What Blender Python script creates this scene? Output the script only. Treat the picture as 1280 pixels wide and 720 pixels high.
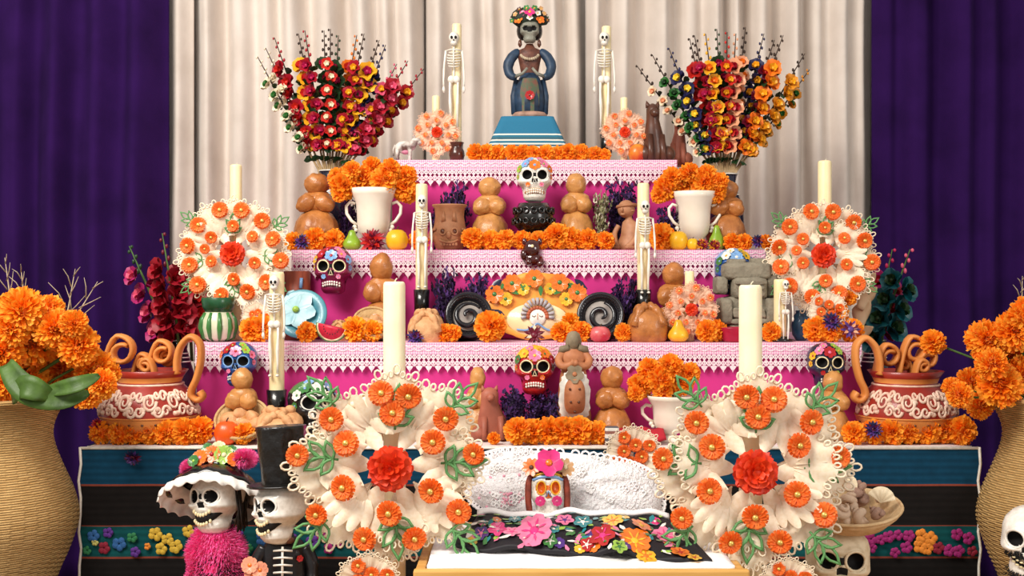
import bpy, math, random
from mathutils import Matrix, Vector, Euler, noise

# ------------------------------------------------------------------ camera, light, exposure
scene = bpy.context.scene
for o in list(bpy.data.objects):
    bpy.data.objects.remove(o)
COL = scene.collection
CAM_Y, CAM_Z, FPX = -3.5, 1.21, 1500.0
cam_d = bpy.data.cameras.new('camera')
cam_d.sensor_width = 36.0
cam_d.lens = 36.0 * FPX / 1280.0
cam_d.clip_end = 60
cam = bpy.data.objects.new('camera', cam_d)
cam.location = (0, CAM_Y, CAM_Z)
cam.rotation_euler = (math.pi / 2, 0, 0)
COL.objects.link(cam)
scene.camera = cam

world = bpy.data.worlds.new('world')
scene.world = world
world.use_nodes = True
bg = world.node_tree.nodes['Background']
bg.inputs['Color'].default_value = (1.0, 0.95, 0.9, 1)
bg.inputs['Strength'].default_value = 0.45

def area(name, loc, target, sx, sy, power, col):
    l = bpy.data.lights.new(name, 'AREA')
    l.shape = 'RECTANGLE'; l.size = sx; l.size_y = sy
    l.energy = power; l.color = col
    o = bpy.data.objects.new(name, l)
    o.location = loc
    d = Vector(target) - Vector(loc)
    o.rotation_euler = d.to_track_quat('-Z', 'Y').to_euler()
    COL.objects.link(o)
    return o
area('overhead_area_light', (-1.9, -2.3, 3.7), (0.0, 0.5, 0.95), 2.2, 1.4, 190, (1.0, 0.95, 0.88))  # unseen overhead area light, set left so the curtain folds gain contrast
area('right_area_light', (3.6, -4.2, 2.4), (0.1, 0.2, 1.1), 1.6, 1.8, 70, (1.0, 0.96, 0.92))  # unseen area lamp behind the camera, aimed from the right

scene.view_settings.view_transform = 'Standard'
scene.view_settings.look = 'None'
scene.view_settings.gamma = 1.0
scene.view_settings.use_curve_mapping = False
scene.view_settings.exposure = 0.22

# ------------------------------------------------------------------ kit
RND = random.Random(11)
PI = math.pi
def S(Y): return FPX / (Y - CAM_Y)
def X(px, Y): return (px - 640.0) / S(Y)
def Z(py, Y): return CAM_Z + (360.0 - py) / S(Y)
def lin(h):
    h = h.lstrip('#')
    c = [int(h[i:i + 2], 16) / 255.0 for i in (0, 2, 4)]
    return tuple(((x / 12.92) if x <= 0.04045 else ((x + 0.055) / 1.055) ** 2.4) for x in c) + (1.0,)
def lerp(a, b, t): return a + (b - a) * t
def sm(a, b, x):
    t = max(0.0, min(1.0, (x - a) / (b - a))); return t * t * (3 - 2 * t)
def interp(tab, x):
    if x <= tab[0][0]: return tab[0][1]
    for (a, va), (b, vb) in zip(tab, tab[1:]):
        if x <= b: return lerp(va, vb, (x - a) / (b - a))
    return tab[-1][1]
def smooth(pts, k=5, closed=False):
    P = [Vector(p) for p in pts]; n = len(P); out = []
    for i in range(n if closed else n - 1):
        a, b, c, d = (P[i - 1] if closed or i else P[0]), P[i], P[(i + 1) % n], P[(i + 2) % n] if closed or i + 2 < n else P[-1]
        for q in range(k):
            t = q / k
            out.append(.5 * (2 * b + (c - a) * t + (2 * a - 5 * b + 4 * c - d) * t * t + (3 * b - a - 3 * c + d) * t ** 3))
    if not closed: out.append(P[-1])
    return out
def T(x, y, z): return Matrix.Translation((x, y, z))
def RX(a): return Matrix.Rotation(a, 4, 'X')
def RY(a): return Matrix.Rotation(a, 4, 'Y')
def RZ(a): return Matrix.Rotation(a, 4, 'Z')
def SC(x, y=None, z=None):
    return Matrix.Diagonal((x, x if y is None else y, x if z is None else z, 1))

MATS = {}
def mat(name, col, rough=0.55, col2=None, scale=14.0, amt=0.5, bump=0.0, bscale=60.0, spec=0.4,
        sss=0.0, metal=0.0, coat=0.0, sheen=0.0, trans=0.0, detail=4.0, stretch=None):
    """procedural principled material: noise between two tints, noise bump"""
    if name in MATS: return MATS[name]
    m = bpy.data.materials.new(name); m.use_nodes = True
    nt = m.node_tree; N = nt.nodes; L = nt.links
    b = N['Principled BSDF']
    tc = N.new('ShaderNodeTexCoord')
    src = tc.outputs['Object']
    if stretch:
        mp = N.new('ShaderNodeMapping'); mp.inputs['Scale'].default_value = stretch
        L.new(src, mp.inputs['Vector']); src = mp.outputs['Vector']
    nz = N.new('ShaderNodeTexNoise'); nz.inputs['Scale'].default_value = scale; nz.inputs['Detail'].default_value = detail
    L.new(src, nz.inputs['Vector'])
    rp = N.new('ShaderNodeValToRGB')
    c1 = lin(col)
    if col2: c2 = lin(col2)
    else: c2 = tuple(c * 0.72 for c in c1[:3]) + (1.0,)
    rp.color_ramp.elements[0].color = c2; rp.color_ramp.elements[0].position = 0.5 - 0.3 * amt - 0.05
    rp.color_ramp.elements[1].color = c1; rp.color_ramp.elements[1].position = 0.5 + 0.15 * amt
    L.new(nz.outputs['Fac'], rp.inputs['Fac'])
    L.new(rp.outputs['Color'], b.inputs['Base Color'])
    b.inputs['Roughness'].default_value = rough
    b.inputs['Specular IOR Level'].default_value = spec
    b.inputs['Metallic'].default_value = metal
    b.inputs['Coat Weight'].default_value = coat
    b.inputs['Sheen Weight'].default_value = sheen
    if sss:
        b.inputs['Subsurface Weight'].default_value = sss
        b.inputs['Subsurface Scale'].default_value = 0.02
        b.inputs['Subsurface Radius'].default_value = (1.0, 0.6, 0.35)
    if bump:
        n2 = N.new('ShaderNodeTexNoise'); n2.inputs['Scale'].default_value = bscale; n2.inputs['Detail'].default_value = 5
        L.new(src, n2.inputs['Vector'])
        bp = N.new('ShaderNodeBump'); bp.inputs['Strength'].default_value = bump; bp.inputs['Distance'].default_value = 0.01
        L.new(n2.outputs['Fac'], bp.inputs['Height']); L.new(bp.outputs['Normal'], b.inputs['Normal'])
    if trans:
        t = N.new('ShaderNodeBsdfTranslucent'); L.new(rp.outputs['Color'], t.inputs['Color'])
        mx = N.new('ShaderNodeMixShader'); mx.inputs['Fac'].default_value = trans
        L.new(b.outputs['BSDF'], mx.inputs[1]); L.new(t.outputs['BSDF'], mx.inputs[2])
        L.new(mx.outputs['Shader'], N['Material Output'].inputs['Surface'])
    MATS[name] = m
    return m

class MB:
    """collects geometry for one mesh object"""
    def __init__(s): s.v = []; s.f = []; s.mi = []; s.cur = 0; s.M = None
    def add(s, vs, fs, M=None):
        o = len(s.v)
        if M is not None and s.M is not None: M = s.M @ M
        elif M is None: M = s.M
        if M is not None: vs = [tuple(M @ Vector(p)) for p in vs]
        s.v.extend(vs)
        for f in fs:
            s.f.append(tuple(i + o for i in f)); s.mi.append(s.cur)
        return s
    def rings(s, rings, cap0=True, cap1=True, closed=True, M=None):
        n = len(rings[0]); vs = [p for r in rings for p in r]; fs = []
        for i in range(len(rings) - 1):
            for j in range(n if closed else n - 1):
                k = (j + 1) % n
                fs.append((i * n + j, i * n + k, (i + 1) * n + k, (i + 1) * n + j))
        if closed and cap0: fs.append(tuple(range(n - 1, -1, -1)))
        if closed and cap1: fs.append(tuple((len(rings) - 1) * n + j for j in range(n)))
        return s.add(vs, fs, M)
    def lathe(s, prof, n=28, M=None, fn=None, cap0=True, cap1=True):
        rs = []
        for (r, z) in prof:
            ring = []
            for j in range(n):
                a = 2 * PI * j / n
                rr = r if fn is None else fn(r, z, a)
                ring.append((rr * math.cos(a), rr * math.sin(a), z))
            rs.append(ring)
        return s.rings(rs, cap0, cap1, True, M)
    def ell(s, c, r, n=16, m=10, M=None, fn=None):
        if not hasattr(r, '__len__'): r = (r, r, r)
        rs = []
        for i in range(m + 1):
            t = PI * (i + (0.02 if i == 0 else (-0.02 if i == m else 0))) / m
            ring = []
            for j in range(n):
                a = 2 * PI * j / n
                d = Vector((math.sin(t) * math.cos(a), math.sin(t) * math.sin(a), -math.cos(t)))
                k = 1.0 if fn is None else fn(d)
                ring.append((c[0] + r[0] * d.x * k, c[1] + r[1] * d.y * k, c[2] + r[2] * d.z * k))
            rs.append(ring)
        return s.rings(rs, True, True, True, M)
    def tube(s, pts, r, n=6, flat=1.0, closed=False, M=None, up=None):
        P = [Vector(p) for p in pts]; k = len(P); rs = []
        rad = r if hasattr(r, '__len__') else [r] * k
        prev = None
        for i in range(k):
            if closed: t = P[(i + 1) % k] - P[i - 1]
            else: t = P[min(i + 1, k - 1)] - P[max(i - 1, 0)]
            if t.length < 1e-9: t = Vector((0, 0, 1))
            t.normalize()
            if up is not None: a = Vector(up)
            elif prev is None: a = Vector((0, 1, 0)) if abs(t.y) < 0.9 else Vector((1, 0, 0))
            else: a = prev
            b = (a - t * a.dot(t))
            if b.length < 1e-6: b = t.orthogonal()
            b.normalize(); prev = b
            c = t.cross(b)
            rs.append([tuple(P[i] + b * (math.cos(2 * PI * j / n) * rad[i] * flat) + c * (math.sin(2 * PI * j / n) * rad[i])) for j in range(n)])
        if closed: rs.append(rs[0])
        return s.rings(rs, not closed, not closed, True, M)
    def box(s, c, d, M=None):
        x, y, z = c; a, b, e = d[0] / 2, d[1] / 2, d[2] / 2
        vs = [(x + i * a, y + j * b, z + k * e) for i in (-1, 1) for j in (-1, 1) for k in (-1, 1)]
        fs = [(0, 1, 3, 2), (4, 6, 7, 5), (0, 4, 5, 1), (2, 3, 7, 6), (0, 2, 6, 4), (1, 5, 7, 3)]
        return s.add(vs, fs, M)
    def plate(s, outline, t=0.002, M=None):
        """closed 2D outline in XZ, given thickness along Y"""
        n = len(outline)
        vs = [(x, -t / 2, z) for x, z in outline] + [(x, t / 2, z) for x, z in outline]
        fs = [tuple(range(n)), tuple(range(2 * n - 1, n - 1, -1))]
        for i in range(n):
            j = (i + 1) % n; fs.append((i, i + n, j + n, j))
        return s.add(vs, fs, M)
    def grid(s, fn, nu, nv, M=None):
        vs = [fn(i / nu, j / nv) for j in range(nv + 1) for i in range(nu + 1)]
        fs = [(j * (nu + 1) + i, j * (nu + 1) + i + 1, (j + 1) * (nu + 1) + i + 1, (j + 1) * (nu + 1) + i)
              for j in range(nv) for i in range(nu)]
        return s.add(vs, fs, M)
    def petal(s, L, W, M=None, nl=3, nw=2, cup=0.0, bend=0.0, ruff=0.0, tip=0.35, base=0.3, start=0.0, rnd=None):
        """petal growing along +Z, width X, curling to -Y"""
        rows = []
        y = z = 0.0; dl = L / nl
        z = start
        for i in range(nl + 1):
            t = i / nl
            w = W * (lerp(base, 1.0, sm(0, 0.6, t)) if t < 0.6 else lerp(1.0, tip, ((t - 0.6) / 0.4) ** 1.6))
            a = bend * t
            row = []
            for j in range(nw + 1):
                u = 2.0 * j / nw - 1
                jit = (rnd.uniform(-1, 1) * ruff * L * t) if (rnd and ruff) else 0.0
                row.append((u * w, y + cup * w * u * u + jit, z + (jit * 0.8 if i == nl else 0)))
            rows.append(row)
            y -= math.sin(a) * dl; z += math.cos(a) * dl
        return s.rings(rows, closed=False, M=M)
    def mesh(s, name, mats, smooth=True):
        me = bpy.data.meshes.new(name)
        me.from_pydata(s.v, [], s.f)
        for m in (mats if isinstance(mats, (list, tuple)) else [mats]): me.materials.append(m)
        if any(s.mi): me.polygons.foreach_set('material_index', s.mi)
        if smooth: me.polygons.foreach_set('use_smooth', [True] * len(me.polygons))
        me.update()
        return me
    def build(s, name, mats, parent=None, smooth=True, loc=None, rot=None):
        return link(name, s.mesh(name, mats, smooth), parent, loc, rot)
def link(name, me, parent=None, loc=None, rot=None, M=None):
    o = bpy.data.objects.new(name, me); COL.objects.link(o)
    if parent is not None: o.parent = parent
    if loc is not None: o.location = loc
    if rot is not None: o.rotation_euler = rot
    if M is not None: o.matrix_local = M
    return o
def tag(o, label=None, cat=None, group=None, kind=None):
    if label: o['label'] = label
    if cat: o['category'] = cat
    if group: o['group'] = group
    if kind: o['kind'] = kind
    return o
def thing(name, label, cat, loc=(0, 0, 0), rot=(0, 0, 0), group=None, scale=1.0):
    o = bpy.data.objects.new(name, None); COL.objects.link(o)
    o.empty_display_size = 0.05
    o.location = loc; o.rotation_euler = rot
    o.scale = (scale,) * 3 if not hasattr(scale, '__len__') else scale
    return tag(o, label, cat, group)
def kids(o): return [c for c in bpy.data.objects if c.parent == o]
def dup(o, parent=None, loc=None, rot=None, scale=None, label=None, group=None):
    c = o.copy(); COL.objects.link(c)
    if parent is not None: c.parent = parent
    if loc is not None: c.location = loc
    if rot is not None: c.rotation_euler = rot
    if scale is not None: c.scale = (scale,) * 3 if not hasattr(scale, '__len__') else scale
    if label: c['label'] = label
    if group: c['group'] = group
    for k in kids(o): dup(k, c)
    return c
def bevel(o, w=0.004, seg=2):
    m = o.modifiers.new('bevel', 'BEVEL'); m.width = w; m.segments = seg; return o

# ------------------------------------------------------------------ setting
m_floor = mat('floor_tile', '#8a7f74', 0.5, '#776c62', 6, bump=0.05)
m_wall = mat('wall_plaster', '#cfc6bb', 0.9, '#c2b8ac', 5, bump=0.1)
o = MB().box((0, -1.0, -0.05), (9, 8, 0.1)).build('floor', m_floor, smooth=False); tag(o, kind='structure')
o = MB().box((0, 1.85, 1.6), (9, 0.1, 3.2)).build('wall_back', m_wall, smooth=False); tag(o, kind='structure')

m_white_cur = mat('white_curtain_cloth', '#d9cdc2', 0.9, '#cdc0b4', 7, 0.6, bump=0.12, bscale=35, sheen=0.2)
m_purp_cur = mat('purple_curtain_cloth', '#2c1049', 0.95, '#220b3a', 5, 0.6, bump=0.10, bscale=160, spec=0.1)

def curtain(name, px0, px1, Y, folds, amp, mater, label, ztop=3.0, edge=0.02, seed=1):
    """hanging cloth; folds = list of (px, depth, width) ridges towards the room"""
    x0, x1 = X(px0, Y), X(px1, Y)
    rn = random.Random(seed)
    n = int(abs(px1 - px0) / 2.2) + 4
    fl = [(X(p, Y), d, w / S(Y)) for p, d, w in folds]
    ph = [rn.uniform(0, 6.28) for _ in range(6)]
    def prof(x, z):
        sway = 0.006 * math.sin(z * 2.1 + ph[0]) + 0.004 * math.sin(z * 5 + x * 3 + ph[1])
        d = 0.0
        for fx, fd, fw in fl:
            t = (x + sway - fx) / fw
            if abs(t) < 1.6:
                d += 2.3 * fd * math.exp(-(abs(t) ** 2.4) * 1.5) * (1 + .25 * t)
        d += 0.006 * math.sin(x * 41 + ph[2] + 0.4 * math.sin(z * 1.7)) + 0.004 * math.sin(x * 83 + ph[3])
        return d * amp * lerp(0.8, 1.15, 0.5 + 0.5 * math.sin(z * 1.3 + ph[4]))
    mb = MB()
    mb.grid(lambda u, v: (lerp(x0, x1, u), Y - prof(lerp(x0, x1, u), lerp(0.01, ztop, v)), lerp(0.01, ztop, v)), n, 26)
    o = mb.build(name, mater)
    sd = o.modifiers.new('thick', 'SOLIDIFY'); sd.thickness = 0.003
    top = MB()
    hem = [(lerp(x0, x1, i / 20), Y - prof(lerp(x0, x1, i / 20), ztop) - 0.004, ztop + 0.01) for i in range(21)]
    return tag(o, label, 'curtain')
W1 = [(222, .025, 12), (263, .05, 14), (302, .045, 18), (335, .04, 16), (368, .05, 17), (405, .04, 16), (420, .03, 10), (455, .05, 17), (484, .045, 11), (512, .05, 15)]
W2 = [(546, .05, 16), (584, .045, 18), (612, .035, 10), (650, .045, 19), (690, .06, 13), (716, .04, 13)]
W3 = [(742, .05, 12), (775, .05, 16), (822, .055, 18), (860, .04, 16), (888, .05, 14), (915, .045, 10), (948, .045, 15), (985, .055, 14), (1015, .04, 15), (1045, .05, 15), (1070, .03, 12)]
curtain('white_curtain', 207, 243, 1.50, W1[:1], 1.0, m_white_cur, 'narrow off-white curtain strip behind the plum pink gladiolus, beside a purple drape', seed=2)
curtain('white_curtain', 244, 531, 1.56, W1[1:], 1.0, m_white_cur, 'pleated off-white curtain hanging behind the bouquet with cream and crimson tulips', seed=3)
curtain('white_curtain', 533, 732, 1.58, W2, 1.0, m_white_cur, 'pleated off-white curtain hanging behind the flower-crowned figurine', seed=4)
curtain('white_curtain', 731, 1088, 1.52, W3, 1.0, m_white_cur, 'pleated off-white curtain hanging behind the bouquet with navy flowers', seed=5)
curtain('purple_curtain', -260, 212, 1.40, [(-220, .06, 30), (-150, .05, 30), (-80, .06, 34), (-20, .05, 30), (30, .05, 26), (80, .06, 24), (130, .05, 26), (178, .05, 22)], 1.0, m_purp_cur,
        'plain purple drape hanging behind the marigold vase with the green ribbon leaf', seed=6)
curtain('purple_curtain', 1088, 1560, 1.40, [(1104, .02, 16), (1140, .04, 24), (1190, .06, 22), (1225, .05, 20), (1270, .05, 24), (1330, .05, 30), (1400, .06, 30), (1470, .05, 30), (1530, .06, 28)], 1.0, m_purp_cur,
        'plain purple drape hanging behind the teal gladiolus and its basket vase', seed=7)

# ------------------------------------------------------------------ table and steps
TZ, T1, T2, T3 = Z(558, 0.0), Z(428, 0.25), Z(312, 0.5), Z(200, 0.75)
Y0, Y1, Y2, Y3, YB = 0.0, 0.25, 0.5, 0.75, 1.18
TX = (X(105, 0), X(1219, 0)); X1 = (X(246, Y1), X(1075, Y1)); X2 = (X(366, Y2), X(955, Y2)); X3 = (X(490, Y3), X(845, Y3))
m_wood = mat('pine_wood', '#c08a4e', 0.55, '#a06c36', 5, 0.8, bump=0.08, bscale=40, stretch=(1, 8, 8))
tb = thing('long_table', 'long wooden table hidden under the dark striped cloth', 'table', (0, 0, 0))
bevel(MB().box(((TX[0] + TX[1]) / 2, (0.02 + YB) / 2, TZ - 0.03), (TX[1] - TX[0] - 0.04, YB - 0.04, 0.04)).build('tabletop', m_wood, tb, False))
for lx in (TX[0] + 0.08, TX[1] - 0.08):
    for ly in (0.1, YB - 0.08):
        MB().box((lx, ly, (TZ - 0.05) / 2), (0.06, 0.06, TZ - 0.05)).build('leg', m_wood, tb, False)

# striped woven cloth
def cloth_mat():
    m = bpy.data.materials.new('striped_serape'); m.use_nodes = True
    nt = m.node_tree; N = nt.nodes; L = nt.links; b = N['Principled BSDF']
    tc = N.new('ShaderNodeTexCoord'); sp = N.new('ShaderNodeSeparateXYZ'); L.new(tc.outputs['Object'], sp.inputs[0])
    rp = N.new('ShaderNodeValToRGB'); cr = rp.color_ramp; cr.interpolation = 'CONSTANT'
    z = lambda py: Z(py, 0) / TZ
    teal, blk, band, red = lin('#0b3850'), lin('#171413'), lin('#0e4a4c'), lin('#7a3a2c')
    stops = [(0.0, blk), (z(697.5), red), (z(695.5), band), (z(658), red), (z(656), blk), (z(607), red), (z(605), teal)]
    cr.elements[0].position = 0; cr.elements[0].color = blk
    cr.elements[1].position = stops[1][0]; cr.elements[1].color = stops[1][1]
    for p, c in stops[2:]:
        e = cr.elements.new(p); e.color = c
    dv = N.new('ShaderNodeMath'); dv.operation = 'DIVIDE'; dv.inputs[1].default_value = TZ
    L.new(sp.outputs['Z'], dv.inputs[0]); L.new(dv.outputs[0], rp.inputs['Fac'])
    wv = N.new('ShaderNodeTexWave'); wv.bands_direction = 'Z'; wv.inputs['Scale'].default_value = 16; wv.inputs['Distortion'].default_value = 0.4
    L.new(tc.outputs['Object'], wv.inputs['Vector'])
    mr = N.new('ShaderNodeMapRange'); mr.inputs['To Min'].default_value = 0.9; mr.inputs['To Max'].default_value = 1.2
    L.new(wv.outputs['Fac'], mr.inputs['Value'])
    nz = N.new('ShaderNodeTexNoise'); nz.inputs['Scale'].default_value = 40; L.new(tc.outputs['Object'], nz.inputs['Vector'])
    mm = N.new('ShaderNodeMath'); mm.operation = 'MULTIPLY'; L.new(mr.outputs[0], mm.inputs[0]); 
    m3 = N.new('ShaderNodeMapRange'); m3.inputs['To Min'].default_value = 0.7; m3.inputs['To Max'].default_value = 1.3; L.new(nz.outputs['Fac'], m3.inputs['Value'])
    L.new(m3.outputs[0], mm.inputs[1])
    mx = N.new('ShaderNodeVectorMath'); mx.operation = 'SCALE'; L.new(rp.outputs['Color'], mx.inputs[0]); L.new(mm.outputs[0], mx.inputs['Scale'])
    L.new(mx.outputs[0], b.inputs['Base Color']); b.inputs['Roughness'].default_value = 0.9; b.inputs['Specular IOR Level'].default_value = 0.15
    bp = N.new('ShaderNodeBump'); bp.inputs['Strength'].default_value = 0.12; bp.inputs['Distance'].default_value = 0.003
    L.new(wv.outputs['Fac'], bp.inputs['Height']); L.new(bp.outputs['Normal'], b.inputs['Normal'])
    return m
m_cloth = cloth_mat()
m_piping = mat('white_piping', '#e9e2d6', 0.8, '#d5cbbb', 60)
tc = thing('striped_tablecloth', 'black and teal striped cloth with an embroidered flower band over the long table', 'tablecloth')
mb = MB()
cx0, cx1 = TX[0] - 0.006, TX[1] + 0.006
zlo = 0.06
def cfront(u, v):
    x = lerp(cx0, cx1, u); z = lerp(zlo, TZ - 0.004, v)
    return (x, -0.012 - 0.006 * (1 - v) * math.sin(x * 9) - 0.002 * math.sin(x * 27 + z * 3), z)
mb.grid(cfront, 90, 14)
for xs, sg in ((cx0, -1), (cx1, 1)):
    mb.grid(lambda u, v: (xs + sg * 0.004 * math.sin(u * 14) * (1 - v), lerp(-0.012, YB, u), lerp(zlo, TZ - 0.004, v)), 20, 6)
mb.grid(lambda u, v: (lerp(cx0, cx1, u), lerp(-0.012, YB, v), TZ - 0.004), 6, 4)
mb.build('cloth', m_cloth, tc)
MB().tube([(cx0, -0.014, TZ - 0.003), (cx1, -0.014, TZ - 0.003)], 0.0045, 6).build('top_piping', m_piping, tc)
for xs in (cx0, cx1):
    MB().tube([(xs + 0.004 * math.sin(t * 2.3), -0.016, lerp(TZ, zlo, t / 14)) for t in range(15)], 0.004, 6).build('edge_piping', m_piping, tc)
m_runner = mat('white_runner_cloth', '#e8dcd6', 0.9, '#dcc9c6', 30)
rw = thing('white_runner', 'plain white cloth laid flat over the table top under the marigolds', 'cloth')
MB().grid(lambda u, v: (lerp(TX[0] + .01, TX[1] - .01, u), lerp(0.0, YB - .02, v), TZ - 0.001 + .0006 * math.sin(u * 60)), 60, 6).build('runner', m_runner, rw)
MB().tube([(lerp(TX[0] + .01, TX[1] - .01, k / 30), 0.0, TZ) for k in range(31)], .0018, 5).build('hem', m_runner, rw)
# embroidered flowers on the band
EMB = {k: mat('thread_' + k, c, 0.7, None, 120, bump=0.3, bscale=300) for k, c in
       dict(yellow='#d9b23a', orange='#e88a2a', magenta='#a01f6e', crimson='#8a1730', blue='#2a5f9a', green='#2b7a4a', purple='#5a2a86', pale='#c9c06a').items()}
def emb_flower(px, py, r, col, n=5, solid=False):
    x, z = X(px, 0), Z(py, 0); rr = r / S(0)
    mb = MB()
    for k in range(n):
        a = 2 * PI * k / n + RND.uniform(-.3, .3)
        c = (x + math.cos(a) * rr * 0.62, -0.0215, z + math.sin(a) * rr * 0.62)
        mb.ell(c, (rr * 0.56, 0.003, rr * 0.56), 10, 4)
    mb.build('embroidered_flower', EMB[col], tc)
for px, py, r, c in [(120, 668, 7, 'blue'), (138, 664, 6, 'purple'), (133, 683, 7, 'crimson'), (112, 686, 5, 'green'), (152, 678, 8, 'blue'), (168, 670, 6, 'green'), (172, 688, 6, 'purple'), (122, 676, 4, 'pale'),
                     (197, 666, 8, 'yellow'), (204, 684, 7, 'yellow'), (212, 672, 7, 'yellow'), (222, 681, 8, 'yellow'), (238, 662, 7, 'yellow'), (187, 681, 4, 'orange'),
                     (330, 672, 8, 'blue'), (312, 684, 6, 'green'), (300, 666, 6, 'purple'), (345, 682, 7, 'blue'), (368, 672, 6, 'purple'), (392, 676, 8, 'purple'), (404, 668, 6, 'magenta'), (412, 684, 6, 'magenta'), (380, 688, 5, 'crimson'), (425, 676, 6, 'magenta'),
                     (1086, 672, 8, 'magenta'), (1098, 673, 6, 'magenta'), (1108, 669, 7, 'magenta'), (1120, 667, 6, 'magenta'), (1133, 668, 7, 'magenta'), (1130, 682, 7, 'magenta'), (1116, 689, 6, 'magenta'), (1087, 683, 6, 'magenta'),
                     (1149, 668, 8, 'orange'), (1160, 671, 8, 'orange'), (1147, 681, 8, 'orange'), (1156, 684, 7, 'orange'), (1170, 683, 7, 'crimson'), (1183, 686, 7, 'magenta'), (1195, 687, 7, 'magenta'), (1193, 666, 7, 'magenta'), (1207, 671, 7, 'magenta'), (1212, 687, 6, 'crimson')]:
    emb_flower(px, py, r, c)

# three pink steps with lace covers
m_pink = mat('magenta_cloth', '#d02c84', 0.75, '#bf2478', 4, 0.8, bump=0.05, bscale=20, sheen=0.15)
m_box = mat('step_board', '#9a7a58', 0.8)
def lace_net():
    m = bpy.data.materials.new('lace_net'); m.use_nodes = True
    nt = m.node_tree; N = nt.nodes; L = nt.links; b = N['Principled BSDF']
    tcn = N.new('ShaderNodeTexCoord')
    mp = N.new('ShaderNodeMapping'); mp.inputs['Rotation'].default_value = (0, PI / 4, 0); mp.inputs['Scale'].default_value = (190, 190, 190)
    L.new(tcn.outputs['Object'], mp.inputs['Vector'])
    ck = N.new('ShaderNodeTexChecker'); ck.inputs['Scale'].default_value = 1.0
    ck.inputs['Color1'].default_value = lin('#f3cfdd'); ck.inputs['Color2'].default_value = lin('#dd8fb6')
    L.new(mp.outputs['Vector'], ck.inputs['Vector'])
    L.new(ck.outputs['Color'], b.inputs['Base Color']); b.inputs['Roughness'].default_value = 0.9
    b.inputs['Specular IOR Level'].default_value = 0.1
    return m
m_net = lace_net()
m_lace = mat('lace_thread', '#f4dfe4', 0.85, '#e6c3d0', 90, spec=0.1)
def step(name, label, xr, yf, z0, z1, lace_h, per, seed):
    rn = random.Random(seed)
    st = thing(name, label, 'step', (0, 0, 0))
    x0, x1 = xr
    MB().box(((x0 + x1) / 2, (yf + 0.02 + YB) / 2, (z0 + z1 - 0.006) / 2), (x1 - x0 - 0.02, YB - yf - 0.02, z1 - z0 - 0.006)).build('box', m_box, st, False)
    mb = MB(); ph = [rn.uniform(0, 6.3) for _ in range(5)]
    def fr(u, v):
        x = lerp(x0, x1, u); z = lerp(z0 + 0.001, z1 - 0.003, v)
        k = (1 - v) ** 0.7
        d = 0.010 * math.sin(x * 8 + ph[0] + 1.2 * (1 - v)) + 0.007 * math.sin(x * 19 + ph[1] - 2 * v) + 0.004 * math.sin(x * 33 + z * 14 + ph[2])
        return (x, yf - 0.004 + 0.010 - abs(d) * k * 1.0, z)
    mb.grid(fr, 120, 14)
    for xs in (x0, x1):
        mb.grid(lambda u, v: (xs, lerp(yf + 0.005, YB, u), lerp(z0 + 0.001, z1 - 0.003, v)), 8, 4)
    mb.build('pink_cloth', m_pink, st)
    # lace: sheet over the top, net band down the front, zigzag ribbons and points
    yl = yf - 0.013
    mb = MB()
    mb.grid(lambda u, v: (lerp(x0 - .002, x1 + .002, u), lerp(yl, YB, v), z1 - 0.001), 8, 3)
    h1 = lace_h * 0.42
    mb.grid(lambda u, v: (lerp(x0 - .002, x1 + .002, u), yl, lerp(z1 - h1, z1 - 0.001, v)), 60, 2)
    mb.build('lace_net', m_net, st)
    n = max(1, round((x1 - x0) / per)); p = (x1 - x0) / n
    w = p * 0.115; t = 0.0016
    mb = MB()
    def ribbon(a, b, off=0.0):
        ax, az = a; bx, bz = b; dx, dz = bx - ax, bz - az; l = math.hypot(dx, dz)
        nx, nz = -dz / l * w / 2, dx / l * w / 2
        y = yl - off
        vs = [(ax + nx, y, az + nz), (bx + nx, y, bz + nz), (bx - nx, y, bz - nz), (ax - nx, y, az - nz),
              (ax + nx, y + t, az + nz), (bx + nx, y + t, bz + nz), (bx - nx, y + t, bz - nz), (ax - nx, y + t, az - nz)]
        mb.add(vs, [(0, 1, 2, 3), (7, 6, 5, 4), (0, 4, 5, 1), (2, 6, 7, 3)])
    H = lambda f: z1 - lace_h * f
    for i in range(n):
        a = x0 + i * p; b = a + p; c = a + p / 2
        ribbon((a, H(.10)), (c, H(.17)), .0016); ribbon((c, H(.17)), (b, H(.10)), .0016)
        ribbon((a, H(.22)), (c, H(.30)), .0016); ribbon((c, H(.30)), (b, H(.22)), .0016)
        ribbon((a, H(.58)), (c, H(.40)), .001); ribbon((c, H(.40)), (b, H(.58)), .001)
        ribbon((a, H(.40)), (c, H(.60)), .0004); ribbon((c, H(.60)), (b, H(.40)), .0004)
        ribbon((a, H(.60)), (c, H(.80)), .001); ribbon((c, H(.80)), (b, H(.60)), .001)
        ribbon((a, H(.82)), (c, H(.62)), .0004); ribbon((c, H(.62)), (b, H(.82)), .0004)
        ribbon((c, H(.42)), (c, H(.98)), .0008); ribbon((a, H(.42)), (a, H(.80)), .0008)
        # pointed scallop
        vs = [(a + p * .12, yl, H(.82)), (c, yl, H(.78)), (b - p * .12, yl, H(.82)), (b - p * .26, yl, H(.90)), (c + p * .07, yl, H(.97)), (c, yl, H(1.04)), (c - p * .07, yl, H(.97)), (a + p * .26, yl, H(.90))]
        mb.add(vs + [(x, y + t, z) for x, y, z in vs], [tuple(range(8)), tuple(range(15, 7, -1))])
        mb.ell((c, yl, H(.52)), (p * .13, .0012, p * .13), 6, 3)
        mb.ell((a, yl, H(.69)), (p * .15, .0012, p * .15), 6, 3)
    mb.build('lace_border', m_lace, st, smooth=False)
    return st
step('altar_step', 'wide lowest pink step with a white lace border standing on the table', X1, Y1, TZ, T1, 36 / S(Y1), 11.9 / S(Y1), 1)
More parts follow.
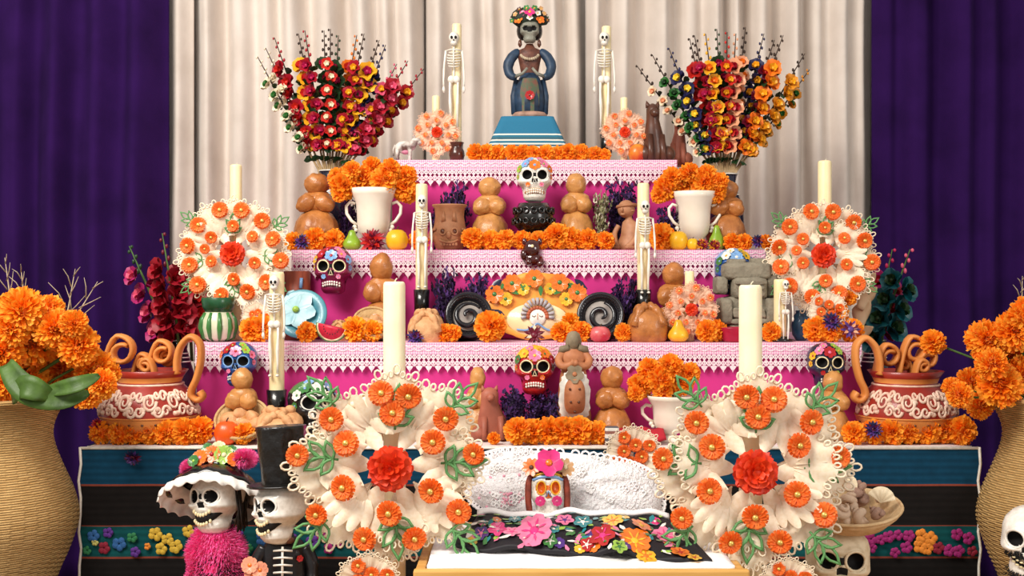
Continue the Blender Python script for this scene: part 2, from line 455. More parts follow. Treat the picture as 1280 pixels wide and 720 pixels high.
step('altar_step', 'middle pink lace-edged step holding the two white urns', X2, Y2, T1, T2, 35 / S(Y2), 11.6 / S(Y2), 2)
step('altar_step', 'narrow topmost pink lace-edged step under the blue-draped pedestal', X3, Y3, T2, T3, 32 / S(Y3), 10.9 / S(Y3), 3)

# ------------------------------------------------------------------ materials for things
m_mari = [mat('marigold_bright', '#ffa51c', 0.6, '#ff9410', 40, trans=0.25, sheen=0.1), mat('marigold_deep', '#ff8b0a', 0.6, '#fc7a06', 40, trans=0.25), mat('marigold_gold', '#ffb63a', 0.6, '#ffa524', 40, trans=0.25)]
m_mari_y = [mat('marigold_yellow', '#ffac1c', 0.6, '#ff9a10', 40, trans=0.25), mat('marigold_amber', '#ff960e', 0.6, '#fb8608', 40, trans=0.25), mat('marigold_light', '#ffbc44', 0.6, '#ffac2a', 40, trans=0.25)]
m_stem = mat('green_stem', '#4c6b2c', 0.6, '#39551f', 30)
m_leaf = mat('green_leaf', '#3f6a2c', 0.55, '#2c4f1f', 20, bump=0.1)
m_wax = mat('ivory_wax', '#fbeecb', 0.42, '#f4e3bb', 9, sss=0.25, spec=0.45)
m_taper = mat('taper_wax', '#f6e3b4', 0.42, '#eed7a2', 9, sss=0.2, spec=0.45)
m_waxleaf = mat('white_wax_leaf', '#fff0d6', 0.45, '#f8e4c2', 18, trans=0.12, spec=0.35)
m_waxorange = [mat('orange_wax', '#f8701f', 0.5, '#ef5f14', 40, trans=0.2), mat('light_orange_wax', '#fb8a3c', 0.5, '#f67826', 40, trans=0.2)]
m_waxpeach = [mat('peach_orange_wax', '#f9813f', 0.5, '#f36d2c', 40, trans=0.25), mat('pale_peach_wax', '#fba56c', 0.5, '#f88d52', 40, trans=0.25)]
m_waxpeachleaf = mat('peach_wax_leaf', '#f8d2b4', 0.45, '#f4bf9c', 18, trans=0.25)
m_waxred = [mat('vermilion_wax', '#f04a1c', 0.5, '#e23c12', 30, trans=0.15), mat('scarlet_wax', '#e83c16', 0.5, '#d8300e', 30, trans=0.15)]
m_waxgreen = mat('green_wax', '#649a5c', 0.5, '#4a8248', 30)
m_gold = mat('gold_foil', '#e8c46a', 0.3, '#d2a94c', 60, metal=0.6)
m_bone = mat('bone_white', '#ece6da', 0.45, '#ddd4c4', 20)
m_black = mat('gloss_black', '#15120f', 0.25, '#0d0b0a', 20, coat=0.5)
m_dark = mat('socket_black', '#120d0c', 0.8, '#0a0707', 20)
m_wick = mat('wick', '#d8cfb8', 0.9)

# ------------------------------------------------------------------ marigolds
def marigold_mesh(seed, mats, dens=1.0, wf=1.0):
    rn = random.Random(seed); mb = MB()
    mb.cur = 1; mb.ell((0, 0, -0.05), (0.62, 0.62, 0.5), 12, 8)
    for k, (th, n) in enumerate([(112, 17), (97, 19), (82, 19), (66, 17), (50, 14), (34, 11), (18, 7), (5, 3)]):
        n = int(n * dens)
        for i in range(n):
            az = 2 * PI * (i + 0.5 * (k % 2) + rn.uniform(-.25, .25)) / n
            t = math.radians(th + rn.uniform(-9, 9))
            L = rn.uniform(0.5, 0.66)
            mb.cur = rn.choice([0, 0, 1, 2])
            M = RZ(az) @ RX(t) @ T(0, 0, 0) @ SC(1, 1, 1) @ RZ(rn.uniform(-.5, .5))
            mb.petal(L, rn.uniform(.13, .2) * wf, M, 2, 2, cup=rn.uniform(.4, 1.1), bend=rn.uniform(-.5, .7), ruff=.13, tip=.75, base=.6, start=0.42 + 0.0 * k, rnd=rn)
    return mb.mesh('marigold_petals', mats)
MARI = [marigold_mesh(i, m_mari) for i in range(4)]
MARIY = [marigold_mesh(20 + i, m_mari_y) for i in range(2)]
MARIB = [marigold_mesh(40 + i, m_mari, 2.1, .66) for i in range(3)]
def face(ax):
    """rotation matrix that takes +Z to the direction ax"""
    return Vector((0, 0, 1)).rotation_difference(Vector(ax).normalized()).to_matrix().to_4x4()
_mk = {'n': 0}
def marigold(px, py, d, Y, label, group, pool=None, z=None, tilt=None, stem_to=None, seed=None):
    """one flower head of diameter d (photo px); centre seen at px,py; may have a stem down to a point"""
    rn = RND
    pool = pool or MARI
    me = pool[_mk['n'] % len(pool)]; _mk['n'] += 1
    r = d / S(Y) / 2
    c = Vector((X(px, Y), Y, Z(py, Y) if z is None else z))
    ax = Vector(tilt) if tilt else Vector((rn.uniform(-.45, .45), -1, rn.uniform(-.05, .55)))
    M = face(ax) @ RZ(rn.uniform(0, 6.28)) @ SC(r * rn.uniform(.95, 1.05), r * rn.uniform(.95, 1.05), r * rn.uniform(.8, .95))
    if stem_to is None:
        o = link('marigold', me, None); o.matrix_world = T(*c) @ M
        return tag(o, label, 'marigold', group)
    t = thing('marigold', label, 'marigold', c, group=group)
    link('petals', me, t, M=M)
    e = Vector(stem_to) - c; b = -ax.normalized() * r * .4; mid = (b + e) * .5 + Vector((0, .01, .02))
    MB().tube([b, lerp(b, mid, .5), mid, e], r * .09, 5).build('stem', m_stem, t)
    return t

def row(px0, px1, py, d, Y, label, group, zsurf=None, pool=None, n=None, jit=4):
    n = n or max(1, round((px1 - px0) / (d * .72)))
    for i in range(n):
        px = px0 + d / 2 + (px1 - px0 - d) * (i / max(1, n - 1) if n > 1 else .5)
        dd = d * RND.uniform(.9, 1.12)
        Yj = Y + RND.uniform(-.012, .012)
        z = None
        if zsurf is not None: z = zsurf + dd / S(Yj) / 2 * 0.93
        marigold(px + RND.uniform(-jit, jit) * .5, py, dd, Yj, label, group, pool, z)

# ------------------------------------------------------------------ small wax daisies and carnations
def daisy_mesh(seed, mats, n=20):
    rn = random.Random(seed); mb = MB()
    for k, (th, L) in enumerate([(84, 1.0), (62, .86)]):
        for i in range(n - 3 * k):
            mb.cur = 0 if rn.random() < .6 else 1
            mb.petal(L * .82, .16, RZ(2 * PI * (i + .5 * k) / (n - 3 * k)) @ RX(math.radians(th + rn.uniform(-5, 5))), 2, 2, cup=.5, bend=.5, tip=.75, base=.7, start=.14)
    return mb.mesh('daisy_petals', mats)
DAISY = daisy_mesh(1, m_waxorange); DAISYP = daisy_mesh(2, m_waxpeach, 12)
DCENT = MB().ell((0, 0, .22), (.25, .25, .2), 10, 6).mesh('daisy_centre', m_gold)
def carnation_mesh(seed, mats):
    rn = random.Random(seed); mb = MB()
    mb.ell((0, 0, .1), (.4, .4, .3), 12, 6)
    for k, (th, n, L, w) in enumerate([(88, 9, 1.0, .36), (68, 9, .95, .34), (48, 7, .85, .3), (28, 5, .8, .25), (10, 3, .75, .2)]):
        for i in range(n):
            mb.cur = rn.choice([0, 1])
            mb.petal(L, w, RZ(2 * PI * (i + .5 * k + rn.uniform(-.2, .2)) / n) @ RX(math.radians(th + rn.uniform(-6, 6))), 4, 6, cup=rn.uniform(.3, .7), bend=.45, ruff=.07, tip=.9, base=.35, rnd=rn)
    return mb.mesh('carnation_petals', mats)
CARN = [carnation_mesh(5, m_waxred), carnation_mesh(6, m_waxred)]
# broad wax leaf: feathered fan with a border of small openwork loops (length 1, along +Z, faces -Y)
def waxleaf_mesh(seed, mater, loops=True, lobes=7):
    rn = random.Random(seed); mb = MB()
    out = []
    def shape(a):   # radius at angle a (-1..1) across the fan
        return 0.98 - 0.20 * abs(a) ** 1.5
    nl = lobes
    K = 10
    for j in range(nl):
        a0 = -1 + 2 * j / nl; a1 = -1 + 2 * (j + 1) / nl
        for q in range(K):
            t = q / K; a = lerp(a0, a1, t)
            notch = abs(2 * t - 1) ** 2.2
            out.append((a, shape(a) * (1 - (.11 if loops else .2) * notch)))
    spread = math.radians(50)
    # radial grid so that the leaf can cup
    rows = []
    NR = 5
    for i in range(NR + 1):
        t = i / NR; r_ = []
        for a, R_ in out:
            an = a * spread * lerp(.35, 1.0, sm(0, .8, t))
            r = R_ * lerp(.06, 1, t)
            x = math.sin(an) * r * .88; z = math.cos(an) * r
            y = -.14 * math.sin(t * PI * .8) - .10 * t * t + .16 * (x * x) + .012 * math.cos(a * nl * PI) * t
            r_.append((x, y, z))
        rows.append(r_)
    mb.rings(rows, closed=False)
    # midrib and veins
    mb.tube([(0, -.02, .05), (0, -.15, .4), (0, -.18, .8)], [.016, .012, .006], 5)
    for sg in (-1, 1):
        for q in (.3, .6):
            an = sg * q * spread
            mb.tube([(0, -.05, .1), (math.sin(an * .7) * .35, -.14, .38), (math.sin(an) * .72 * .88, -.16, math.cos(an) * .74)], [.012, .01, .005], 4)
    if loops:
        for j in range(nl):
            for q, (da, rr, sz) in enumerate([(0.0, 1.0, .07), (-.33, .945, .045), (.33, .945, .045)]):
                a = -1 + 2 * (j + .5 + da) / nl
                an = a * spread; R_ = shape(a) * rr
                c = Vector((math.sin(an) * R_ * .88, -.16 + .12 * (math.sin(an) * R_) ** 2 - .02, math.cos(an) * R_))
                pts = []
                for k in range(9):
                    b = 2 * PI * k / 9
                    lx, lz = math.cos(b) * sz * .8, math.sin(b) * sz * 1.15 + sz * .55
                    pts.append(c + Vector((lx * math.cos(an) + lz * math.sin(an), 0, -lx * math.sin(an) + lz * math.cos(an))))
                mb.tube(pts, .018, 5, closed=True)
    return mb.mesh('wax_leaf', mater)
def feather_mesh(mater):
    """inner leaf with long pointed fingers"""
    mb = MB()
    for a, L, w in [(0, 1.0, .17), (-22, .9, .15), (22, .9, .15), (-44, .72, .13), (44, .72, .13), (-66, .5, .11), (66, .5, .11)]:
        mb.petal(L, w, T(0, -.002 * abs(a) * .5, 0.0) @ RY(math.radians(a)), 6, 4, cup=.5, bend=.5, tip=.05, base=.55)
    return mb.mesh('feather_leaf', mater)
LEAF = [waxleaf_mesh(1, m_waxleaf, True, 5), waxleaf_mesh(2, m_waxleaf, True, 4)]
LEAFS = waxleaf_mesh(4, m_waxleaf, False, 6); LEAFSP = waxleaf_mesh(5, m_waxpeachleaf, False, 6)
LEAFP = [waxleaf_mesh(3, m_waxpeachleaf, True, 6)]
FEAT = feather_mesh(m_waxleaf); FEATP = feather_mesh(m_waxpeachleaf)
# green openwork leaf: looped outlines
def greenleaf_mesh():
    mb = MB()
    for a, L, w, z0 in [(0, .62, .13, .38), (-38, .55, .12, .25), (38, .55, .12, .25), (-62, .45, .11, .08), (62, .45, .11, .08)]:
        pts = []
        for k in range(14):
            b = 2 * PI * k / 14
            l = (1 - math.cos(b)) / 2 * L; x = math.sin(b) * w * math.sin(min(1, l / L * 1.15) * PI) ** .5 if 0 < l < L else 0
            p = RY(math.radians(a)) @ Vector((x, -.04 - .1 * l, l)); pts.append((p.x, p.y, p.z + z0))
        mb.tube(pts, .036, 5, closed=True)
    mb.tube([(0, 0, -.05), (0, -.05, .4)], .03, 5)
    return mb.mesh('green_leaf', m_waxgreen)
GLEAF = greenleaf_mesh()

def candle_mb(r, h, slump=0.0, n=20):
    return MB().lathe([(r * .98, 0), (r, .004), (r * 1.0, h * .5), (r * .985, h - r * .35), (r * .93, h - r * .12), (r * .8, h), (r * .45, h - r * .10), (r * .1, h - r * .14)], n,
                      fn=lambda rr, z, a: rr * (1 + .015 * math.sin(3 * a + z * 20)))
def wax_candle(label, px, py_top, Ywheel, zbase, pyc, Rpx, cand_px, layout='big', peach=False, group=None, pxc=None, cut=None):
    """thick candle carrying a wheel of wax leaves and flowers on its front"""
    s = S(Ywheel); R_ = Rpx / s
    t = thing('wax_flower_candle', label, 'candle', (X(px, Ywheel), Ywheel, zbase), group=group)
    h = Z(py_top, Ywheel) - zbase; r = cand_px / s / 2
    candle_mb(r, h).build('candle', m_wax if layout == 'big' else m_taper, t)
    MB().tube([(0, 0, h - r * .15), (.1 * r, 0, h + r * .15), (.25 * r, 0, h + r * .3)], r * .06, 5).build('wick', m_wick, t)
    C = Vector(((pxc - px) / s if pxc else 0, -r - R_ * .06, Z(pyc, Ywheel) - zbase))
    rn = random.Random(int(px * 7 + pyc))
    lf = LEAFP if peach else LEAF; ft = FEATP if peach else FEAT
    ds = DAISYP if peach else DAISY
    outer = {'big': 8, 'mid': 11, 'small': 8}[layout]
    # frame behind the leaves, tying the wheel to the candle
    MB().tube([(C.x + math.cos(a * PI / 12) * R_ * .45, C.y + R_ * .05, C.z + math.sin(a * PI / 12) * R_ * .45) for a in range(24)], R_ * .02, 5, closed=True).build('wire_ring', m_waxleaf if not peach else m_waxpeachleaf, t)
    MB().tube([(0, 0, C.z - R_ * .44), (0, C.y + R_ * .05, C.z - R_ * .45)], R_ * .02, 5).build('wire_tie', m_waxleaf, t)
    for ring, (n, r0, L, tip, y, ph) in enumerate([(outer, .36, .66, 14, .06, 0.0), (outer - 1, .24, .62, 18, .0, .5)]):
        for i in range(n):
            a = 2 * PI * (i + ph + rn.uniform(-.1, .1)) / n
            M = T(C.x + math.sin(a) * R_ * r0, C.y + y * R_, C.z + math.cos(a) * R_ * r0) @ RY(a) @ RX(math.radians(tip * .6 + rn.uniform(-6, 6))) @ RZ(rn.uniform(-.12, .12)) @ SC(L * R_ * rn.uniform(.92, 1.06))
            link('wax_leaf', lf[i % len(lf)] if ring == 0 or (layout != 'small' and i % 2) else (LEAFSP if peach else LEAFS), t, M=M)
    for i in range(6):
        a = 2 * PI * (i + .5 + rn.uniform(-.1, .1)) / 6
        M = T(C.x + math.sin(a) * R_ * .72, C.y - .12 * R_, C.z + math.cos(a) * R_ * .74) @ RY(a + PI) @ RX(math.radians(-2)) @ SC(.62 * R_, .5 * R_, .58 * R_)
        link('feather_leaf', ft, t, M=M)
    # green leaves
    if layout == 'big':
        gl = [(0, .40, .34), (180, .48, .34), (82, .52, .34), (-82, .55, .34), (45, .82, .30), (-45, .84, .30), (133, .84, .32), (-133, .84, .32)]
    elif layout == 'mid':
        gl = [(0, .36, .30), (180, .46, .28), (95, .55, .28), (-95, .55, .28), (52, .88, .26), (-52, .88, .26), (128, .85, .26), (-128, .85, .26)]
    else: gl = []
    for a, rr, sz in gl:
        a = math.radians(a + rn.uniform(-6, 6))
        link('green_leaf', GLEAF, t, M=T(C.x + math.sin(a) * R_ * rr, C.y - .17 * R_, C.z + math.cos(a) * R_ * rr) @ RY(a if rr > .3 else 0) @ SC(sz * R_ * 1.3))
    # daisies
    if layout == 'big':
        fl = [(-7, .75, .135), (14, .74, .14), (2, .55, .135), (48, .74, .135), (-50, .76, .13), (-60, .50, .14), (58, .50, .135), (-112, .50, .14), (118, .46, .14), (181, .44, .14), (-160, .74, .13), (161, .73, .13), (-122, .86, .12), (122, .80, .135), (-82, .93, .12), (80, .84, .12)]
    elif layout == 'mid':
        fl = [(-16, .82, .16), (12, .80, .16), (-50, .80, .16), (42, .80, .16), (-80, .82, .16), (70, .78, .16), (-105, .80, .16), (98, .88, .16), (-132, .84, .17), (130, .80, .16), (-165, .78, .16), (158, .74, .16),
              (2, .50, .12), (-52, .48, .12), (50, .48, .12), (-110, .40, .12), (112, .44, .12), (176, .46, .13), (-80, .50, .1)]
    else:
        fl = [(360 * k / 8 + 12, .82, .15) for k in range(8)] + [(360 * k / 7, .50, .13) for k in range(7)]
    for a, rr, sz in fl:
        a = math.radians(a)
        M = T(C.x + math.sin(a) * R_ * rr, C.y - .24 * R_ - .05 * R_ * (1 - rr), C.z + math.cos(a) * R_ * rr)
        M = M @ face((rn.uniform(-.3, .3), -1, rn.uniform(-.25, .25))) @ RZ(rn.uniform(0, 6)) @ SC(sz * R_)
        d = link('wax_daisy', ds, t, M=M)
        link('daisy_centre', DCENT, d)
    cs = {'big': .225, 'mid': .23, 'small': .24}[layout]
    link('wax_carnation', CARN[int(px) % 2], t, M=T(C.x, C.y - .26 * R_, C.z) @ face((.05, -1, .05)) @ RZ(rn.uniform(0, 6)) @ SC(cs * R_, cs * R_, cs * R_ * .8))
    return t

# ------------------------------------------------------------------ candlesticks with a skeleton clinging to the taper
def skeleton_candle(label, px, py_top, py_base, Y, zbase, cw=12, side=-1, sk_top=None, sk_h=None, lean=0.0, holder=True):
    s = S(Y)
    t = thing('skeleton_candlestick', label, 'candlestick', (X(px, Y), Y, zbase))
    h = Z(py_top, Y) - zbase; r = cw / s / 2
    hb = Z(py_base, Y) - zbase      # height of candle foot = top of holder
    candle_mb(r, h - hb + 0.01, n=14).build('candle', m_taper, t, loc=(0, 0, hb - 0.01))
    MB().lathe([(r * 2.0, 0), (r * 2.1, .006), (r * .7, .012), (r * .6, max(.014, hb - r * 4.2)), (r * 1.2, hb - r * 3.9 if hb > r * 5 else .016), (r * 1.35, hb), (r * 1.2, hb), (r * 1.1, hb - .004)], 16).build('holder', m_black, t)
    u = sk_h / s                    # skeleton height
    z0 = Z(sk_top, Y) - zbase
    ox = side * r * .55; oy = -r * 1.25
    def P(x, z, y=0.0): return (ox + x * u * .84 + lean * (1 - z) * 0, oy + y * u, z0 - (1 - z) * u)
    # z in 0..1 from feet to crown
    sk = MB(); sk.ell(P(0, .93), (.052 * u, .055 * u, .062 * u), 12, 8); sk.ell(P(0, .875, -.012), (.036 * u, .042 * u, .03 * u), 10, 6)
    skull = sk.build('skull', m_bone, t)
    e = MB()
    for sg in (-1, 1): e.ell(P(sg * .022, .925, -.048), (.0145 * u, .012 * u, .017 * u), 8, 5)
    e.ell(P(0, .898, -.053), (.007 * u, .008 * u, .010 * u), 6, 4)
    e.build('eye_sockets', m_dark, skull)
    MB().tube([P(0, .87), P(0, .80, .01), P(0, .70, .012), P(0, .58, .008), P(0, .52)], .011 * u, 6).build('spine', m_bone, t)
    rb = MB()
    for k in range(6):
        zz = .785 - k * .027; w = [.055, .072, .078, .076, .070, .058][k]
        rb.tube([P(w * math.sin(a), zz - .016 * math.cos(a), -.05 * math.cos(a) * 1.0) for a in [i * PI / 9 * .98 - PI * .98 for i in range(19)]], .0075 * u, 5)
    rb.tube([P(0, .80, -.05), P(0, .64, -.052)], .010 * u, 5)
    rb.tube([P(-.095, .80), P(-.04, .805, -.04), P(.04, .805, -.04), P(.095, .80)], .009 * u, 5)
    rb.build('ribcage', m_bone, t)
    pv = MB(); pv.ell(P(-.032, .515), (.036 * u, .03 * u, .04 * u), 10, 6); pv.ell(P(.032, .515), (.036 * u, .03 * u, .04 * u), 10, 6); pv.build('pelvis', m_bone, t)
    for sg in (-1, 1):
        MB().tube([P(sg * .095, .80), P(sg * .112, .68, .0), P(sg * .118, .60, -.01), P(sg * .122, .50, -.02), P(sg * .118, .44, -.03)], [.013 * u, .010 * u, .013 * u, .009 * u, .012 * u], 6).build('arm', m_bone, t)
        MB().tube([P(sg * .118, .445, -.03), P(sg * .12, .41, -.03), P(sg * .115, .375, -.03)], [.008 * u, .017 * u, .008 * u], 6).build('hand', m_bone, t)
        MB().tube([P(sg * .045, .51), P(sg * .048, .40, -.01), P(sg * .044, .275, -.02), P(sg * .042, .265, -.02), P(sg * .04, .14), P(sg * .04, .04)], [.014 * u, .012 * u, .017 * u, .017 * u, .011 * u, .013 * u], 6).build('leg', m_bone, t)
        MB().ell(P(sg * .042, .02, -.02), (.018 * u, .04 * u, .014 * u), 8, 5).build('foot', m_bone, t)
    return t

# big front candles and their smaller fellows
PLZ = 0.38
wax_candle('tall thick candle with a wax flower wheel beside the top-hatted skeleton', 493, 352, -0.50, PLZ, 578, 122, 28, 'big')
wax_candle('tall thick candle with a wax flower wheel beside the bowl of shells', 938, 356, -0.50, PLZ, 582, 122, 29, 'big', pxc=934)
wax_candle('candle with a lacy wax flower wheel behind the green striped pot', 295, 206, 0.42, T1, 318, 68, 15, 'mid', pxc=297)
wax_candle('candle with a lacy wax flower wheel beside the teal gladiolus', 1031, 201, 0.42, T1, 320, 68, 17, 'mid', pxc=1022)
wax_candle('small candle with peach wax flowers beside the small brown pot', 545, 120, 0.86, T3, 167, 29, 10, 'small', True, pxc=547)
wax_candle('small candle with peach wax flowers beside the red apple', 780, 122, 0.86, T3, 167, 29, 9, 'small', True)
wax_candle('small candle with peach wax flowers beside the grey stone idol', 862, 339, 0.34, T1, 387, 34, 12, 'small', True)
skeleton_candle('tall candle with a skeleton on the top step beside the brown pot', 571, 30, 178, 0.98, T3, 12, -1, 40, 125)
skeleton_candle('tall candle with a skeleton on the top step beside the dark brown dog', 758, 33, 168, 0.98, T3, 12, -1, 40, 125)
skeleton_candle('skeleton candlestick beside the clay pot with a moulded face', 527, 230, 362, 0.44, T1, 15, .3, 243, 118)
skeleton_candle('skeleton candlestick in front of the clay woman bust', 804, 229, 362, 0.44, T1, 15, .3, 250, 118)
skeleton_candle('skeleton candlestick in front of the blue painted plate', 346, 340, 487, 0.17, TZ, 19, -.2, 343, 128)
skeleton_candle('skeleton candlestick beside the grey stone idol', 976, 348, 470, 0.30, T1 - 0.0, 14, 1.0, 348, 120) if False else None

# ------------------------------------------------------------------ loose marigolds along the steps
TOPG, MIDG, LOWG, TABG = 'marigolds on the top step', 'marigolds on the middle step', 'marigolds on the lowest step', 'marigolds along the table edge'
def L_(where, grp, adj=''): return (('%s marigold ' % (adj or 'orange')) + where, grp)
row(584, 752, 192, 21, 0.79, *L_('in the row before the blue-draped pedestal', TOPG), zsurf=T3)
row(745, 768, 190, 17, 0.80, *L_('under the small peach flower candle beside the apple', TOPG, 'small orange'), zsurf=T3, n=1)
row(381, 431, 298, 27, 0.55, *L_('in the pair before the bread doll with the dark vase', MIDG), zsurf=T2, n=2)
row(358, 374, 303, 22, 0.53, *L_('on the step corner beside the dark wine flower', MIDG), zsurf=T2, n=1)
row(514, 533, 300, 24, 0.58, *L_('behind the skeleton candlestick by the face pot', MIDG), zsurf=T2, n=1)
row(578, 770, 299, 27, 0.54, *L_('in the row before the white skull on its black bowl', MIDG), zsurf=T2, n=9)
marigold(697, 297, 36, 0.535, *L_('close behind the garnet figurine, largest in its row', MIDG), z=T2 + .047)
row(813, 842, 299, 34, 0.56, *L_('between the skeleton candlestick and the yellow apple', MIDG, 'large orange'), zsurf=T2, n=1)
row(903, 941, 302, 24, 0.55, *L_('in the pair beside the red strawflowers', MIDG), zsurf=T2, n=2)
row(948, 964, 303, 20, 0.53, *L_('on the step corner above the stone idol', MIDG, 'small orange'), zsurf=T2, n=1)
row(298, 342, 411, 32, 0.30, *L_('in the pair beside the green striped pot', LOWG), zsurf=T1, n=2)
row(371, 398, 416, 26, 0.29, *L_('before the turquoise plate, touching the watermelon', LOWG), zsurf=T1, n=1)
row(428, 480, 413, 32, 0.29, *L_('in the pair between the watermelon and the thick candle', LOWG, 'yellowish orange'), zsurf=T1, n=2, pool=MARIY)
row(543, 578, 419, 25, 0.29, *L_('in the pair before the sugared round bread', LOWG, 'small orange'), zsurf=T1, n=2)
row(588, 634, 416, 40, 0.285, *L_('between the black pot and the painted platter', LOWG, 'large orange'), zsurf=T1, n=1)
marigold(713, 402, 24, 0.33, *L_('resting on two others before the painted platter', LOWG, 'yellowish orange'), pool=MARIY)
row(686, 742, 418, 30, 0.29, *L_('in the pair behind the clay woman with the apron', LOWG), zsurf=T1, n=2)
row(764, 792, 421, 24, 0.29, *L_('between the red apple and the glossy bone bread', LOWG, 'small orange'), zsurf=T1, n=1)
row(870, 907, 420, 28, 0.29, *L_('in the pair between the yellow pear and the red bowl', LOWG), zsurf=T1, n=2)
row(950, 976, 419, 26, 0.31, *L_('between the red bowl and the skeleton candlestick', LOWG), zsurf=T1, n=1)
row(1003, 1078, 413, 30, 0.30, *L_('in the row under the wax wheel by the teal gladiolus', LOWG), zsurf=T1, n=3)
marigold(1048, 391, 26, 0.33, *L_('resting on the row below the wax wheel', LOWG))
marigold(1062, 372, 20, 0.36, *L_('highest of the heap below the wax wheel', LOWG, 'small orange'))
row(112, 266, 545, 33, 0.05, *L_('in the row before the clay pot by the magenta gladiolus', TABG), zsurf=TZ, n=7)
row(630, 762, 547, 33, 0.05, *L_('in the row before the purple flowers and clay woman', TABG), zsurf=TZ, n=6)
row(1052, 1220, 547, 34, 0.05, *L_('in the row before the clay pot by the black skull', TABG), zsurf=TZ, n=7)
row(290, 316, 549, 26, 0.05, *L_('between the round orange and the top hat', TABG), zsurf=TZ, n=1)
row(606, 626, 551, 16, 0.05, *L_('before the terracotta dog on the table', TABG, 'tiny orange'), zsurf=TZ, n=1)

# ------------------------------------------------------------------ skulls
SK_W = [(-.5, .12), (-.47, .2), (-.4, .245), (-.3, .26), (-.22, .27), (-.15, .31), (-.06, .375), (.02, .385), (.1, .385), (.2, .39), (.3, .365), (.4, .285), (.46, .19), (.5, .02)]
SK_F = [(-.5, .16), (-.47, .27), (-.4, .335), (-.3, .35), (-.2, .355), (-.1, .37), (0, .375), (.1, .385), (.2, .375), (.3, .335), (.4, .25), (.46, .16), (.5, .02)]
SK_B = [(-.5, -.08), (-.4, -.02), (-.3, .03), (-.2, .12), (-.1, .26), (0, .34), (.1, .385), (.2, .39), (.3, .355), (.4, .27), (.46, .17), (.5, .02)]
def skull_face_y(x, z):
    w = interp(SK_W, z); f = interp(SK_F, z)
    return -f * max(0.0, 1 - abs(x / w) ** 2.5) ** (1 / 2.5)
def skull_mesh(name, m_body, m_crown=None, crown_z=.24, m_sock=None, open_jaw=0.0, n=56, m=54):
    """unit-height skull facing -Y, centred on its middle"""
    mb = MB(); rs = []
    def point(z, a):
        w = interp(SK_W, z)
        ca, sa = math.cos(a), math.sin(a)
        e = 2 / 2.5
        x = w * math.copysign(abs(ca) ** e, ca)
        d = interp(SK_F, z) if sa < 0 else interp(SK_B, z)
        y = d * math.copysign(abs(sa) ** e, sa)
        if sa >= 0 and d < 0: y = d * abs(sa) ** e
        p = Vector((x, y, z))
        tag_ = 0
        if sa < 0.15:
            for sg in (-1, 1):
                dx, dz = (x - sg * .165) / .118, (z - .085) / .115
                q = math.hypot(dx, dz)
                if q < 1.0:
                    p.y += .15 * (1 - q ** 4)
                    if q < .96: tag_ = 2
                elif q < 1.5: p.y -= .025 * math.sin((q - 1) / .5 * PI)
            # nose: inverted heart
            q = abs(x) / (.022 + .5 * max(0, (.0 - z)) * .75) if -.10 < z < .0 else 9
            if q < 1: p.y += .07; tag_ = 2
            elif -.14 < z < .12 and abs(x) < .09: p.y -= .03 * (1 - abs(x) / .09)
            # cheekbones, hollow cheeks
            for sg in (-1, 1):
                dx, dz = (x - sg * .26) / .11, (z + .07) / .07
                g = math.exp(-(dx * dx + dz * dz)); p.y -= .05 * g; p.x += sg * .03 * g
                dx, dz = (x - sg * .27) / .06, (z + .22) / .08
                g = math.exp(-(dx * dx + dz * dz)); p.y += .05 * g; p.x -= sg * .03 * g
            # mouth recess
            if -.34 < z < -.19 and abs(x) < .22: p.y += .015
        if tag_ == 0 and m_crown is not None and z > crown_z + .06 * math.cos(a * 6): tag_ = 1
        return p, tag_
    tags = []
    for i in range(m + 1):
        z = -.5 + 1.0 * (0.5 - 0.5 * math.cos(PI * i / m)) * .3 + .7 * i / m
        ring = []; tg = []
        for j in range(n):
            a = 2 * PI * j / n + .0001
            p, t_ = point(min(.4999, max(-.4999, z)), a); ring.append(tuple(p)); tg.append(t_)
        rs.append(ring); tags.append(tg)
    mb.rings(rs)
    for i in range(m):
        for j in range(n):
            c = [tags[i][j], tags[i][(j + 1) % n], tags[i + 1][j], tags[i + 1][(j + 1) % n]]
            mb.mi[i * n + j] = 2 if c.count(2) >= 2 else (1 if c.count(1) >= 3 else 0)
    return mb.mesh(name, [m_body, m_crown or m_body, m_sock or m_dark])
def ring_on_face(cx, cz, rx, rz, off=.0, n=20):
    return [(cx + rx * math.cos(2 * PI * k / n), skull_face_y(cx + rx * math.cos(2 * PI * k / n), cz + rz * math.sin(2 * PI * k / n)) - .012 - off, cz + rz * math.sin(2 * PI * k / n)) for k in range(n)]
def teeth_parts(parent, m_teeth, m_line, zc=-.265, curve=.04, wd=.19, hgt=.05, n=8):
    def zc_(x): return zc - curve * (x / wd) ** 2 * 1.0
    mo = MB()
    mo.tube([(x, skull_face_y(x, zc_(x)) - .004, zc_(x)) for x in [wd * 1.12 * (k / 10 - 1) for k in range(21)]], [hgt * 1.25 * (1 - .6 * abs(k / 10 - 1) ** 4) for k in range(21)], 8, flat=.4)
    mouth = mo.build('mouth', m_line, parent)
    te = MB()
    for rowz in (-1, 1):
        for k in range(n):
            x = wd * (2 * (k + .5) / n - 1); z = zc_(x) + rowz * hgt * .52
            y = skull_face_y(x, z) - .028
            te.ell((x, y, z), (wd / n * .93, .016, hgt * .5), 8, 6)
    te.build('teeth', m_teeth, mouth)
    return mouth
def blossom(mb, c, ax, r, n=5, cols=(0, 1), w=.45):
    F = T(*c) @ face(ax) @ SC(r, r, r * .6)
    mb.cur = cols[0]
    for k in range(n): mb.petal(.95, w, F @ RZ(2 * PI * k / n) @ RX(math.radians(72)), 3, 2, cup=.3, bend=.3, tip=.5, base=.4, start=.05)
    mb.cur = cols[1]; mb.ell((0, 0, .12), (.26, .26, .2), 8, 5, F)
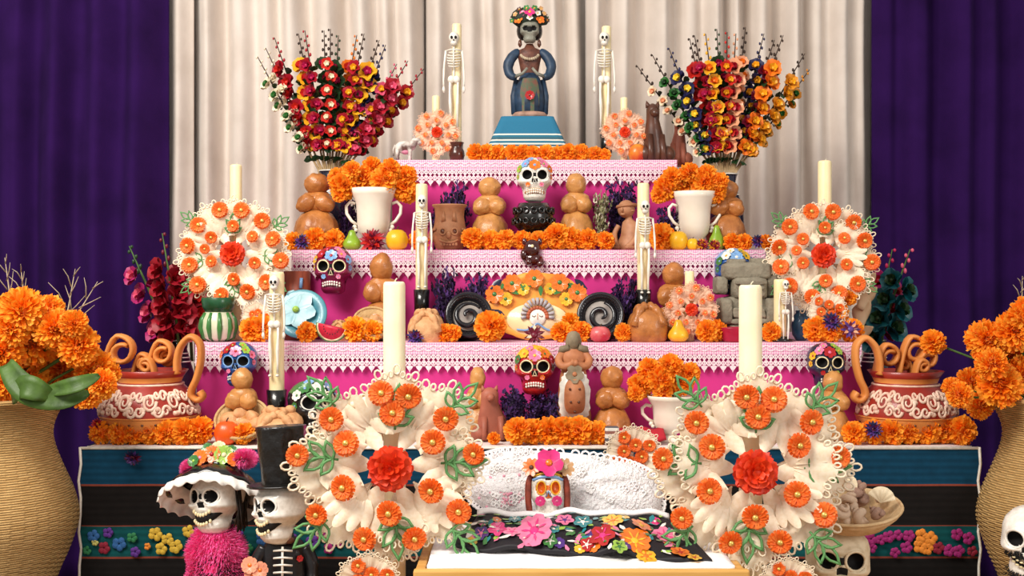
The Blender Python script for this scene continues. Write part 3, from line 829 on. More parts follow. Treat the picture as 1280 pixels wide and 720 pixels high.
PAINT = {k: mat('paint_' + k, c, 0.3, None, 25, coat=0.3, amt=.3) for k, c in dict(
    white='#efe9dd', red='#b0191c', magenta='#7d1040', blue='#1d4f94', navy='#18203c', black='#181516', yellow='#edb62a', orange='#ee7620', pink='#ea7aa0', hot='#e0307c',
    green='#3f7a3c', lime='#9cc04a', sky='#7fa9d8', teal='#1f7f86', cream='#eddcae', purple='#4d2a78', peach='#ee9a7a', brown='#5f3422', tan='#c99a6c').items()}
def sugar_skull(label, px, py, hpx, Y, body, crown, accents, rim='white', zsurf=None, teeth=True, tilt=0.0, rz=0.0, crown_z=.24, name='painted_skull'):
    h = hpx / S(Y)
    loc = (X(px, Y), Y, Z(py, Y))
    t = thing(name, label, 'skull', loc, (tilt, 0, rz), scale=h)
    link('skull_body', skull_mesh('skull_body', PAINT[body], PAINT[crown], crown_z), t)
    for sg in (-1, 1):
        MB().tube(ring_on_face(sg * .165, .085, .122, .12), .016, 6, closed=True).build('eye_rim', PAINT[rim], t)
    MB().tube([(-.04, skull_face_y(.04, -.1) - .03, -.105), (0, skull_face_y(0, -.0) - .05, .012), (.04, skull_face_y(.04, -.1) - .03, -.105), (0, skull_face_y(0, -.1) - .05, -.09)], .010, 5, closed=True).build('nose_rim', PAINT[rim], t)
    if teeth: teeth_parts(t, PAINT['white'], PAINT[body] if body not in ('white',) else PAINT['tan'])
    rn = random.Random(int(px))
    # painted flowers round the crown and on the cheeks
    spots = [(0, .30, .14), (-.2, .33, .11), (.2, .33, .11), (-.33, .22, .1), (.33, .22, .1), (-.1, .43, .09), (.12, .43, .09), (-.36, .05, .07), (.36, .05, .07)]
    for k, (x, z, r) in enumerate(spots):
        mb = MB(); a = accents[k % len(accents)]; b = accents[(k + 1) % len(accents)]
        w = interp(SK_W, z)
        xx = max(-w * .97, min(w * .97, x)); y = skull_face_y(xx, z)
        nrm = Vector((xx * 1.6, y * 1.4, (z - .05) * 1.1))
        blossom(mb, (xx, y, z), nrm, r, 6)
        mb.build('painted_flower', [PAINT[a], PAINT[b]], t)
    for sg in (-1, 1):
        mb = MB(); c = (sg * .15, skull_face_y(.15, -.13) - .03, -.13)
        blossom(mb, c, (sg * .3, -1, 0), .055, 6)
        mb.build('cheek_flower', [PAINT[accents[(1 + sg) % len(accents)]], PAINT[accents[0]]], t)
    return t
sugar_skull('white ceramic skull with black eye sockets resting on a black openwork bowl', 668, 225, 56, 0.60, 'white', 'white', ['orange', 'sky', 'pink', 'lime'], 'white', crown_z=.6)
sugar_skull('magenta painted skull with bared white teeth hung on the pink cloth', 417, 338, 60, 0.44, 'magenta', 'magenta', ['sky', 'red', 'pink', 'yellow'], 'cream')
sugar_skull('glossy red painted skull with a yellow floral crown above purple flowers', 668, 462, 62, 0.18, 'red', 'yellow', ['pink', 'yellow', 'orange', 'green', 'red'], 'cream')
sugar_skull('bright blue painted skull behind a bread doll', 299, 455, 56, 0.19, 'blue', 'blue', ['pink', 'red', 'lime', 'orange'], 'sky')
sugar_skull('black painted skull with a red rose crown behind a bread doll', 1032, 457, 58, 0.19, 'navy', 'navy', ['red', 'pink', 'lime', 'yellow'], 'cream')
sugar_skull('navy painted skull with pale blue flowers behind the grey stone idol', 917, 340, 60, 0.46, 'blue', 'sky', ['sky', 'white', 'yellow', 'green'], 'navy')

# ------------------------------------------------------------------ bread
m_bread = mat('golden_bread', '#cc9050', 0.4, '#965a28', 26, 1.0, bump=0.6, bscale=34, coat=0.15)
m_bread2 = mat('brown_bread', '#bd783c', 0.38, '#804620', 26, 1.0, bump=0.6, bscale=34, coat=0.2)
m_sugar = mat('sugared_bread', '#dba877', 0.6, '#b97a48', 30, 1.0, bump=0.5, bscale=60)
def lump(seed, amp=.05):
    o = Vector((seed * 3.1, seed * 1.7, seed * .9))
    return lambda d: 1 + amp * noise.noise(d * 1.6 + o) + amp * .55 * noise.noise(d * 4 + o) + amp * .25 * noise.noise(d * 9 + o)
def bread_doll(label, px, py_top, py_base, Y, zs, w, material=None, bare=False):
    """head, folded-arm torso and skirt of baked dough"""
    s = S(Y); H = (py_base - py_top) / s
    t = thing('bread_doll', label, 'bread', (X(px, Y), Y, zs))
    k = w / s / H
    mt = material or m_bread
    base = Z(py_base, Y) - zs
    sd = px * .013
    def E(c, r, nm, seed, amp=.11, n=30, m=20):
        MB().ell((c[0] * H, c[1] * H, base + c[2] * H), tuple(q * H for q in r), n, m, fn=lump(seed, amp)).build(nm, mt, t)
    E((0, 0, .84), (k * .30, k * .30, .165), 'head', sd)
    E((0, .0, .57), (k * .43, k * .30, .175), 'torso', sd + 1)
    for sg in (-1, 1):
        Ma = T(sg * k * .20 * H, -k * .22 * H, base + .545 * H) @ RY(sg * .55)
        MB().ell((0, 0, 0), (k * .25 * H, k * .17 * H, .12 * H), 24, 16, M=Ma, fn=lump(sd + 2 + sg, .14)).build('arm', mt, t)
    zb = -base / H
    MB().lathe([(k * .40 * H, base + (zb if base > 0.03 else 0) * H), (k * .50 * H, base + .05 * H), (k * .52 * H, base + .14 * H), (k * .46 * H, base + .28 * H), (k * .34 * H, base + .40 * H), (k * .2 * H, base + .45 * H)], 30,
               fn=lambda r, z, a: r * (1 + .04 * math.sin(5 * a + sd) + .03 * math.sin(9 * a) + .05 * noise.noise(Vector((math.cos(a) * 2, math.sin(a) * 2, z * 40 + sd))))).build('skirt', mt, t)
    return t
bread_doll('bread doll with crossed arms beside a dark vase and a white urn', 396, 217, 300, 0.66, T2, 54, m_bread2)
bread_doll('bread doll between the clay face pot and the white skull', 612, 222, 303, 0.66, T2, 46)
bread_doll('bread doll between the white skull and the dried purple flowers', 720, 217, 303, 0.66, T2, 44)
bread_doll('bread doll behind the green pear and the two red strawflowers', 908, 225, 303, 0.66, T2, 48, m_bread2)
bread_doll('bread doll beside the magenta skull and a small bread basket', 477, 317, 424, 0.42, T1, 48, m_bread2)
bread_doll('bread doll behind the small candle with peach flowers', 842, 328, 424, 0.44, T1, 48, m_bread2)
bread_doll('bread doll in front of the blue painted skull', 303, 460, 549, 0.13, TZ, 44)
bread_doll('bread doll beside the clay woman with a white apron', 765, 458, 549, 0.14, TZ, 48, m_bread2)
bread_doll('bread doll in front of the black painted skull', 1041, 464, 549, 0.13, TZ, 42)
bread_doll('round-headed bread doll behind the clay dog', 597, 459, 549, 0.17, TZ, 34)

def bone_bread(label, px, py, wpx, hpx, Y, zs, tilt=0.0, mt=None, standing=0.0):
    s = S(Y); r = wpx / s / 2; h = hpx / s
    t = thing('bone_bread', label, 'bread', (X(px, Y), Y, zs), (tilt, 0, 0))
    mt = mt or m_bread2
    MB().lathe([(r * .86, 0), (r * .97, h * .12), (r, h * .35), (r * .96, h * .55), (r * .84, h * .74), (r * .62, h * .87), (r * .3, h * .94), (r * .05, h * .95)], 28,
               fn=lambda q, z, a: q * (1 + .03 * math.sin(4 * a + px) + .02 * math.sin(9 * a))).build('loaf', mt, t)
    for k in range(4):
        a = PI / 4 + k * PI / 2
        pts = []; rad = []
        for q in range(9):
            u = q / 8; e = .18 + u * .78
            pts.append((math.cos(a) * r * e, math.sin(a) * r * e, h * (1.0 - .58 * e ** 3.2)))
            rad.append(r * (.13 + .09 * abs(math.cos(u * PI * 2))))
        MB().tube(pts, rad, 8).build('dough_bone', mt, t)
    MB().ell((0, 0, h * .98), (r * .2, r * .2, r * .17), 12, 8).build('dough_knob', mt, t)
    return t
bone_bread('round bone bread beside the skeleton candlestick and the dark star flower', 533, 0, 48, 38, 0.335, T1, .35, m_sugar)
bone_bread('glossy round bone bread beside the yellow pear', 809, 0, 52, 44, 0.33, T1, .12, m_bread2)
bone_bread('small bone bread behind the watermelon slice', 424, 0, 26, 24, 0.40, T1, .3, m_sugar)
bone_bread('sugared round bread standing behind the black top hat', 348, 0, 62, 26, 0.12, TZ, .2, m_sugar) if False else None

# ------------------------------------------------------------------ urns
m_ivory = mat('ivory_glaze', '#efe6d6', 0.35, '#e4d8c4', 10, coat=0.2)
def urn(label, px, py_top, Y, zs, wpx, m=None):
    s = S(Y); H = Z(py_top, Y) - zs; w = wpx / s / 2
    t = thing('white_urn', label, 'urn', (X(px, Y), Y, zs))
    MB().lathe([(w * .52, 0), (w * .55, H * .03), (w * .48, H * .07), (w * .28, H * .12), (w * .24, H * .16), (w * .42, H * .2), (w * .62, H * .3), (w * .68, H * .42), (w * .7, H * .62), (w * .74, H * .78), (w * .9, H * .9), (w, H), (w * .95, H), (w * .8, H * .9), (w * .6, H * .6), (w * .1, H * .3)], 32).build('body', m or m_ivory, t)
    for sg in (-1, 1):
        MB().tube([(sg * w * .70, 0, H * .42), (sg * w * .92, 0, H * .48), (sg * w * 1.12, 0, H * .6), (sg * w * 1.14, 0, H * .72), (sg * w * .98, 0, H * .79), (sg * w * .76, 0, H * .76)], w * .07, 8).build('handle', m or m_ivory, t)
        MB().ell((sg * w * .78, -w * .05, H * .38), w * .10, 10, 6).ell((sg * w * .72, -w * .12, H * .33), w * .08, 10, 6).build('boss', m or m_ivory, t)
    return t
urn('white two-handled urn beside the green and yellow fruit on the middle step', 467, 236, 0.62, T2, 60)
urn('white two-handled urn beside the red strawflowers on the middle step', 868, 240, 0.62, T2, 56)
urn('pale two-handled urn of marigolds behind the wax flower wheel', 838, 494, 0.12, TZ, 62)
LU = ('orange marigold heaped in the white urn beside the clay face pot', 'marigolds in the urn by the face pot')
for a, b, d in [(430, 232, 36), (455, 224, 34), (480, 226, 36), (505, 234, 36), (422, 222, 26), (440, 214, 26), (465, 209, 27), (488, 212, 27), (508, 220, 27), (512, 244, 22), (424, 243, 20)]:
    marigold(a, b, d, 0.62 + RND.uniform(-.03, .03), *LU, stem_to=(X(467, .62), .62, Z(262, .62)))
LU = ('orange marigold heaped in the white urn beside the dried purple flowers', 'marigolds in the urn by the purple flowers')
for a, b, d in [(832, 236, 33), (855, 228, 34), (880, 229, 36), (893, 240, 30), (840, 222, 26), (862, 216, 26), (884, 218, 26), (824, 244, 22), (900, 226, 22)]:
    marigold(a, b, d, 0.62 + RND.uniform(-.03, .03), *LU, stem_to=(X(868, .62), .62, Z(265, .62)))
LU = ('orange marigold heaped in the urn on the table beside a bread doll', 'marigolds in the table urn')
for a, b, d in [(800, 482, 32), (825, 474, 36), (850, 478, 34), (812, 462, 30), (838, 458, 32), (862, 466, 28), (795, 492, 22), (828, 490, 26)]:
    marigold(a, b, d, 0.12 + RND.uniform(-.03, .03), *LU, stem_to=(X(838, .12), .12, Z(515, .12)))

# ------------------------------------------------------------------ clay pots with curled handles
m_clay = mat('orange_clay', '#d98a45', 0.5, '#c1722f', 10, bump=0.05)
m_redclay = mat('red_slip', '#9c2a1c', 0.4, '#841f14', 10, coat=0.2)
m_slipw = mat('cream_slip', '#f0d8c2', 0.5, '#d49a84', 60, 1.0)
def on_pot(a, z, prof): 
    r = interp([(zz, rr) for rr, zz in prof], z); return (r * math.cos(a), r * math.sin(a), z)
def curl_pot(label, px, Y, zs, wpx, pyrim, loops, flip=1):
    s = S(Y); w = wpx / s / 2; H = Z(pyrim, Y) - zs
    t = thing('curl_handled_pot', label, 'pot', (X(px, Y), Y, zs))
    prof = [(w * .62, 0), (w * .8, H * .08), (w * .95, H * .2), (w, H * .34), (w * .97, H * .5), (w * .85, H * .66), (w * .68, H * .78), (w * .62, H * .83), (w * .66, H * .9), (w * .76, H)]
    mb = MB(); mb.lathe(prof + [(w * .7, H), (w * .56, H * .85), (w * .6, H * .6), (w * .3, H * .1)], 40, cap0=True)
    n = 40
    for i in range(len(mb.mi)):
        ri = i // n
        if ri in (0, 1, 2) or ri == 7: mb.mi[i] = 1
    mb.build('body', [m_redclay, m_clay], t)
    MB().tube([on_pot(2 * PI * k / 40, H * .80, prof) for k in range(40)], w * .025, 6, closed=True).build('neck_beading', m_slipw, t)
    MB().tube([on_pot(2 * PI * k / 40, H * .35, prof) for k in range(40)], w * .02, 6, closed=True).build('belly_line', m_clay, t)
    # white painted scrolls laid round the belly
    sc = random.Random(int(px))
    for a0 in [-PI / 2 + q for q in (-1.35, -.8, -.27, .27, .8, 1.35)]:
        mb = MB(); sg = 1 if int(a0 * 100) % 2 else -1
        for (rr, dz, da, turns) in [(.13, .03, 0, 1.6), (.09, -.10, .17, 1.3), (.08, .10, -.22, 1.2), (.08, -.10, -.2, 1.2), (.06, .12, .16, 1.1)]:
            pts = []; rad = []
            for k in range(18):
                u = k / 17; an = u * turns * 2 * PI * sg; ra = rr * (1 - .75 * u)
                zc = H * (.56 + dz) + math.sin(an) * ra * H; ac = a0 + da + math.cos(an) * ra * 1.15
                p = Vector(on_pot(ac, zc, prof)); p.x *= 1.008; p.y *= 1.008; pts.append(tuple(p)); rad.append(w * .036 * (1 - .5 * u))
            mb.tube(pts, rad, 6, flat=1.0)
        for q in range(7):
            an = sc.uniform(0, 6.28); pz = H * (.54 + .12 * math.sin(an)); pa = a0 + .16 * math.cos(an)
            mb.ell(on_pot(pa, pz, prof), (w * .065, w * .03, w * .05), 8, 5)
        mb.build('painted_scroll', m_slipw, t)
    for k in range(12):
        a = -PI + k * PI / 12 + .13; p = on_pot(a, H * .27, prof)
        MB().ell(p, (w * .03, w * .02, w * .025), 6, 4).build('dark_dot', PAINT['brown'], t)
    # ribbon-like curled loops standing on the rim
    for (x, hz, lr, tw, yy) in loops:
        pts = []; L = hz * H; rr = lr * w
        base = Vector((x * w, yy * w, H * .93))
        for k in range(26):
            u = k / 25
            if u < .5:
                an = PI - u / .5 * PI
                p = (math.cos(an) * rr, 0, math.sin(an) * rr * .9 + (L - rr) * sm(0, .25, u))
            else:
                an = -(u - .5) / .5 * PI * 1.6; q = rr * (1 - .55 * (u - .5) / .5)
                p = (rr - q + math.cos(an) * q, 0, (L - rr) + math.sin(an) * q * 1.0 - (u - .5) * rr * .4)
            pts.append(base + Vector((p[0] * tw, p[1], p[2])))
        lo = MB().tube(pts, w * .055, 8, flat=3.2, up=(0, 1, 0)).build('curled_loop', m_clay, t)
        nd = MB()
        for k in range(2, 13, 2): nd.ell(pts[k] + Vector((0, -w * .10, 0)), (w * .02, w * .02, w * .02), 6, 4)
        nd.build('loop_dots', PAINT['brown'], lo)
    # big side handle with a foot curl
    pts = [(flip * w * x, -w * .25, H * z) for x, z in [(.62, .95), (.62, 1.15), (.7, 1.35), (.9, 1.48), (1.08, 1.38), (1.10, 1.15), (1.02, .9), (.92, .74), (.92, .64), (1.04, .58), (1.14, .63), (1.08, .70)]]
    MB().tube(smooth(pts), w * .07, 8, flat=2.6, up=(0, 1, 0)).build('side_handle', m_clay, t)
    return t
curl_pot('red and orange clay pot with curled loops beside the magenta gladiolus', 188, 0.17, TZ, 122, 462, [(-.62, .58, .30, 1, -.1), (-.2, .30, .16, 1, .1), (.02, .24, .13, -1, -.2), (.2, .50, .24, 1, .0), (.36, .36, .17, -1, .2)], 1)
curl_pot('red and orange clay pot with curled loops beside the black painted skull', 1132, 0.17, TZ, 122, 463, [(-.4, .46, .22, 1, 0), (.02, .28, .14, -1, .15), (.12, .58, .26, 1, 0), (.42, .40, .2, 1, .1), (.22, .24, .12, 1, -.25)], -1)

# ------------------------------------------------------------------ fan bouquets of painted wooden flowers
m_stick = mat('dry_stick', '#b79a72', 0.7, '#94774f', 30)
m_twig = mat('dark_twig', '#3b2a20', 0.7, '#2b1d16', 30)
FCOL = {k: mat('petal_' + k, c, 0.45, None, 60, amt=.5, coat=.1) for k, c in dict(
    cream='#f0dfc0', crimson='#a51226', red='#c8261c', yellow='#f2ae22', orange='#ef7a1d', dkgreen='#22401f', green='#2f6d2c', magenta='#b3174f', pink='#e05a7a', peach='#f0a87e', navy='#23234e',
    amber='#dd8d1e', lemon='#f4d13c', wine='#6d0f2a', teal='#0d5a63', lavender='#5d3a86').items()}
m_vase_dk = mat('dark_blue_glaze', '#1a1a2a', 0.25, '#101018', 20, coat=.4)
def cup_mesh(c1, c2, seed):
    rn = random.Random(seed); mb = MB()
    for k in range(5): mb.petal(1.0, .62, RZ(2 * PI * k / 5) @ RX(math.radians(38 + rn.uniform(-6, 6))), 4, 3, cup=-.35, bend=.35, tip=.55, base=.35)
    mb.cur = 1
    for k in range(5): mb.petal(.7, .34, RZ(2 * PI * (k + .5) / 5) @ RX(math.radians(18)), 3, 2, cup=-.3, bend=.3, tip=.5, base=.4, start=.1)
    mb.ell((0, 0, .35), (.22, .22, .2), 8, 5)
    return mb.mesh('wooden_flower', [FCOL[c1], FCOL[c2]])
_cups = {}
def cup(c1, c2):
    if (c1, c2) not in _cups: _cups[(c1, c2)] = cup_mesh(c1, c2, len(_cups))
    return _cups[(c1, c2)]
SLEAF = MB().petal(1, .28, None, 4, 2, cup=.3, bend=.5, tip=.05, base=.3).mesh('stem_leaf', FCOL['dkgreen'])
def flower_stem(mouth, tip, Y, dY, cols, label, group, nf=7, fs=10.5, side=0, seed=0, f0=.17, f1=.74):
    rn = random.Random(seed)
    a = Vector((X(mouth[0], Y), Y, Z(mouth[1], Y))); Yt = Y + dY; b = Vector((X(tip[0], Yt), Yt, Z(tip[1], Yt)))
    a2 = a - (b - a).normalized() * .09; a2.x = lerp(a.x, a2.x, .4)
    t = thing('wooden_flower_stem', label, 'flower', a, group=group)
    d = b - a
    MB().tube([a2 - a, Vector((0, 0, 0)), d * .4], .0042, 6).build('stick', m_stick, t)
    MB().tube([d * .38, d * .7, d], [.0032, .003, .0015], 5).build('twig', m_twig, t)
    for k in range(nf):
        f = lerp(f0, f1, k / (nf - 1)); sg = 1 if k % 2 else -1
        r = fs / S(Y) * lerp(1.12, 1.2, k / nf)
        off = Vector((side * .012 + sg * .004, -.022, 0))
        ax = Vector((side * .8 + sg * .25 + rn.uniform(-.2, .2), -1 + .35 * abs(side), .25 + rn.uniform(-.2, .3)))
        M = T(*(d * f + off)) @ face(ax) @ RZ(rn.uniform(0, 6)) @ SC(r)
        link('wooden_flower', cup(*cols), t, M=M)
        for lv in range(2): link('stem_leaf', SLEAF, t, M=T(*(d * (f - .03 - .05 * lv))) @ face((-sg * (.8 - 1.5 * lv) + side, -.5, .4 - .6 * lv)) @ RZ(rn.uniform(-.5, .5)) @ SC(r * 1.3))
    bd = MB(); nb = 7
    bd.cur = 0
    for k in range(nb):
        f = lerp(f1 + .05, .985, k / (nb - 1)); sg = 1 if k % 2 else -1
        p = d * f + Vector((sg * .006, -.002, .003))
        bd.ell(p, (.0052 * lerp(1, .6, k / nb), .0045, .0075 * lerp(1, .6, k / nb)), 6, 5)
    bd.build('buds', FCOL[cols[0]] if rn.random() < .35 else m_twig, t)
    return t
LB = 'wooden flowers in the bouquet beside the cow figurine'
lstems = [((322, 71), ('cream', 'green'), -1, 8.5), ((343, 47), ('crimson', 'red'), -.8, 11), ((332, 60), ('cream', 'cream'), -1, 7), ((373, 42), ('yellow', 'red'), -.3, 11), ((381, 38), ('crimson', 'magenta'), -.2, 9), ((405, 38), ('dkgreen', 'magenta'), 0, 9),
          ((413, 36), ('red', 'cream'), 0, 8), ((423, 44), ('dkgreen', 'magenta'), .1, 10), ((446, 44), ('orange', 'red'), .1, 10), ((455, 42), ('crimson', 'yellow'), .2, 9), ((474, 50), ('yellow', 'magenta'), .3, 12), ((482, 56), ('navy', 'dkgreen'), .4, 9),
          ((496, 80), ('pink', 'yellow'), .6, 9), ((510, 76), ('crimson', 'pink'), .8, 11), ((530, 86), ('crimson', 'yellow'), 1, 10)]
names = {'cream': 'cream', 'crimson': 'crimson', 'yellow': 'yellow', 'dkgreen': 'dark green', 'red': 'red', 'orange': 'orange', 'navy': 'navy blue', 'pink': 'pink', 'peach': 'peach', 'amber': 'amber', 'green': 'green', 'wine': 'wine red'}
cn = {'green': 'green', 'red': 'red', 'cream': 'cream', 'magenta': 'magenta', 'yellow': 'yellow', 'dkgreen': 'dark green', 'pink': 'pink', 'lemon': 'lemon yellow', 'crimson': 'crimson', 'orange': 'orange', 'wine': 'wine red', 'amber': 'amber', 'peach': 'peach'}
def vase_dark(label, px, pytop, Y, zs, wpx):
    s = S(Y); H = Z(pytop, Y) - zs; w = wpx / s / 2
    t = thing('dark_vase', label, 'vase', (X(px, Y), Y, zs))
    prof = [(w * .55, 0), (w * .7, H * .06), (w, H * .35), (w * .95, H * .55), (w * .6, H * .8), (w * .5, H * .88), (w * .62, H), (w * .55, H), (w * .42, H * .88), (w * .5, H * .7), (w * .2, H * .1)]
    MB().lathe(prof, 28).build('body', m_vase_dk, t)
    for zz in (.99, .83, .78, .73):
        r = interp([(p[1], p[0]) for p in prof[:7]], H * zz) * 1.01
        MB().tube([(r * math.cos(2 * PI * k / 28), r * math.sin(2 * PI * k / 28), H * zz) for k in range(28)], .0025, 5, closed=True).build('white_line', PAINT['white'], t)
vase_dark('dark glazed vase holding the bouquet beside the cow figurine', 415, 213, 0.90, T2, 52)
vase_dark('dark glazed vase with white lines holding the bouquet with navy flowers', 908, 217, 0.90, T2, 44)
for k, (tp, cols, sd, fs) in enumerate(lstems):
    m = (398 + k * 2.4, 212)
    flower_stem(m, tp, 0.90, RND.uniform(-.10, .06) - .03 * (1 - abs(sd)), cols, f'stem of {names[cols[0]]} wooden flowers with {cn[cols[1]]} centres beside the cow figurine' if cols[0] != cols[1] else f'stem of {names[cols[0]]} wooden buds beside the cow figurine', LB, fs=fs, side=sd * .8, seed=k)
RB = 'wooden flowers in the bouquet behind the dark brown dog'
rstems = [((796, 82), ('cream', 'peach'), -1, 7), ((815, 68), ('green', 'dkgreen'), -.9, 7.5), ((836, 60), ('navy', 'lemon'), -.7, 10), ((862, 48), ('red', 'crimson'), -.3, 11), ((868, 44), ('crimson', 'magenta'), -.2, 9), ((882, 42), ('yellow', 'orange'), -.1, 9), ((896, 36), ('dkgreen', 'magenta'), 0, 10),
          ((909, 40), ('red', 'yellow'), 0, 8), ((920, 42), ('peach', 'crimson'), .1, 11), ((932, 34), ('peach', 'orange'), .1, 8), ((955, 42), ('navy', 'yellow'), .2, 10), ((968, 50), ('wine', 'red'), .5, 9), ((979, 44), ('orange', 'yellow'), .6, 11), ((1006, 67), ('amber', 'yellow'), .9, 10), ((1012, 87), ('amber', 'green'), 1, 8)]
for k, (tp, cols, sd, fs) in enumerate(rstems):
    m = (894 + k * 1.9, 214)
    flower_stem(m, tp, 0.90, RND.uniform(-.10, .06) - .03 * (1 - abs(sd)), cols, f'stem of {names[cols[0]]} wooden flowers with {cn[cols[1]]} centres behind the dark brown dog', RB, fs=fs, side=sd * .8, seed=50 + k)

# ------------------------------------------------------------------ top step: draped pedestal and crowned figurine
YP = 0.98
def stripe_cloth(name, base, bands, z0, z1):
    m = bpy.data.materials.new(name); m.use_nodes = True
    nt = m.node_tree; N = nt.nodes; L = nt.links; b = N['Principled BSDF']
    tcn = N.new('ShaderNodeTexCoord'); sp = N.new('ShaderNodeSeparateXYZ'); L.new(tcn.outputs['Object'], sp.inputs[0])
    mr = N.new('ShaderNodeMapRange'); mr.inputs['From Min'].default_value = z0; mr.inputs['From Max'].default_value = z1
    L.new(sp.outputs['Z'], mr.inputs['Value'])
    rp = N.new('ShaderNodeValToRGB'); cr = rp.color_ramp; cr.interpolation = 'CONSTANT'
    cr.elements[0].position = 0; cr.elements[0].color = lin(bands[0][1]); cr.elements[1].position = bands[1][0]; cr.elements[1].color = lin(bands[1][1])
    for p, c in bands[2:]:
        e = cr.elements.new(p); e.color = lin(c)
    L.new(mr.outputs[0], rp.inputs['Fac']); L.new(rp.outputs['Color'], b.inputs['Base Color']); b.inputs['Roughness'].default_value = .9
    nz = N.new('ShaderNodeTexNoise'); nz.inputs['Scale'].default_value = 250; L.new(tcn.outputs['Object'], nz.inputs['Vector'])
    bp = N.new('ShaderNodeBump'); bp.inputs['Strength'].default_value = .3; bp.inputs['Distance'].default_value = .003; L.new(nz.outputs['Fac'], bp.inputs['Height']); L.new(bp.outputs['Normal'], b.inputs['Normal'])
    return m
s_ = S(YP); hp = Z(149, YP) - T3
m_bluecloth = stripe_cloth('blue_striped_cloth', '#2a86a8', [(0, '#2a6f88'), (.16, '#d8d4c8'), (.22, '#2a6f88'), (.32, '#dcd8cc'), (.36, '#3b5f6c'), (.40, '#dcd8cc'), (.43, '#2a6f88'), (.48, '#dcd8cc'), (.51, '#35606e'), (.56, '#2a6f88'), (.60, '#e0dcd0'), (.63, '#246f90')], 0, hp)
t = thing('draped_pedestal', 'pedestal draped in blue cloth with white stripes on the top step', 'pedestal', (X(659, YP), YP, T3))
MB().box((0, 0, hp * .45), (.15, .13, hp * .9)).build('plinth', m_box, t, False)
mb = MB(); rs = []
for k in range(9):
    u = k / 8; hw = lerp(.170, .098, u) + .006 * (1 - u); hd = lerp(.11, .075, u)
    ring = []
    for j in range(48):
        a = 2 * PI * (j + .5) / 48; c, sn = math.cos(a), math.sin(a); e = .22
        x = hw * math.copysign(abs(c) ** e, c); y = hd * math.copysign(abs(sn) ** e, sn)
        w = .004 * (1 - u) * math.sin(j * 1.9)
        ring.append((x * (1 + w * 3), y + w, hp * u + .001))
    rs.append(ring)
mb.rings(rs, cap0=False); mb.build('drape', m_bluecloth, t)

m_indigo = mat('indigo_dress', '#2a425c', 0.5, '#161f2a', 40, 1.0, bump=.1)
m_bodice = mat('brown_bodice', '#6b3f30', 0.5, '#4c2b22', 60, bump=.2, bscale=120)
m_greysk = mat('grey_bone', '#8d8b7d', 0.5, '#6f7065', 30)
zf = Z(149, YP) + .002
def fz(py): return Z(py, YP) - zf
def fx(px): return (px - 662) / s_
t = thing('crowned_figurine', 'skeleton lady figurine in an indigo dress with a flower crown on the blue pedestal', 'figurine', (X(662, YP), YP, zf))
MB().lathe([(fx(684), 0), (fx(684), .012), (fx(682), .02)], 28).build('base', mat('figurine_base', '#b08a78', .6, '#8a6a58', 30), t)
MB().lathe([(fx(681), .015), (fx(681), fz(125)), (fx(679), fz(110)), (fx(675), fz(98)), (fx(671), fz(92))], 28, M=SC(1, .8, 1), fn=lambda r, z, a: r * (1 + .05 * math.sin(10 * a))).build('skirt', m_indigo, t)
ap = MB().petal(fz(100) - fz(143), .036, T(0, -.046, fz(143)), 5, 3, cup=.3, tip=.7, base=.9).build('apron', mat('green_apron', '#4b5b42', .6, '#7a4438', 60), t)
mb = MB(); blossom(mb, (0, -.056, fz(122)), (0, -1, 0), .018, 8); mb.build('apron_rose', [PAINT['red'], PAINT['brown']], ap)
MB().rings([[(math.cos(a) * w / s_, math.sin(a) * w * .65 / s_, fz(py)) for a in [2 * PI * k / 20 for k in range(20)]] for py, w in [(98, 9), (90, 11), (80, 13), (70, 15), (63, 14), (60, 7), (55, 4)]]).build('torso', m_bodice, t)
nk = MB()
for k in range(11):
    a = -PI * .9 + k * PI * .8 / 10; nk.ell((math.cos(a) * 11 / s_, -.012 + math.sin(a) * .022, fz(68 + 8 * math.sin(-a))), .0062, 8, 5)
nk.build('necklace', mat('necklace_shell', '#b8a68c', .4, '#8f7d66', 60), t)
for sg in (-1, 1):
    MB().tube(smooth([(sg * 13 / s_, 0, fz(64)), (sg * 22 / s_, -.005, fz(72)), (sg * 27 / s_, -.01, fz(84)), (sg * 24 / s_, -.02, fz(95)), (sg * 18 / s_, -.035, fz(99))], 3), [x / s_ for x in (4, 5.5, 6, 6.5, 6.5, 7, 6.5, 6, 6, 5.5, 5, 4.5, 4)], 10).build('sleeve', m_indigo, t)
    MB().tube([(sg * 19 / s_, -.03, fz(98)), (sg * 9 / s_, -.05, fz(95)), (sg * 3 / s_, -.052, fz(88))], [.007, .006, .005], 7).build('forearm', m_greysk, t)
    MB().lathe([(.001, 0), (.006, -.006), (.008, -.02), (.002, -.03)], 8, M=T(sg * 12 / s_, -.01, fz(50))).build('earring', PAINT['brown'], t)
    MB().tube([(sg * 16 / s_, .01, fz(100)), (sg * 20 / s_, .0, fz(120)), (sg * 19 / s_, -.01, fz(143))], .012, 8).build('shawl_end', m_indigo, t)
hd = link('skull', skull_mesh('figurine_skull', m_greysk, None, n=36, m=32), t, loc=(0, -.008, fz(40))); hd.scale = (32 / s_ * .95, 32 / s_ * .9, 30 / s_)
MB().ell((-9 / s_, .012, fz(38)), (.022, .03, .036), 12, 8).ell((9 / s_, .012, fz(38)), (.022, .03, .036), 12, 8).ell((0, .02, fz(30)), (.04, .035, .036), 12, 8).build('hair', m_black, t)
rn = random.Random(3)
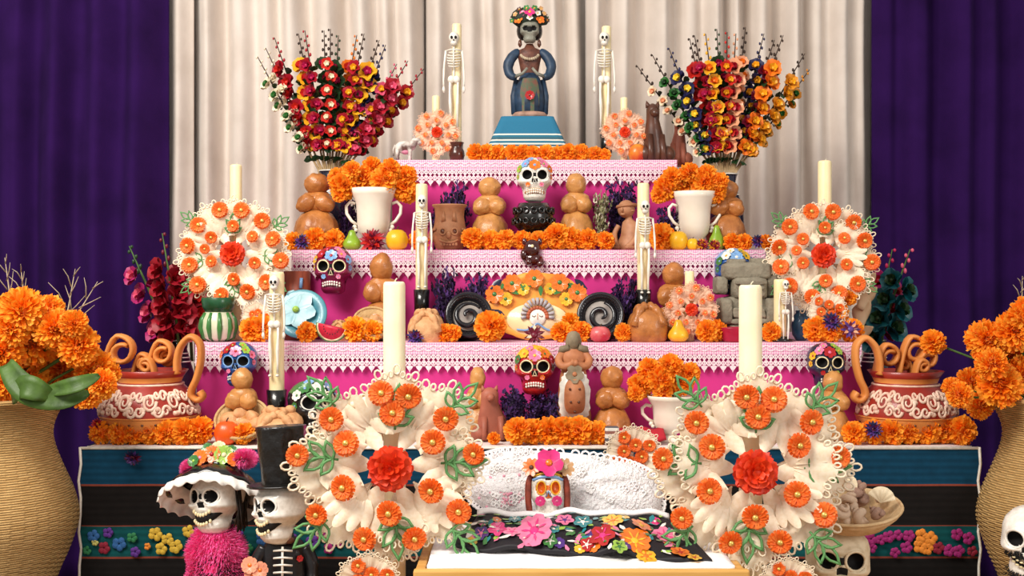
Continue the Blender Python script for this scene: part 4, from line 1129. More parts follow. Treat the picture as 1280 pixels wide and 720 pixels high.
for k, (dx, py, r, c) in enumerate([(0, 18, 8, 'hot'), (-14, 27, 7, 'orange'), (13, 27, 7, 'orange'), (-9, 19, 5, 'pink'), (10, 19, 5, 'white'), (-4, 13, 5, 'green'), (6, 13, 5, 'green'), (-18, 20, 4, 'tan'), (18, 19, 4, 'tan'), (-22, 28, 4, 'green'), (22, 27, 4, 'brown'), (0, 25, 5, 'white'), (-13, 14, 4, 'brown'), (14, 13, 4, 'tan')]):
    mb = MB(); blossom(mb, (dx / s_, -.042 + abs(dx) * .0008, fz(py)), (dx * .03, -1, .35), r / s_ * .85, 5); mb.build('crown_flower', [PAINT[c], PAINT['yellow']], t)
MB().ell((0, -.004, fz(23)), (22 / s_, .036, 13 / s_), 16, 9, fn=lump(2.2, .3)).build('crown_foliage', mat('dark_foliage', '#233022', .7, '#151d16', 60), t)
for k in range(16):
    a = PI * (k + .5) / 16; MB().tube([(math.cos(a) * .03, .005, fz(26)), (math.cos(a) * 25 / s_, 0, fz(26) + math.sin(a) * 17 / s_)], [.004, .003], 5).build('crown_sprig', PAINT['green'] if k % 2 else PAINT['brown'], t)

# ------------------------------------------------------------------ small animals, pots and fruit
def quad_tube(mb, pts, r, n=8): mb.tube(smooth(pts, 3), r, n)
m_cow = mat('spotted_cow', '#ded6cc', .5, '#5a3c34', 26, .35)
m_pinkbelly = mat('pink_glaze', '#d98aa0', .5)
Yc = 0.84; sc_ = S(Yc); H = (199 - 166) / sc_
t = thing('cow_figurine', 'spotted white and brown cow figurine on the end of the top step', 'figurine', (X(507, Yc), Yc, T3))
mb = MB(); mb.ell((-.05 * H, 0, .58 * H), (.36 * H, .2 * H, .24 * H), 16, 10); mb.tube([(.2 * H, 0, .62 * H), (.38 * H, -.02, .78 * H)], [.18 * H, .12 * H], 10); mb.ell((.42 * H, -.02, .80 * H), (.19 * H, .12 * H, .13 * H), 12, 8); mb.ell((.54 * H, -.025, .72 * H), (.09 * H, .09 * H, .08 * H), 10, 6)
mb.build('body', m_cow, t)
for x, y in ((-.3, -.1), (-.3, .1), (.16, -.1), (.16, .1)): MB().tube([(x * H, y * H, .5 * H), (x * H * 1.03, y * H, .25 * H), (x * H, y * H, 0)], [.08 * H, .06 * H, .065 * H], 8).build('leg', m_cow, t)
for sg in (-1, 1):
    MB().petal(.16 * H, .05 * H, T(.36 * H, sg * .08 * H - .02, .88 * H) @ RX(-sg * .7), 3, 2).build('ear', m_cow, t)
    MB().tube([(.40 * H, sg * .05 * H - .02, .90 * H), (.40 * H, sg * .09 * H - .02, 1.0 * H)], [.03 * H, .008 * H], 6).build('horn', PAINT['cream'], t)
MB().ell((0, -.05 * H, .40 * H), (.16 * H, .15 * H, .1 * H), 10, 6).build('udder', m_pinkbelly, t)
MB().tube([(-.4 * H, 0, .68 * H), (-.47 * H, 0, .5 * H), (-.46 * H, 0, .25 * H)], [.025 * H, .02 * H, .035 * H], 6).build('tail', m_cow, t)

m_brownglaze = mat('brown_glaze', '#54271b', .25, '#38170f', 25, coat=.4)
def small_pot(name, label, px, pytop, Y, zs, wpx, prof, mt, cat='pot', seg=24):
    s = S(Y); H = Z(pytop, Y) - zs; w = wpx / s / 2
    t = thing(name, label, cat, (X(px, Y), Y, zs))
    MB().lathe([(w * r, H * z) for r, z in prof], seg).build('body', mt, t)
    return t, w, H
t, w, H = small_pot('small_jar', 'small brown glazed jar beside the marigolds on the top step', 571, 178, 0.83, T3, 21, [(.55, 0), (.8, .12), (.95, .35), (.9, .55), (.68, .72), (.66, .8), (.85, .97), (.85, 1), (.75, 1), (.55, .8), (.3, .2)], m_brownglaze)
MB().tube([(w * .8 * math.cos(2 * PI * k / 20), w * .8 * math.sin(2 * PI * k / 20), H * .98) for k in range(20)], w * .06, 5, closed=True).build('lip', m_brownglaze, t)

m_stemwood = mat('fruit_stem', '#4d3520', .8)
FRUIT = {k: mat('skin_' + k, a, .35, b, 22, .9, coat=.15) for k, (a, b) in dict(apple=('#c23a1c', '#e09a2c'), green=('#8fae2a', '#6f9320'), yellow=('#f0bd1e', '#e2a012'), pear=('#f2bf2a', '#d98a1a'), orange=('#f0601a', '#e04a10'), redapple=('#c22a3c', '#e08a86')).items()}
def fruit(label, cat, px, Y, zs, dpx, mt, hf=1.0, pear=False, lean=0):
    r = dpx / S(Y) / 2; nm = cat.replace(' ', '_')
    t = thing(nm, label, cat, (X(px, Y), Y, zs), (0, lean, 0))
    h = 2 * r * hf
    if pear: prof = [(.25, .0), (.7, .04), (.97, .18), (1, .3), (.88, .46), (.6, .62), (.44, .76), (.38, .87), (.26, .96), (.04, .99)]
    else: prof = [(.2, .02), (.5, 0), (.85, .15), (1, .42), (.97, .62), (.8, .84), (.5, .97), (.25, .99), (.05, .93)]
    MB().lathe([(q * r, z * h) for q, z in prof], 24, fn=lambda rr, z, a: rr * (1 + .02 * math.sin(5 * a) + .012 * math.sin(2 * a + 1))).build('flesh', mt, t)
    MB().tube([(0, 0, h * .92), (.04 * r, 0, h * 1.04), (.16 * r, 0, h * 1.15)], r * .06, 5).build('stalk', m_stemwood, t)
    return t
fruit('red and yellow apple on the end of the top step', 'apple', 797, 0.82, T3, 23, FRUIT['apple'], .98)
fruit('green pear lying beside the white urn and the red dried flower', 'pear', 440, 0.54, T2, 23, FRUIT['green'], 1.1, True)
fruit('yellow fruit between the dried red flower and the skeleton candlestick', 'fruit', 496, 0.55, T2, 28, FRUIT['yellow'], .92)
fruit('yellow apple at the foot of the white urn beside a large marigold', 'apple', 848, 0.54, T2, 24, FRUIT['yellow'], .98)
fruit('small yellow fruit between the yellow apple and the red strawflowers', 'fruit', 866, 0.53, T2, 15, FRUIT['yellow'], .95)
fruit('green pear standing behind the two red strawflowers', 'pear', 896, 0.585, T2, 20, FRUIT['green'], 1.6, True)
fruit('ripe yellow pear in front of the small peach flower candle', 'pear', 848, 0.285, T1, 26, FRUIT['pear'], 1.08, True)
fruit('glossy red apple beside the black pot and a marigold', 'apple', 750, 0.29, T1, 27, FRUIT['redapple'], .72)
fruit('round orange fruit on the table edge before the bread doll', 'orange', 283, 0.05, TZ, 31, FRUIT['orange'], .93)

# dark brown dog and clay animals
m_dogbrown = mat('dark_brown_clay', '#5a3423', .4, '#43251a', 14, coat=.15)
m_redclay2 = mat('terracotta_clay', '#a8604a', .55, '#8f4d3a', 14, bump=.08)
def sitting_dog(label, px, pytop, Y, zs, wpx, mt, flip=1, head=True):
    s = S(Y); H = Z(pytop, Y) - zs; w = wpx / s / H
    t = thing('dog_figurine', label, 'figurine', (X(px, Y), Y, zs), (0, 0, .2 * flip))
    MB().rings([[(flip * cx * w * H + math.cos(a) * rx * w * H, cy * H + math.sin(a) * ry * H, z * H) for a in [2 * PI * k / 18 for k in range(18)]] for z, cx, cy, rx, ry in
                [(0, .0, .05, .46, .2), (.06, .0, .05, .5, .24), (.2, .02, .04, .5, .24), (.35, 0, .02, .42, .2), (.5, -.05, -.02, .34, .16), (.62, -.08, -.04, .28, .13), (.72, -.1, -.05, .24, .11), (.8, -.1, -.06, .24, .12), (.9, -.1, -.06, .24, .13), (.97, -.1, -.04, .16, .09), (1.0, -.1, -.03, .05, .03)]]).build('body', mt, t)
    for sg in (-1, 1):
        MB().tube([(flip * (-.05 + sg * .22) * w * H, -.12 * H, .45 * H), (flip * (-.05 + sg * .24) * w * H, -.2 * H, .2 * H), (flip * (-.05 + sg * .24) * w * H, -.22 * H, .03 * H)], [.07 * H, .055 * H, .05 * H], 8).build('front_leg', mt, t)
        MB().ell((flip * (.02 + sg * .4) * w * H, -.04 * H, .14 * H), (.16 * H, .18 * H, .15 * H), 12, 8).build('haunch', mt, t)
        MB().lathe([(.05 * H, 0), (.035 * H, .06 * H), (.004 * H, .12 * H)], 8, M=T(flip * (-.1 + sg * .16) * w * H, -.04 * H, .93 * H) @ RY(sg * .3)).build('ear', mt, t)
    MB().tube([(-flip * .1 * w * H, -.12 * H, .84 * H), (-flip * .12 * w * H, -.26 * H, .80 * H)], [.09 * H, .055 * H], 10).build('muzzle', mt, t)
    return t
sitting_dog('dark brown sitting dog figurine beside the apple on the top step', 818, 130, 0.84, T3, 34, m_dogbrown)
sitting_dog('reddish clay dog figurine leaning beside the dark brown dog', 847, 148, 0.96, T3, 26, m_redclay2, -1)
sitting_dog('terracotta dog figurine beside the purple flowers on the table', 616, 484, 0.14, TZ, 46, m_redclay2, 1)

# ------------------------------------------------------------------ middle step pieces
# black openwork bowl under the white skull
Yb = 0.60; sb = S(Yb)
t = thing('openwork_bowl', 'black pierced footed bowl carrying the white skull', 'bowl', (X(667, Yb), Yb, T2))
Hb = Z(253, Yb) - T2; wb = 27 / sb
MB().lathe([(wb * .55, 0), (wb * .5, Hb * .06), (wb * .3, Hb * .2), (wb * .28, Hb * .32), (wb * .7, Hb * .42), (wb * .95, Hb * .55), (wb * .9, Hb * .8), (wb * .7, Hb * .98), (wb * .5, Hb * .98), (wb * .4, Hb * .5)], 28).build('body', m_black, t)
for k in range(16):
    a = 2 * PI * k / 16
    for zz, rr in ((.60, .98), (.82, .93)):
        M = T(math.cos(a) * wb * rr, math.sin(a) * wb * rr, Hb * zz) @ RZ(a + PI / 2)
        MB().tube([M @ Vector((math.cos(q * PI / 5) * wb * .13, 0, math.sin(q * PI / 5) * wb * .13)) for q in range(10)], wb * .05, 6, closed=True).build('pierced_ring', m_black, t)
# clay pot with moulded face
m_tan = mat('tan_clay', '#a9734f', .6, '#8a5839', 22, bump=.15, bscale=60)
def face_pot(label, px, pytop, Y, zs, wpx):
    s = S(Y); H = Z(pytop, Y) - zs; w = wpx / s / 2
    t = thing('face_pot', label, 'pot', (X(px, Y), Y, zs))
    MB().lathe([(w * .6, 0), (w * .75, H * .05), (w * .95, H * .25), (w * .98, H * .4), (w * .85, H * .55), (w * .78, H * .75), (w * .82, H * .92), (w * .95, H * .97), (w * .95, H), (w * .8, H), (w * .65, H * .7), (w * .4, H * .1)], 32).build('body', m_tan, t)
    for sg in (-1, 1):
        e = MB().tube([(sg * w * .32 + math.cos(q * PI / 6) * w * .17, -w * .93, H * .40 + math.sin(q * PI / 6) * H * .07) for q in range(12)], w * .06, 6, closed=True).build('eye', m_tan, t)
        MB().ell((sg * w * .32, -w * .95, H * .40), (w * .09, w * .05, H * .04), 8, 5).build('pupil', PAINT['brown'], e)
        MB().tube(smooth([(sg * w * .7, -w * .7, H * .45), (sg * w * .95, -w * .5, H * .42), (sg * w * 1.05, -w * .4, H * .3), (sg * w * .9, -w * .55, H * .2)]), w * .08, 6).build('ear_scroll', m_tan, t)
        MB().plate([(sg * w * .15, H * .62), (sg * w * .42, H * .62), (sg * w * .28, H * .86)], w * .1, T(0, -w * .76, 0)).build('moulded_triangle', m_tan, t)
    MB().ell((0, -w * .98, H * .33), (w * .15, w * .14, H * .09), 10, 6).build('nose', m_tan, t)
    MB().tube(smooth([(-w * .5, -w * .85, H * .22), (-w * .2, -w * .98, H * .17), (w * .2, -w * .98, H * .17), (w * .5, -w * .85, H * .22)]), w * .07, 6).build('lip', m_tan, t)
    mo = MB()
    for k in range(6): mo.box((w * (.16 * (k - 2.5)), -w * .94, H * .13), (w * .12, w * .1, H * .06))
    mo.build('teeth', m_tan, t, False)
    return t
face_pot('tan clay pot with a moulded face on the middle step', 562, 256, 0.60, T2, 46)
m_statice = [mat('statice_purple', '#3d2254', .8, '#2a163c', 60), mat('statice_dark', '#241430', .8, '#170c20', 60), mat('statice_violet', '#573478', .8, '#402458', 60)]
def statice_mesh(seed, mats, n=16, m=26):
    """upright bunch of tiny papery florets on fine stems, unit height"""
    rn = random.Random(seed); mb = MB()
    for k in range(n):
        a = rn.uniform(0, 6.28); r = rn.uniform(.1, .5); h = rn.uniform(.6, 1.0)
        top = Vector((math.cos(a) * r, math.sin(a) * r * .6, h)); mb.cur = 1
        mb.tube([(math.cos(a) * .05, math.sin(a) * .05, 0), top * .6, top], .012, 4)
        for q in range(m):
            mb.cur = rn.choice([0, 0, 1, 2]); f = rn.uniform(.35, 1.05)
            c = top * f + Vector((rn.gauss(0, .075), rn.gauss(0, .06), rn.gauss(0, .04)))
            mb.petal(.09, .045, T(*c) @ face((rn.uniform(-1, 1), rn.uniform(-1, .4), rn.uniform(-.3, 1))), 1, 2, cup=.8, tip=.9)
            mb.petal(.08, .045, T(*c) @ face((rn.uniform(-1, 1), rn.uniform(-1, .4), rn.uniform(-.3, 1))), 1, 2, cup=.8, tip=.9)
    return mb.mesh('dried_florets', mats)
STAT = [statice_mesh(k, m_statice) for k in range(3)]
m_dry = [mat('dried_green', '#8a8a62', .8, '#6d6c48', 60), mat('dried_brown', '#5c4a34', .8), mat('dried_white', '#cfc6b0', .8)]
STATD = statice_mesh(9, m_dry)
def statice(label, px, pytop, Y, zs, wpx, k=0, me=None, lean=0):
    s = S(Y); H = Z(pytop, Y) - zs
    o = link('dried_flower_bunch', me or STAT[k % 3], None, (X(px, Y), Y, zs), (0, lean, RND.uniform(0, 6)))
    o.scale = (wpx / s, wpx / s, H); return tag(o, label, 'dried flowers', 'dried flower bunches')
statice('purple dried flowers behind the clay face pot', 568, 236, 0.69, T2, 46, 0)
statice('dark purple dried flowers beside the face pot and a candle', 543, 262, 0.66, T2, 22, 1)
statice('large purple dried bunch behind the clay woman bust', 775, 236, 0.69, T2, 52, 1)
statice('pale green dried bunch beside the clay woman bust', 752, 246, 0.62, T2, 28, 0, STATD)
statice('dark purple dried flowers behind the white urn with marigolds and strawflowers', 836, 262, 0.70, T2, 30, 2)
statice('dark purple dried flowers behind the urn and the green pear', 436, 252, 0.71, T2, 30, 2)
statice('purple dried flowers beside a candle and the black pot on the lowest step', 556, 344, 0.44, T1, 46, 0)
statice('purple dried flowers rising behind the black pot near the sugared round bread', 590, 352, 0.47, T1, 36, 1)
statice('purple dried flowers between the black pot by the red apple and a candle holder', 782, 352, 0.44, T1, 50, 2)
for k, (px, pt, w) in enumerate([(646, 488, 44), (668, 496, 46), (688, 494, 36)]):
    statice('purple dried flowers heaped under the red painted skull', px, pt, 0.16, TZ, w, k)
# clay woman bust
Yw = 0.60; sw = S(Yw); Hw = Z(250, Yw) - T2
m_pinkclay = mat('pinkish_clay', '#b47f5c', .55, '#966242', 25, bump=.08)
t = thing('woman_bust', 'tan clay kneeling woman bust in front of purple dried flowers', 'figurine', (X(785, Yw), Yw, T2), (0, 0, -.5))
MB().rings([[(math.cos(a) * rx * Hw + cx * Hw, math.sin(a) * ry * Hw, z * Hw) for a in [2 * PI * k / 16 for k in range(16)]] for z, cx, rx, ry in [(0, .05, .3, .26), (.12, .05, .28, .24), (.3, .06, .2, .17), (.46, .06, .19, .14), (.56, .03, .14, .11), (.62, .02, .07, .07), (.7, .0, .07, .07)]]).build('torso', m_pinkclay, t)
MB().ell((-.03 * Hw, -.02 * Hw, .82 * Hw), (.17 * Hw, .18 * Hw, .18 * Hw), 16, 12).ell((-.04 * Hw, -.2 * Hw, .80 * Hw), (.03 * Hw, .05 * Hw, .05 * Hw), 8, 6).ell((-.04 * Hw, -.17 * Hw, .71 * Hw), (.06 * Hw, .04 * Hw, .025 * Hw), 8, 5).build('head', m_pinkclay, t)
MB().tube([(.18 * math.cos(2 * PI * k / 20) * Hw - .03 * Hw, .19 * math.sin(2 * PI * k / 20) * Hw, .88 * Hw + .02 * Hw * math.cos(2 * PI * k / 20)) for k in range(20)], .035 * Hw, 6, closed=True).build('headband', m_tan, t)
MB().lathe([(.03 * Hw, 0), (.06 * Hw, .02 * Hw), (.03 * Hw, .04 * Hw)], 10, M=T(.12 * Hw, -.06 * Hw, .76 * Hw)).build('earring', m_tan, t)
for sg in (-1, 1):
    MB().tube(smooth([(sg * .2 * Hw, 0, .5 * Hw), (sg * .26 * Hw, -.06 * Hw, .34 * Hw), (sg * .18 * Hw, -.2 * Hw, .15 * Hw), (sg * .1 * Hw, -.28 * Hw, .06 * Hw)]), .055 * Hw, 8).build('arm', m_pinkclay, t)
    MB().ell((sg * .14 * Hw, -.2 * Hw, .05 * Hw), (.1 * Hw, .2 * Hw, .05 * Hw), 10, 6).build('knee', m_pinkclay, t)
# dried red flowers (strawflowers)
def strawflower_mesh(cols, seed, n=(14, 12, 9, 6)):
    rn = random.Random(seed); mb = MB()
    mb.ell((0, 0, .1), (.35, .35, .25), 8, 5)
    for k, q in enumerate(n):
        for i in range(q):
            mb.cur = rn.choice(range(len(cols)))
            mb.petal(1.0 - .12 * k, .16, RZ(2 * PI * (i + .5 * k) / q) @ RX(math.radians(92 - 24 * k + rn.uniform(-7, 7))), 3, 2, cup=.6, bend=-.3, tip=.1, base=.5)
    return mb.mesh('papery_petals', [FCOL[c] for c in cols])
STRAW = {'red': strawflower_mesh(('crimson', 'wine', 'red'), 1), 'dark': strawflower_mesh(('wine', 'lavender', 'navy'), 2), 'star': strawflower_mesh(('wine', 'cream', 'wine'), 3, (10, 8)), 'purple': strawflower_mesh(('lavender', 'wine', 'peach'), 4, (12, 9)), 'tan': strawflower_mesh(('crimson', 'amber', 'wine'), 5)}
def straw(label, px, py, d, Y, kind, name='strawflower', ax=(0, -1, .3)):
    o = link(name, STRAW[kind]); r = d / S(Y) / 2
    o.matrix_world = T(X(px, Y), Y, Z(py, Y)) @ face(ax) @ SC(r, r, r * .8)
    return tag(o, label, 'flower')
straw('dark red dried flower lying between the green pear and the yellow fruit', 466, 302, 36, 0.54, 'red')
straw('dark wine flower on the step corner before the bread doll with the dark vase', 377, 302, 22, 0.515, 'dark')
straw('red strawflower beside the small yellow fruit', 878, 306, 18, 0.515, 'tan')
straw('red strawflower in front of the green pear on the middle step', 893, 307, 18, 0.515, 'tan', ax=(.2, -1, .2))
straw('dark green and wine flower on the end of the middle step', 948, 302, 20, 0.515, 'dark')
straw('wine and cream star flower in front of the painted plate', 668, 419, 28, 0.255, 'star')
straw('dark purple star flower beside the sugared round bread', 519, 421, 24, 0.265, 'dark')
straw('purple star flower resting on marigolds beside the wax flower wheel', 1063, 412, 26, 0.262, 'purple')
straw('wine star flower on marigolds below the wax flower wheel', 1040, 402, 26, 0.27, 'dark')
straw('dark flower tucked in the marigolds before the clay pot by the black skull', 1092, 537, 24, 0.02, 'dark')
straw('magenta flower hanging over the table edge onto the teal stripe', 166, 572, 24, -0.03, 'dark', ax=(0, -1, -.6))
straw('dark red flower at the table corner before the clay pot by the gladiolus', 121, 530, 16, 0.05, 'red')
# glossy dark red figurine on the edge
m_garnet = mat('garnet_glaze', '#4a1210', .12, '#2c0806', 20, coat=1.0)
Yg = 0.512; sg_ = S(Yg)
t = thing('garnet_figurine', 'glossy dark red glazed animal figurine at the edge of the middle step', 'figurine', (X(665, Yg), Yg - .03, Z(333, Yg)))
u = 34 / sg_
MB().ell((0, 0, .62 * u), (.34 * u, .3 * u, .36 * u), 16, 12).build('head', m_garnet, t)
MB().ell((.02 * u, .03 * u, .26 * u), (.36 * u, .28 * u, .28 * u), 16, 10).ell((-.3 * u, -.05 * u, .42 * u), (.14 * u, .16 * u, .22 * u), 10, 8).build('body', m_garnet, t)
MB().tube([(.3 * u, -.08 * u, .3 * u), (.34 * u, -.2 * u, .12 * u), (.2 * u, -.25 * u, .02 * u)], .11 * u, 8).build('paw', m_garnet, t)
MB().tube([(-.15 * u, -.18 * u, .25 * u), (-.1 * u, -.26 * u, .06 * u)], .11 * u, 8).build('paw', m_garnet, t)
for sg in (-1, 1): MB().ell((sg * .28 * u, 0, .9 * u), (.1 * u, .08 * u, .13 * u), 8, 6).build('ear', m_garnet, t)
MB().ell((0, -.26 * u, .72 * u), (.07 * u, .05 * u, .07 * u), 8, 5).build('snout', PAINT['cream'], t)

# ------------------------------------------------------------------ lowest step pieces
m_mug = mat('red_brown_wood', '#9a4a34', .5, '#6e3226', 18, 1.0, stretch=(6, 6, 1))
Ym = 0.46; sm_ = S(Ym)
t = thing('painted_mug', 'red-brown cylindrical cup with a blue brush mark behind the blue plate', 'cup', (X(371, Ym), Ym, T1))
hm = Z(339, Ym) - T1; wm = 17 / sm_
MB().lathe([(wm, 0), (wm * 1.02, hm * .5), (wm, hm), (wm * .9, hm), (wm * .88, hm * .2)], 28).build('body', m_mug, t)
MB().tube([(wm * .45, -wm * .93, hm * .75), (wm * .5, -wm * .9, hm * .9)], .006, 6).build('blue_mark', PAINT['sky'], t)
def round_plate(name, label, px, py, rpx, Y, mt, tilt=1.25, cat='plate'):
    r = rpx / S(Y)
    t = thing(name, label, cat, (X(px, Y), Y, Z(py, Y)), (tilt, 0, 0))
    MB().lathe([(r * .3, -.012), (r * .55, -.008), (r * .95, .012), (r, .016), (r * .96, .02), (r * .6, .002), (r * .05, -.002)], 36).build('dish', mt, t)
    return t, r
m_turq = mat('turquoise_glaze', '#4b8f9c', .3, '#2d6d80', 14, coat=.3)
t, r = round_plate('painted_plate', 'turquoise plate with a large pale painted flower leaning on the step', 378, 394, 32, 0.36, m_turq)
for k in range(6):
    a = 2 * PI * k / 6 + .3
    MB().petal(r * .8, r * .34, T(-r * .25, r * .2, .006) @ RZ(a) @ RX(math.radians(82)), 5, 4, cup=.1, bend=.1, tip=.3, base=.25).build('painted_petal', mat('pale_aqua', '#a9cdd2', .35, '#6fa6b4', 20), t)
MB().ell((-r * .25, r * .2, .012), (r * .14, r * .14, .008), 12, 6).build('flower_centre', PAINT['lime'], t)
# watermelon slice
Yk = 0.285; sk = S(Yk); R_ = 20 / sk
t = thing('watermelon_slice', 'red watermelon wedge lying between marigolds', 'watermelon', (X(411, Yk), Yk, T1), (0, .22, 0))
def wedge(r, y0, y1, n=16, r0=0.0):
    o_ = [(math.cos(PI + PI * k / n) * r, math.sin(PI + PI * k / n) * r * 1.0 + R_ * 1.02) for k in range(n + 1)]
    if r0: o_ += [(math.cos(2 * PI - PI * k / n) * r0, math.sin(2 * PI - PI * k / n) * r0 + R_ * 1.02) for k in range(n + 1)]
    return o_
MB().plate(wedge(R_ * .84, 0, 0), .030).build('flesh', mat('watermelon_flesh', '#d8324a', .4, '#c02038', 60), t)
MB().plate(wedge(R_ * .93, 0, 0, 16, R_ * .84), .029).build('white_rind', PAINT['cream'], t)
MB().plate(wedge(R_, 0, 0, 16, R_ * .93), .028).build('green_rind', PAINT['green'], t)
sd = MB()
for k in range(9): sd.ell((math.cos(PI + PI * (k + .5) / 9) * R_ * .5, -.0155, math.sin(PI + PI * (k + .5) / 9) * R_ * .5 + R_), (.0016, .0012, .0026), 6, 4)
sd.build('seeds', PAINT['black'], t)
# black burnished pots lying on their side, mouths toward the room
m_burn = mat('burnished_black', '#1d1a20', .22, '#121014', 16, coat=.35)
m_inside = mat('pale_inside', '#a39a92', .5, '#6a625e', 12)
def black_pot(label, px, py, rpx, Y, flip):
    r = rpx / S(Y)
    t = thing('black_pot', label, 'pot', (X(px, Y), Y, T1 + r * .98), (1.25, flip * .35, 0))
    MB().lathe([(r * .1, -r * 1.1), (r * .6, -r * 1.0), (r * .92, -r * .6), (r, -r * .2), (r * .95, r * .15), (r * .82, r * .3), (r * .9, r * .42), (r * .86, r * .44), (r * .72, r * .34), (r * .6, -r * .1), (r * .2, -r * .2)], 36).build('body', m_burn, t)
    MB().tube([(r * .9 * math.cos(2 * PI * k / 32), r * .9 * math.sin(2 * PI * k / 32), r * .38) for k in range(32)], r * .09, 8, closed=True).build('rim', m_burn, t)
    bd = MB()
    for k in range(40): bd.ell((r * .78 * math.cos(2 * PI * k / 40), r * .78 * math.sin(2 * PI * k / 40), r * .40), r * .035, 6, 4)
    bd.build('beading', m_burn, t)
    # coiled relief in the mouth
    MB().tube([(r * (.62 - .5 * u) * math.cos(flip * 9 * u + 1), r * (.62 - .5 * u) * math.sin(flip * 9 * u + 1) - r * .05, r * (.2 + .28 * u)) for u in [k / 40 for k in range(41)]], [r * (.06 + .05 * math.sin(PI * k / 40)) for k in range(41)], 10).build('coil', m_burn, t)
    MB().ell((0, 0, r * .16), (r * .66, r * .66, r * .12), 20, 8).build('inner_face', m_inside, t)
    return t
black_pot('burnished black pot with a coiled mouth between the round bread and the painted plate', 585, 388, 30, 0.37, 1)
black_pot('burnished black pot with a coiled mouth behind the glossy red apple', 751, 388, 30, 0.37, -1)
# painted plate with a lady's head: scalloped oval of painted clay
Yo = 0.40; so = S(Yo)
t = thing('painted_platter', 'orange scalloped platter painted with a lady in a frilled bonnet', 'platter', (X(672, Yo), Yo, T1 + .002), (-.16, 0, 0))
W_, H_ = 64 / so, 84 / so
m_plat = mat('platter_orange', '#f08a2c', .35, '#f7c05a', 12, 1.0, coat=.3)
m_platlow = mat('platter_cream', '#f6e2b4', .35, '#f3c98a', 12, 1.0, coat=.3)
def pl_out(f=1.0):
    pts = []
    for k in range(60):
        a = 2 * PI * k / 60; sc2 = 1 + .035 * abs(math.sin(a * 4.5))
        pts.append((math.cos(a) * W_ * f * sc2, H_ * .5 + math.sin(a) * H_ * .5 * f * sc2))
    return pts
rs = []
for y, f in [(.012, .2), (.012, .8), (-.004, 1.0), (-.010, 1.0), (.002, .82), (.004, .5), (.004, .05)]:
    rs.append([(x, y, z) for x, z in [(px_ if True else 0, pz) for px_, pz in pl_out(f)]])
mb = MB(); mb.rings(rs); mb.build('dish', m_plat, t)
MB().rings([[(math.cos(a) * W_ * .62 * f, yy, H_ * .30 + math.sin(a) * H_ * .26 * f) for a in [2 * PI * k / 32 for k in range(32)]] for yy, f in ((.003, 1), (-.002, .95), (-.003, .02))]).build('painted_ground', m_platlow, t)
hx = 0; hz = H_ * .34
hd = MB().ell((hx, -.006, hz), (11 / so, .008, 12 / so), 18, 8).build('painted_face', PAINT['white'], t)
for sg in (-1, 1):
    MB().tube([(sg * 7 / so, -.0145, hz + 1 / so), (sg * 4.5 / so, -.0148, hz - .5 / so), (sg * 2 / so, -.0148, hz + 1 / so)], .0012, 4).build('closed_eye', PAINT['brown'], hd)
MB().tube([(0, -.0150, hz + 4 / so), (0, -.0155, hz - 4 / so)], .001, 4).build('nose_line', PAINT['orange'], hd)
bn = MB()
for k in range(13):
    a = PI * (k + .0) / 12 - .15 + .025 * k
    bn.tube([(math.cos(a) * 13 / so, -.008, hz + 2 / so + math.sin(a) * 13 / so), (math.cos(a) * 21 / so, -.010, hz + 2 / so + math.sin(a) * 22 / so)], [.004, .007], 6)
bn.build('bonnet_frill', mat('bonnet_grey', '#b9b4b4', .4, '#7f7c88', 30), t)
hr = MB()
for k in range(11):
    a = PI * k / 10; hr.ell((math.cos(a) * 12 / so, -.007, hz + math.sin(a) * 11 / so), .008, 8, 5)
hr.build('painted_hair', mat('copper_hair', '#b05a38', .4, '#8a4026', 30), t)
MB().tube(smooth([(-26 / so, -.008, hz - 16 / so), (-14 / so, -.010, hz - 17 / so), (-5 / so, -.011, hz - 12 / so), (0, -.011, hz - 9 / so), (5 / so, -.011, hz - 12 / so), (14 / so, -.010, hz - 17 / so), (26 / so, -.008, hz - 16 / so)]), .0035, 6).build('collar_line', PAINT['sky'], t)
for px, py, r, c in [(618, 372, 12, 'orange'), (640, 358, 12, 'orange'), (668, 352, 12, 'orange'), (700, 357, 12, 'orange'), (722, 370, 12, 'orange'), (632, 378, 9, 'yellow'), (708, 378, 9, 'yellow'), (654, 366, 8, 'yellow'), (688, 365, 8, 'yellow')]:
    mb = MB(); blossom(mb, ((px - 672) / so, -.008, H_ - (py - 345) / so * 1.0), (0, -1, 0), r / so, 7); mb.build('painted_flower', [PAINT[c], PAINT['green']], t)
for px, py, ang in [(625, 366, 40), (648, 372, -60), (660, 362, 70), (676, 374, 0), (692, 372, 60), (714, 366, -40), (732, 384, 30), (610, 388, -60), (728, 394, 120), (645, 360, 100), (706, 362, 80)]:
    MB().petal(13 / so, 3.2 / so, T((px - 672) / so, -.011, H_ - (py - 345) / so) @ RY(math.radians(ang)), 3, 2, tip=.05).build('painted_leaf', PAINT['green'], t)
for px, py, ang in [(612, 366, 50), (734, 366, -50), (612, 392, 110), (733, 396, -115)]:
    MB().petal(20 / so, 4.5 / so, T((px - 672) / so, -.013, H_ - (py - 345) / so) @ RY(math.radians(ang)), 4, 2, tip=.05, cup=.3).build('painted_bird', PAINT['navy'], t)
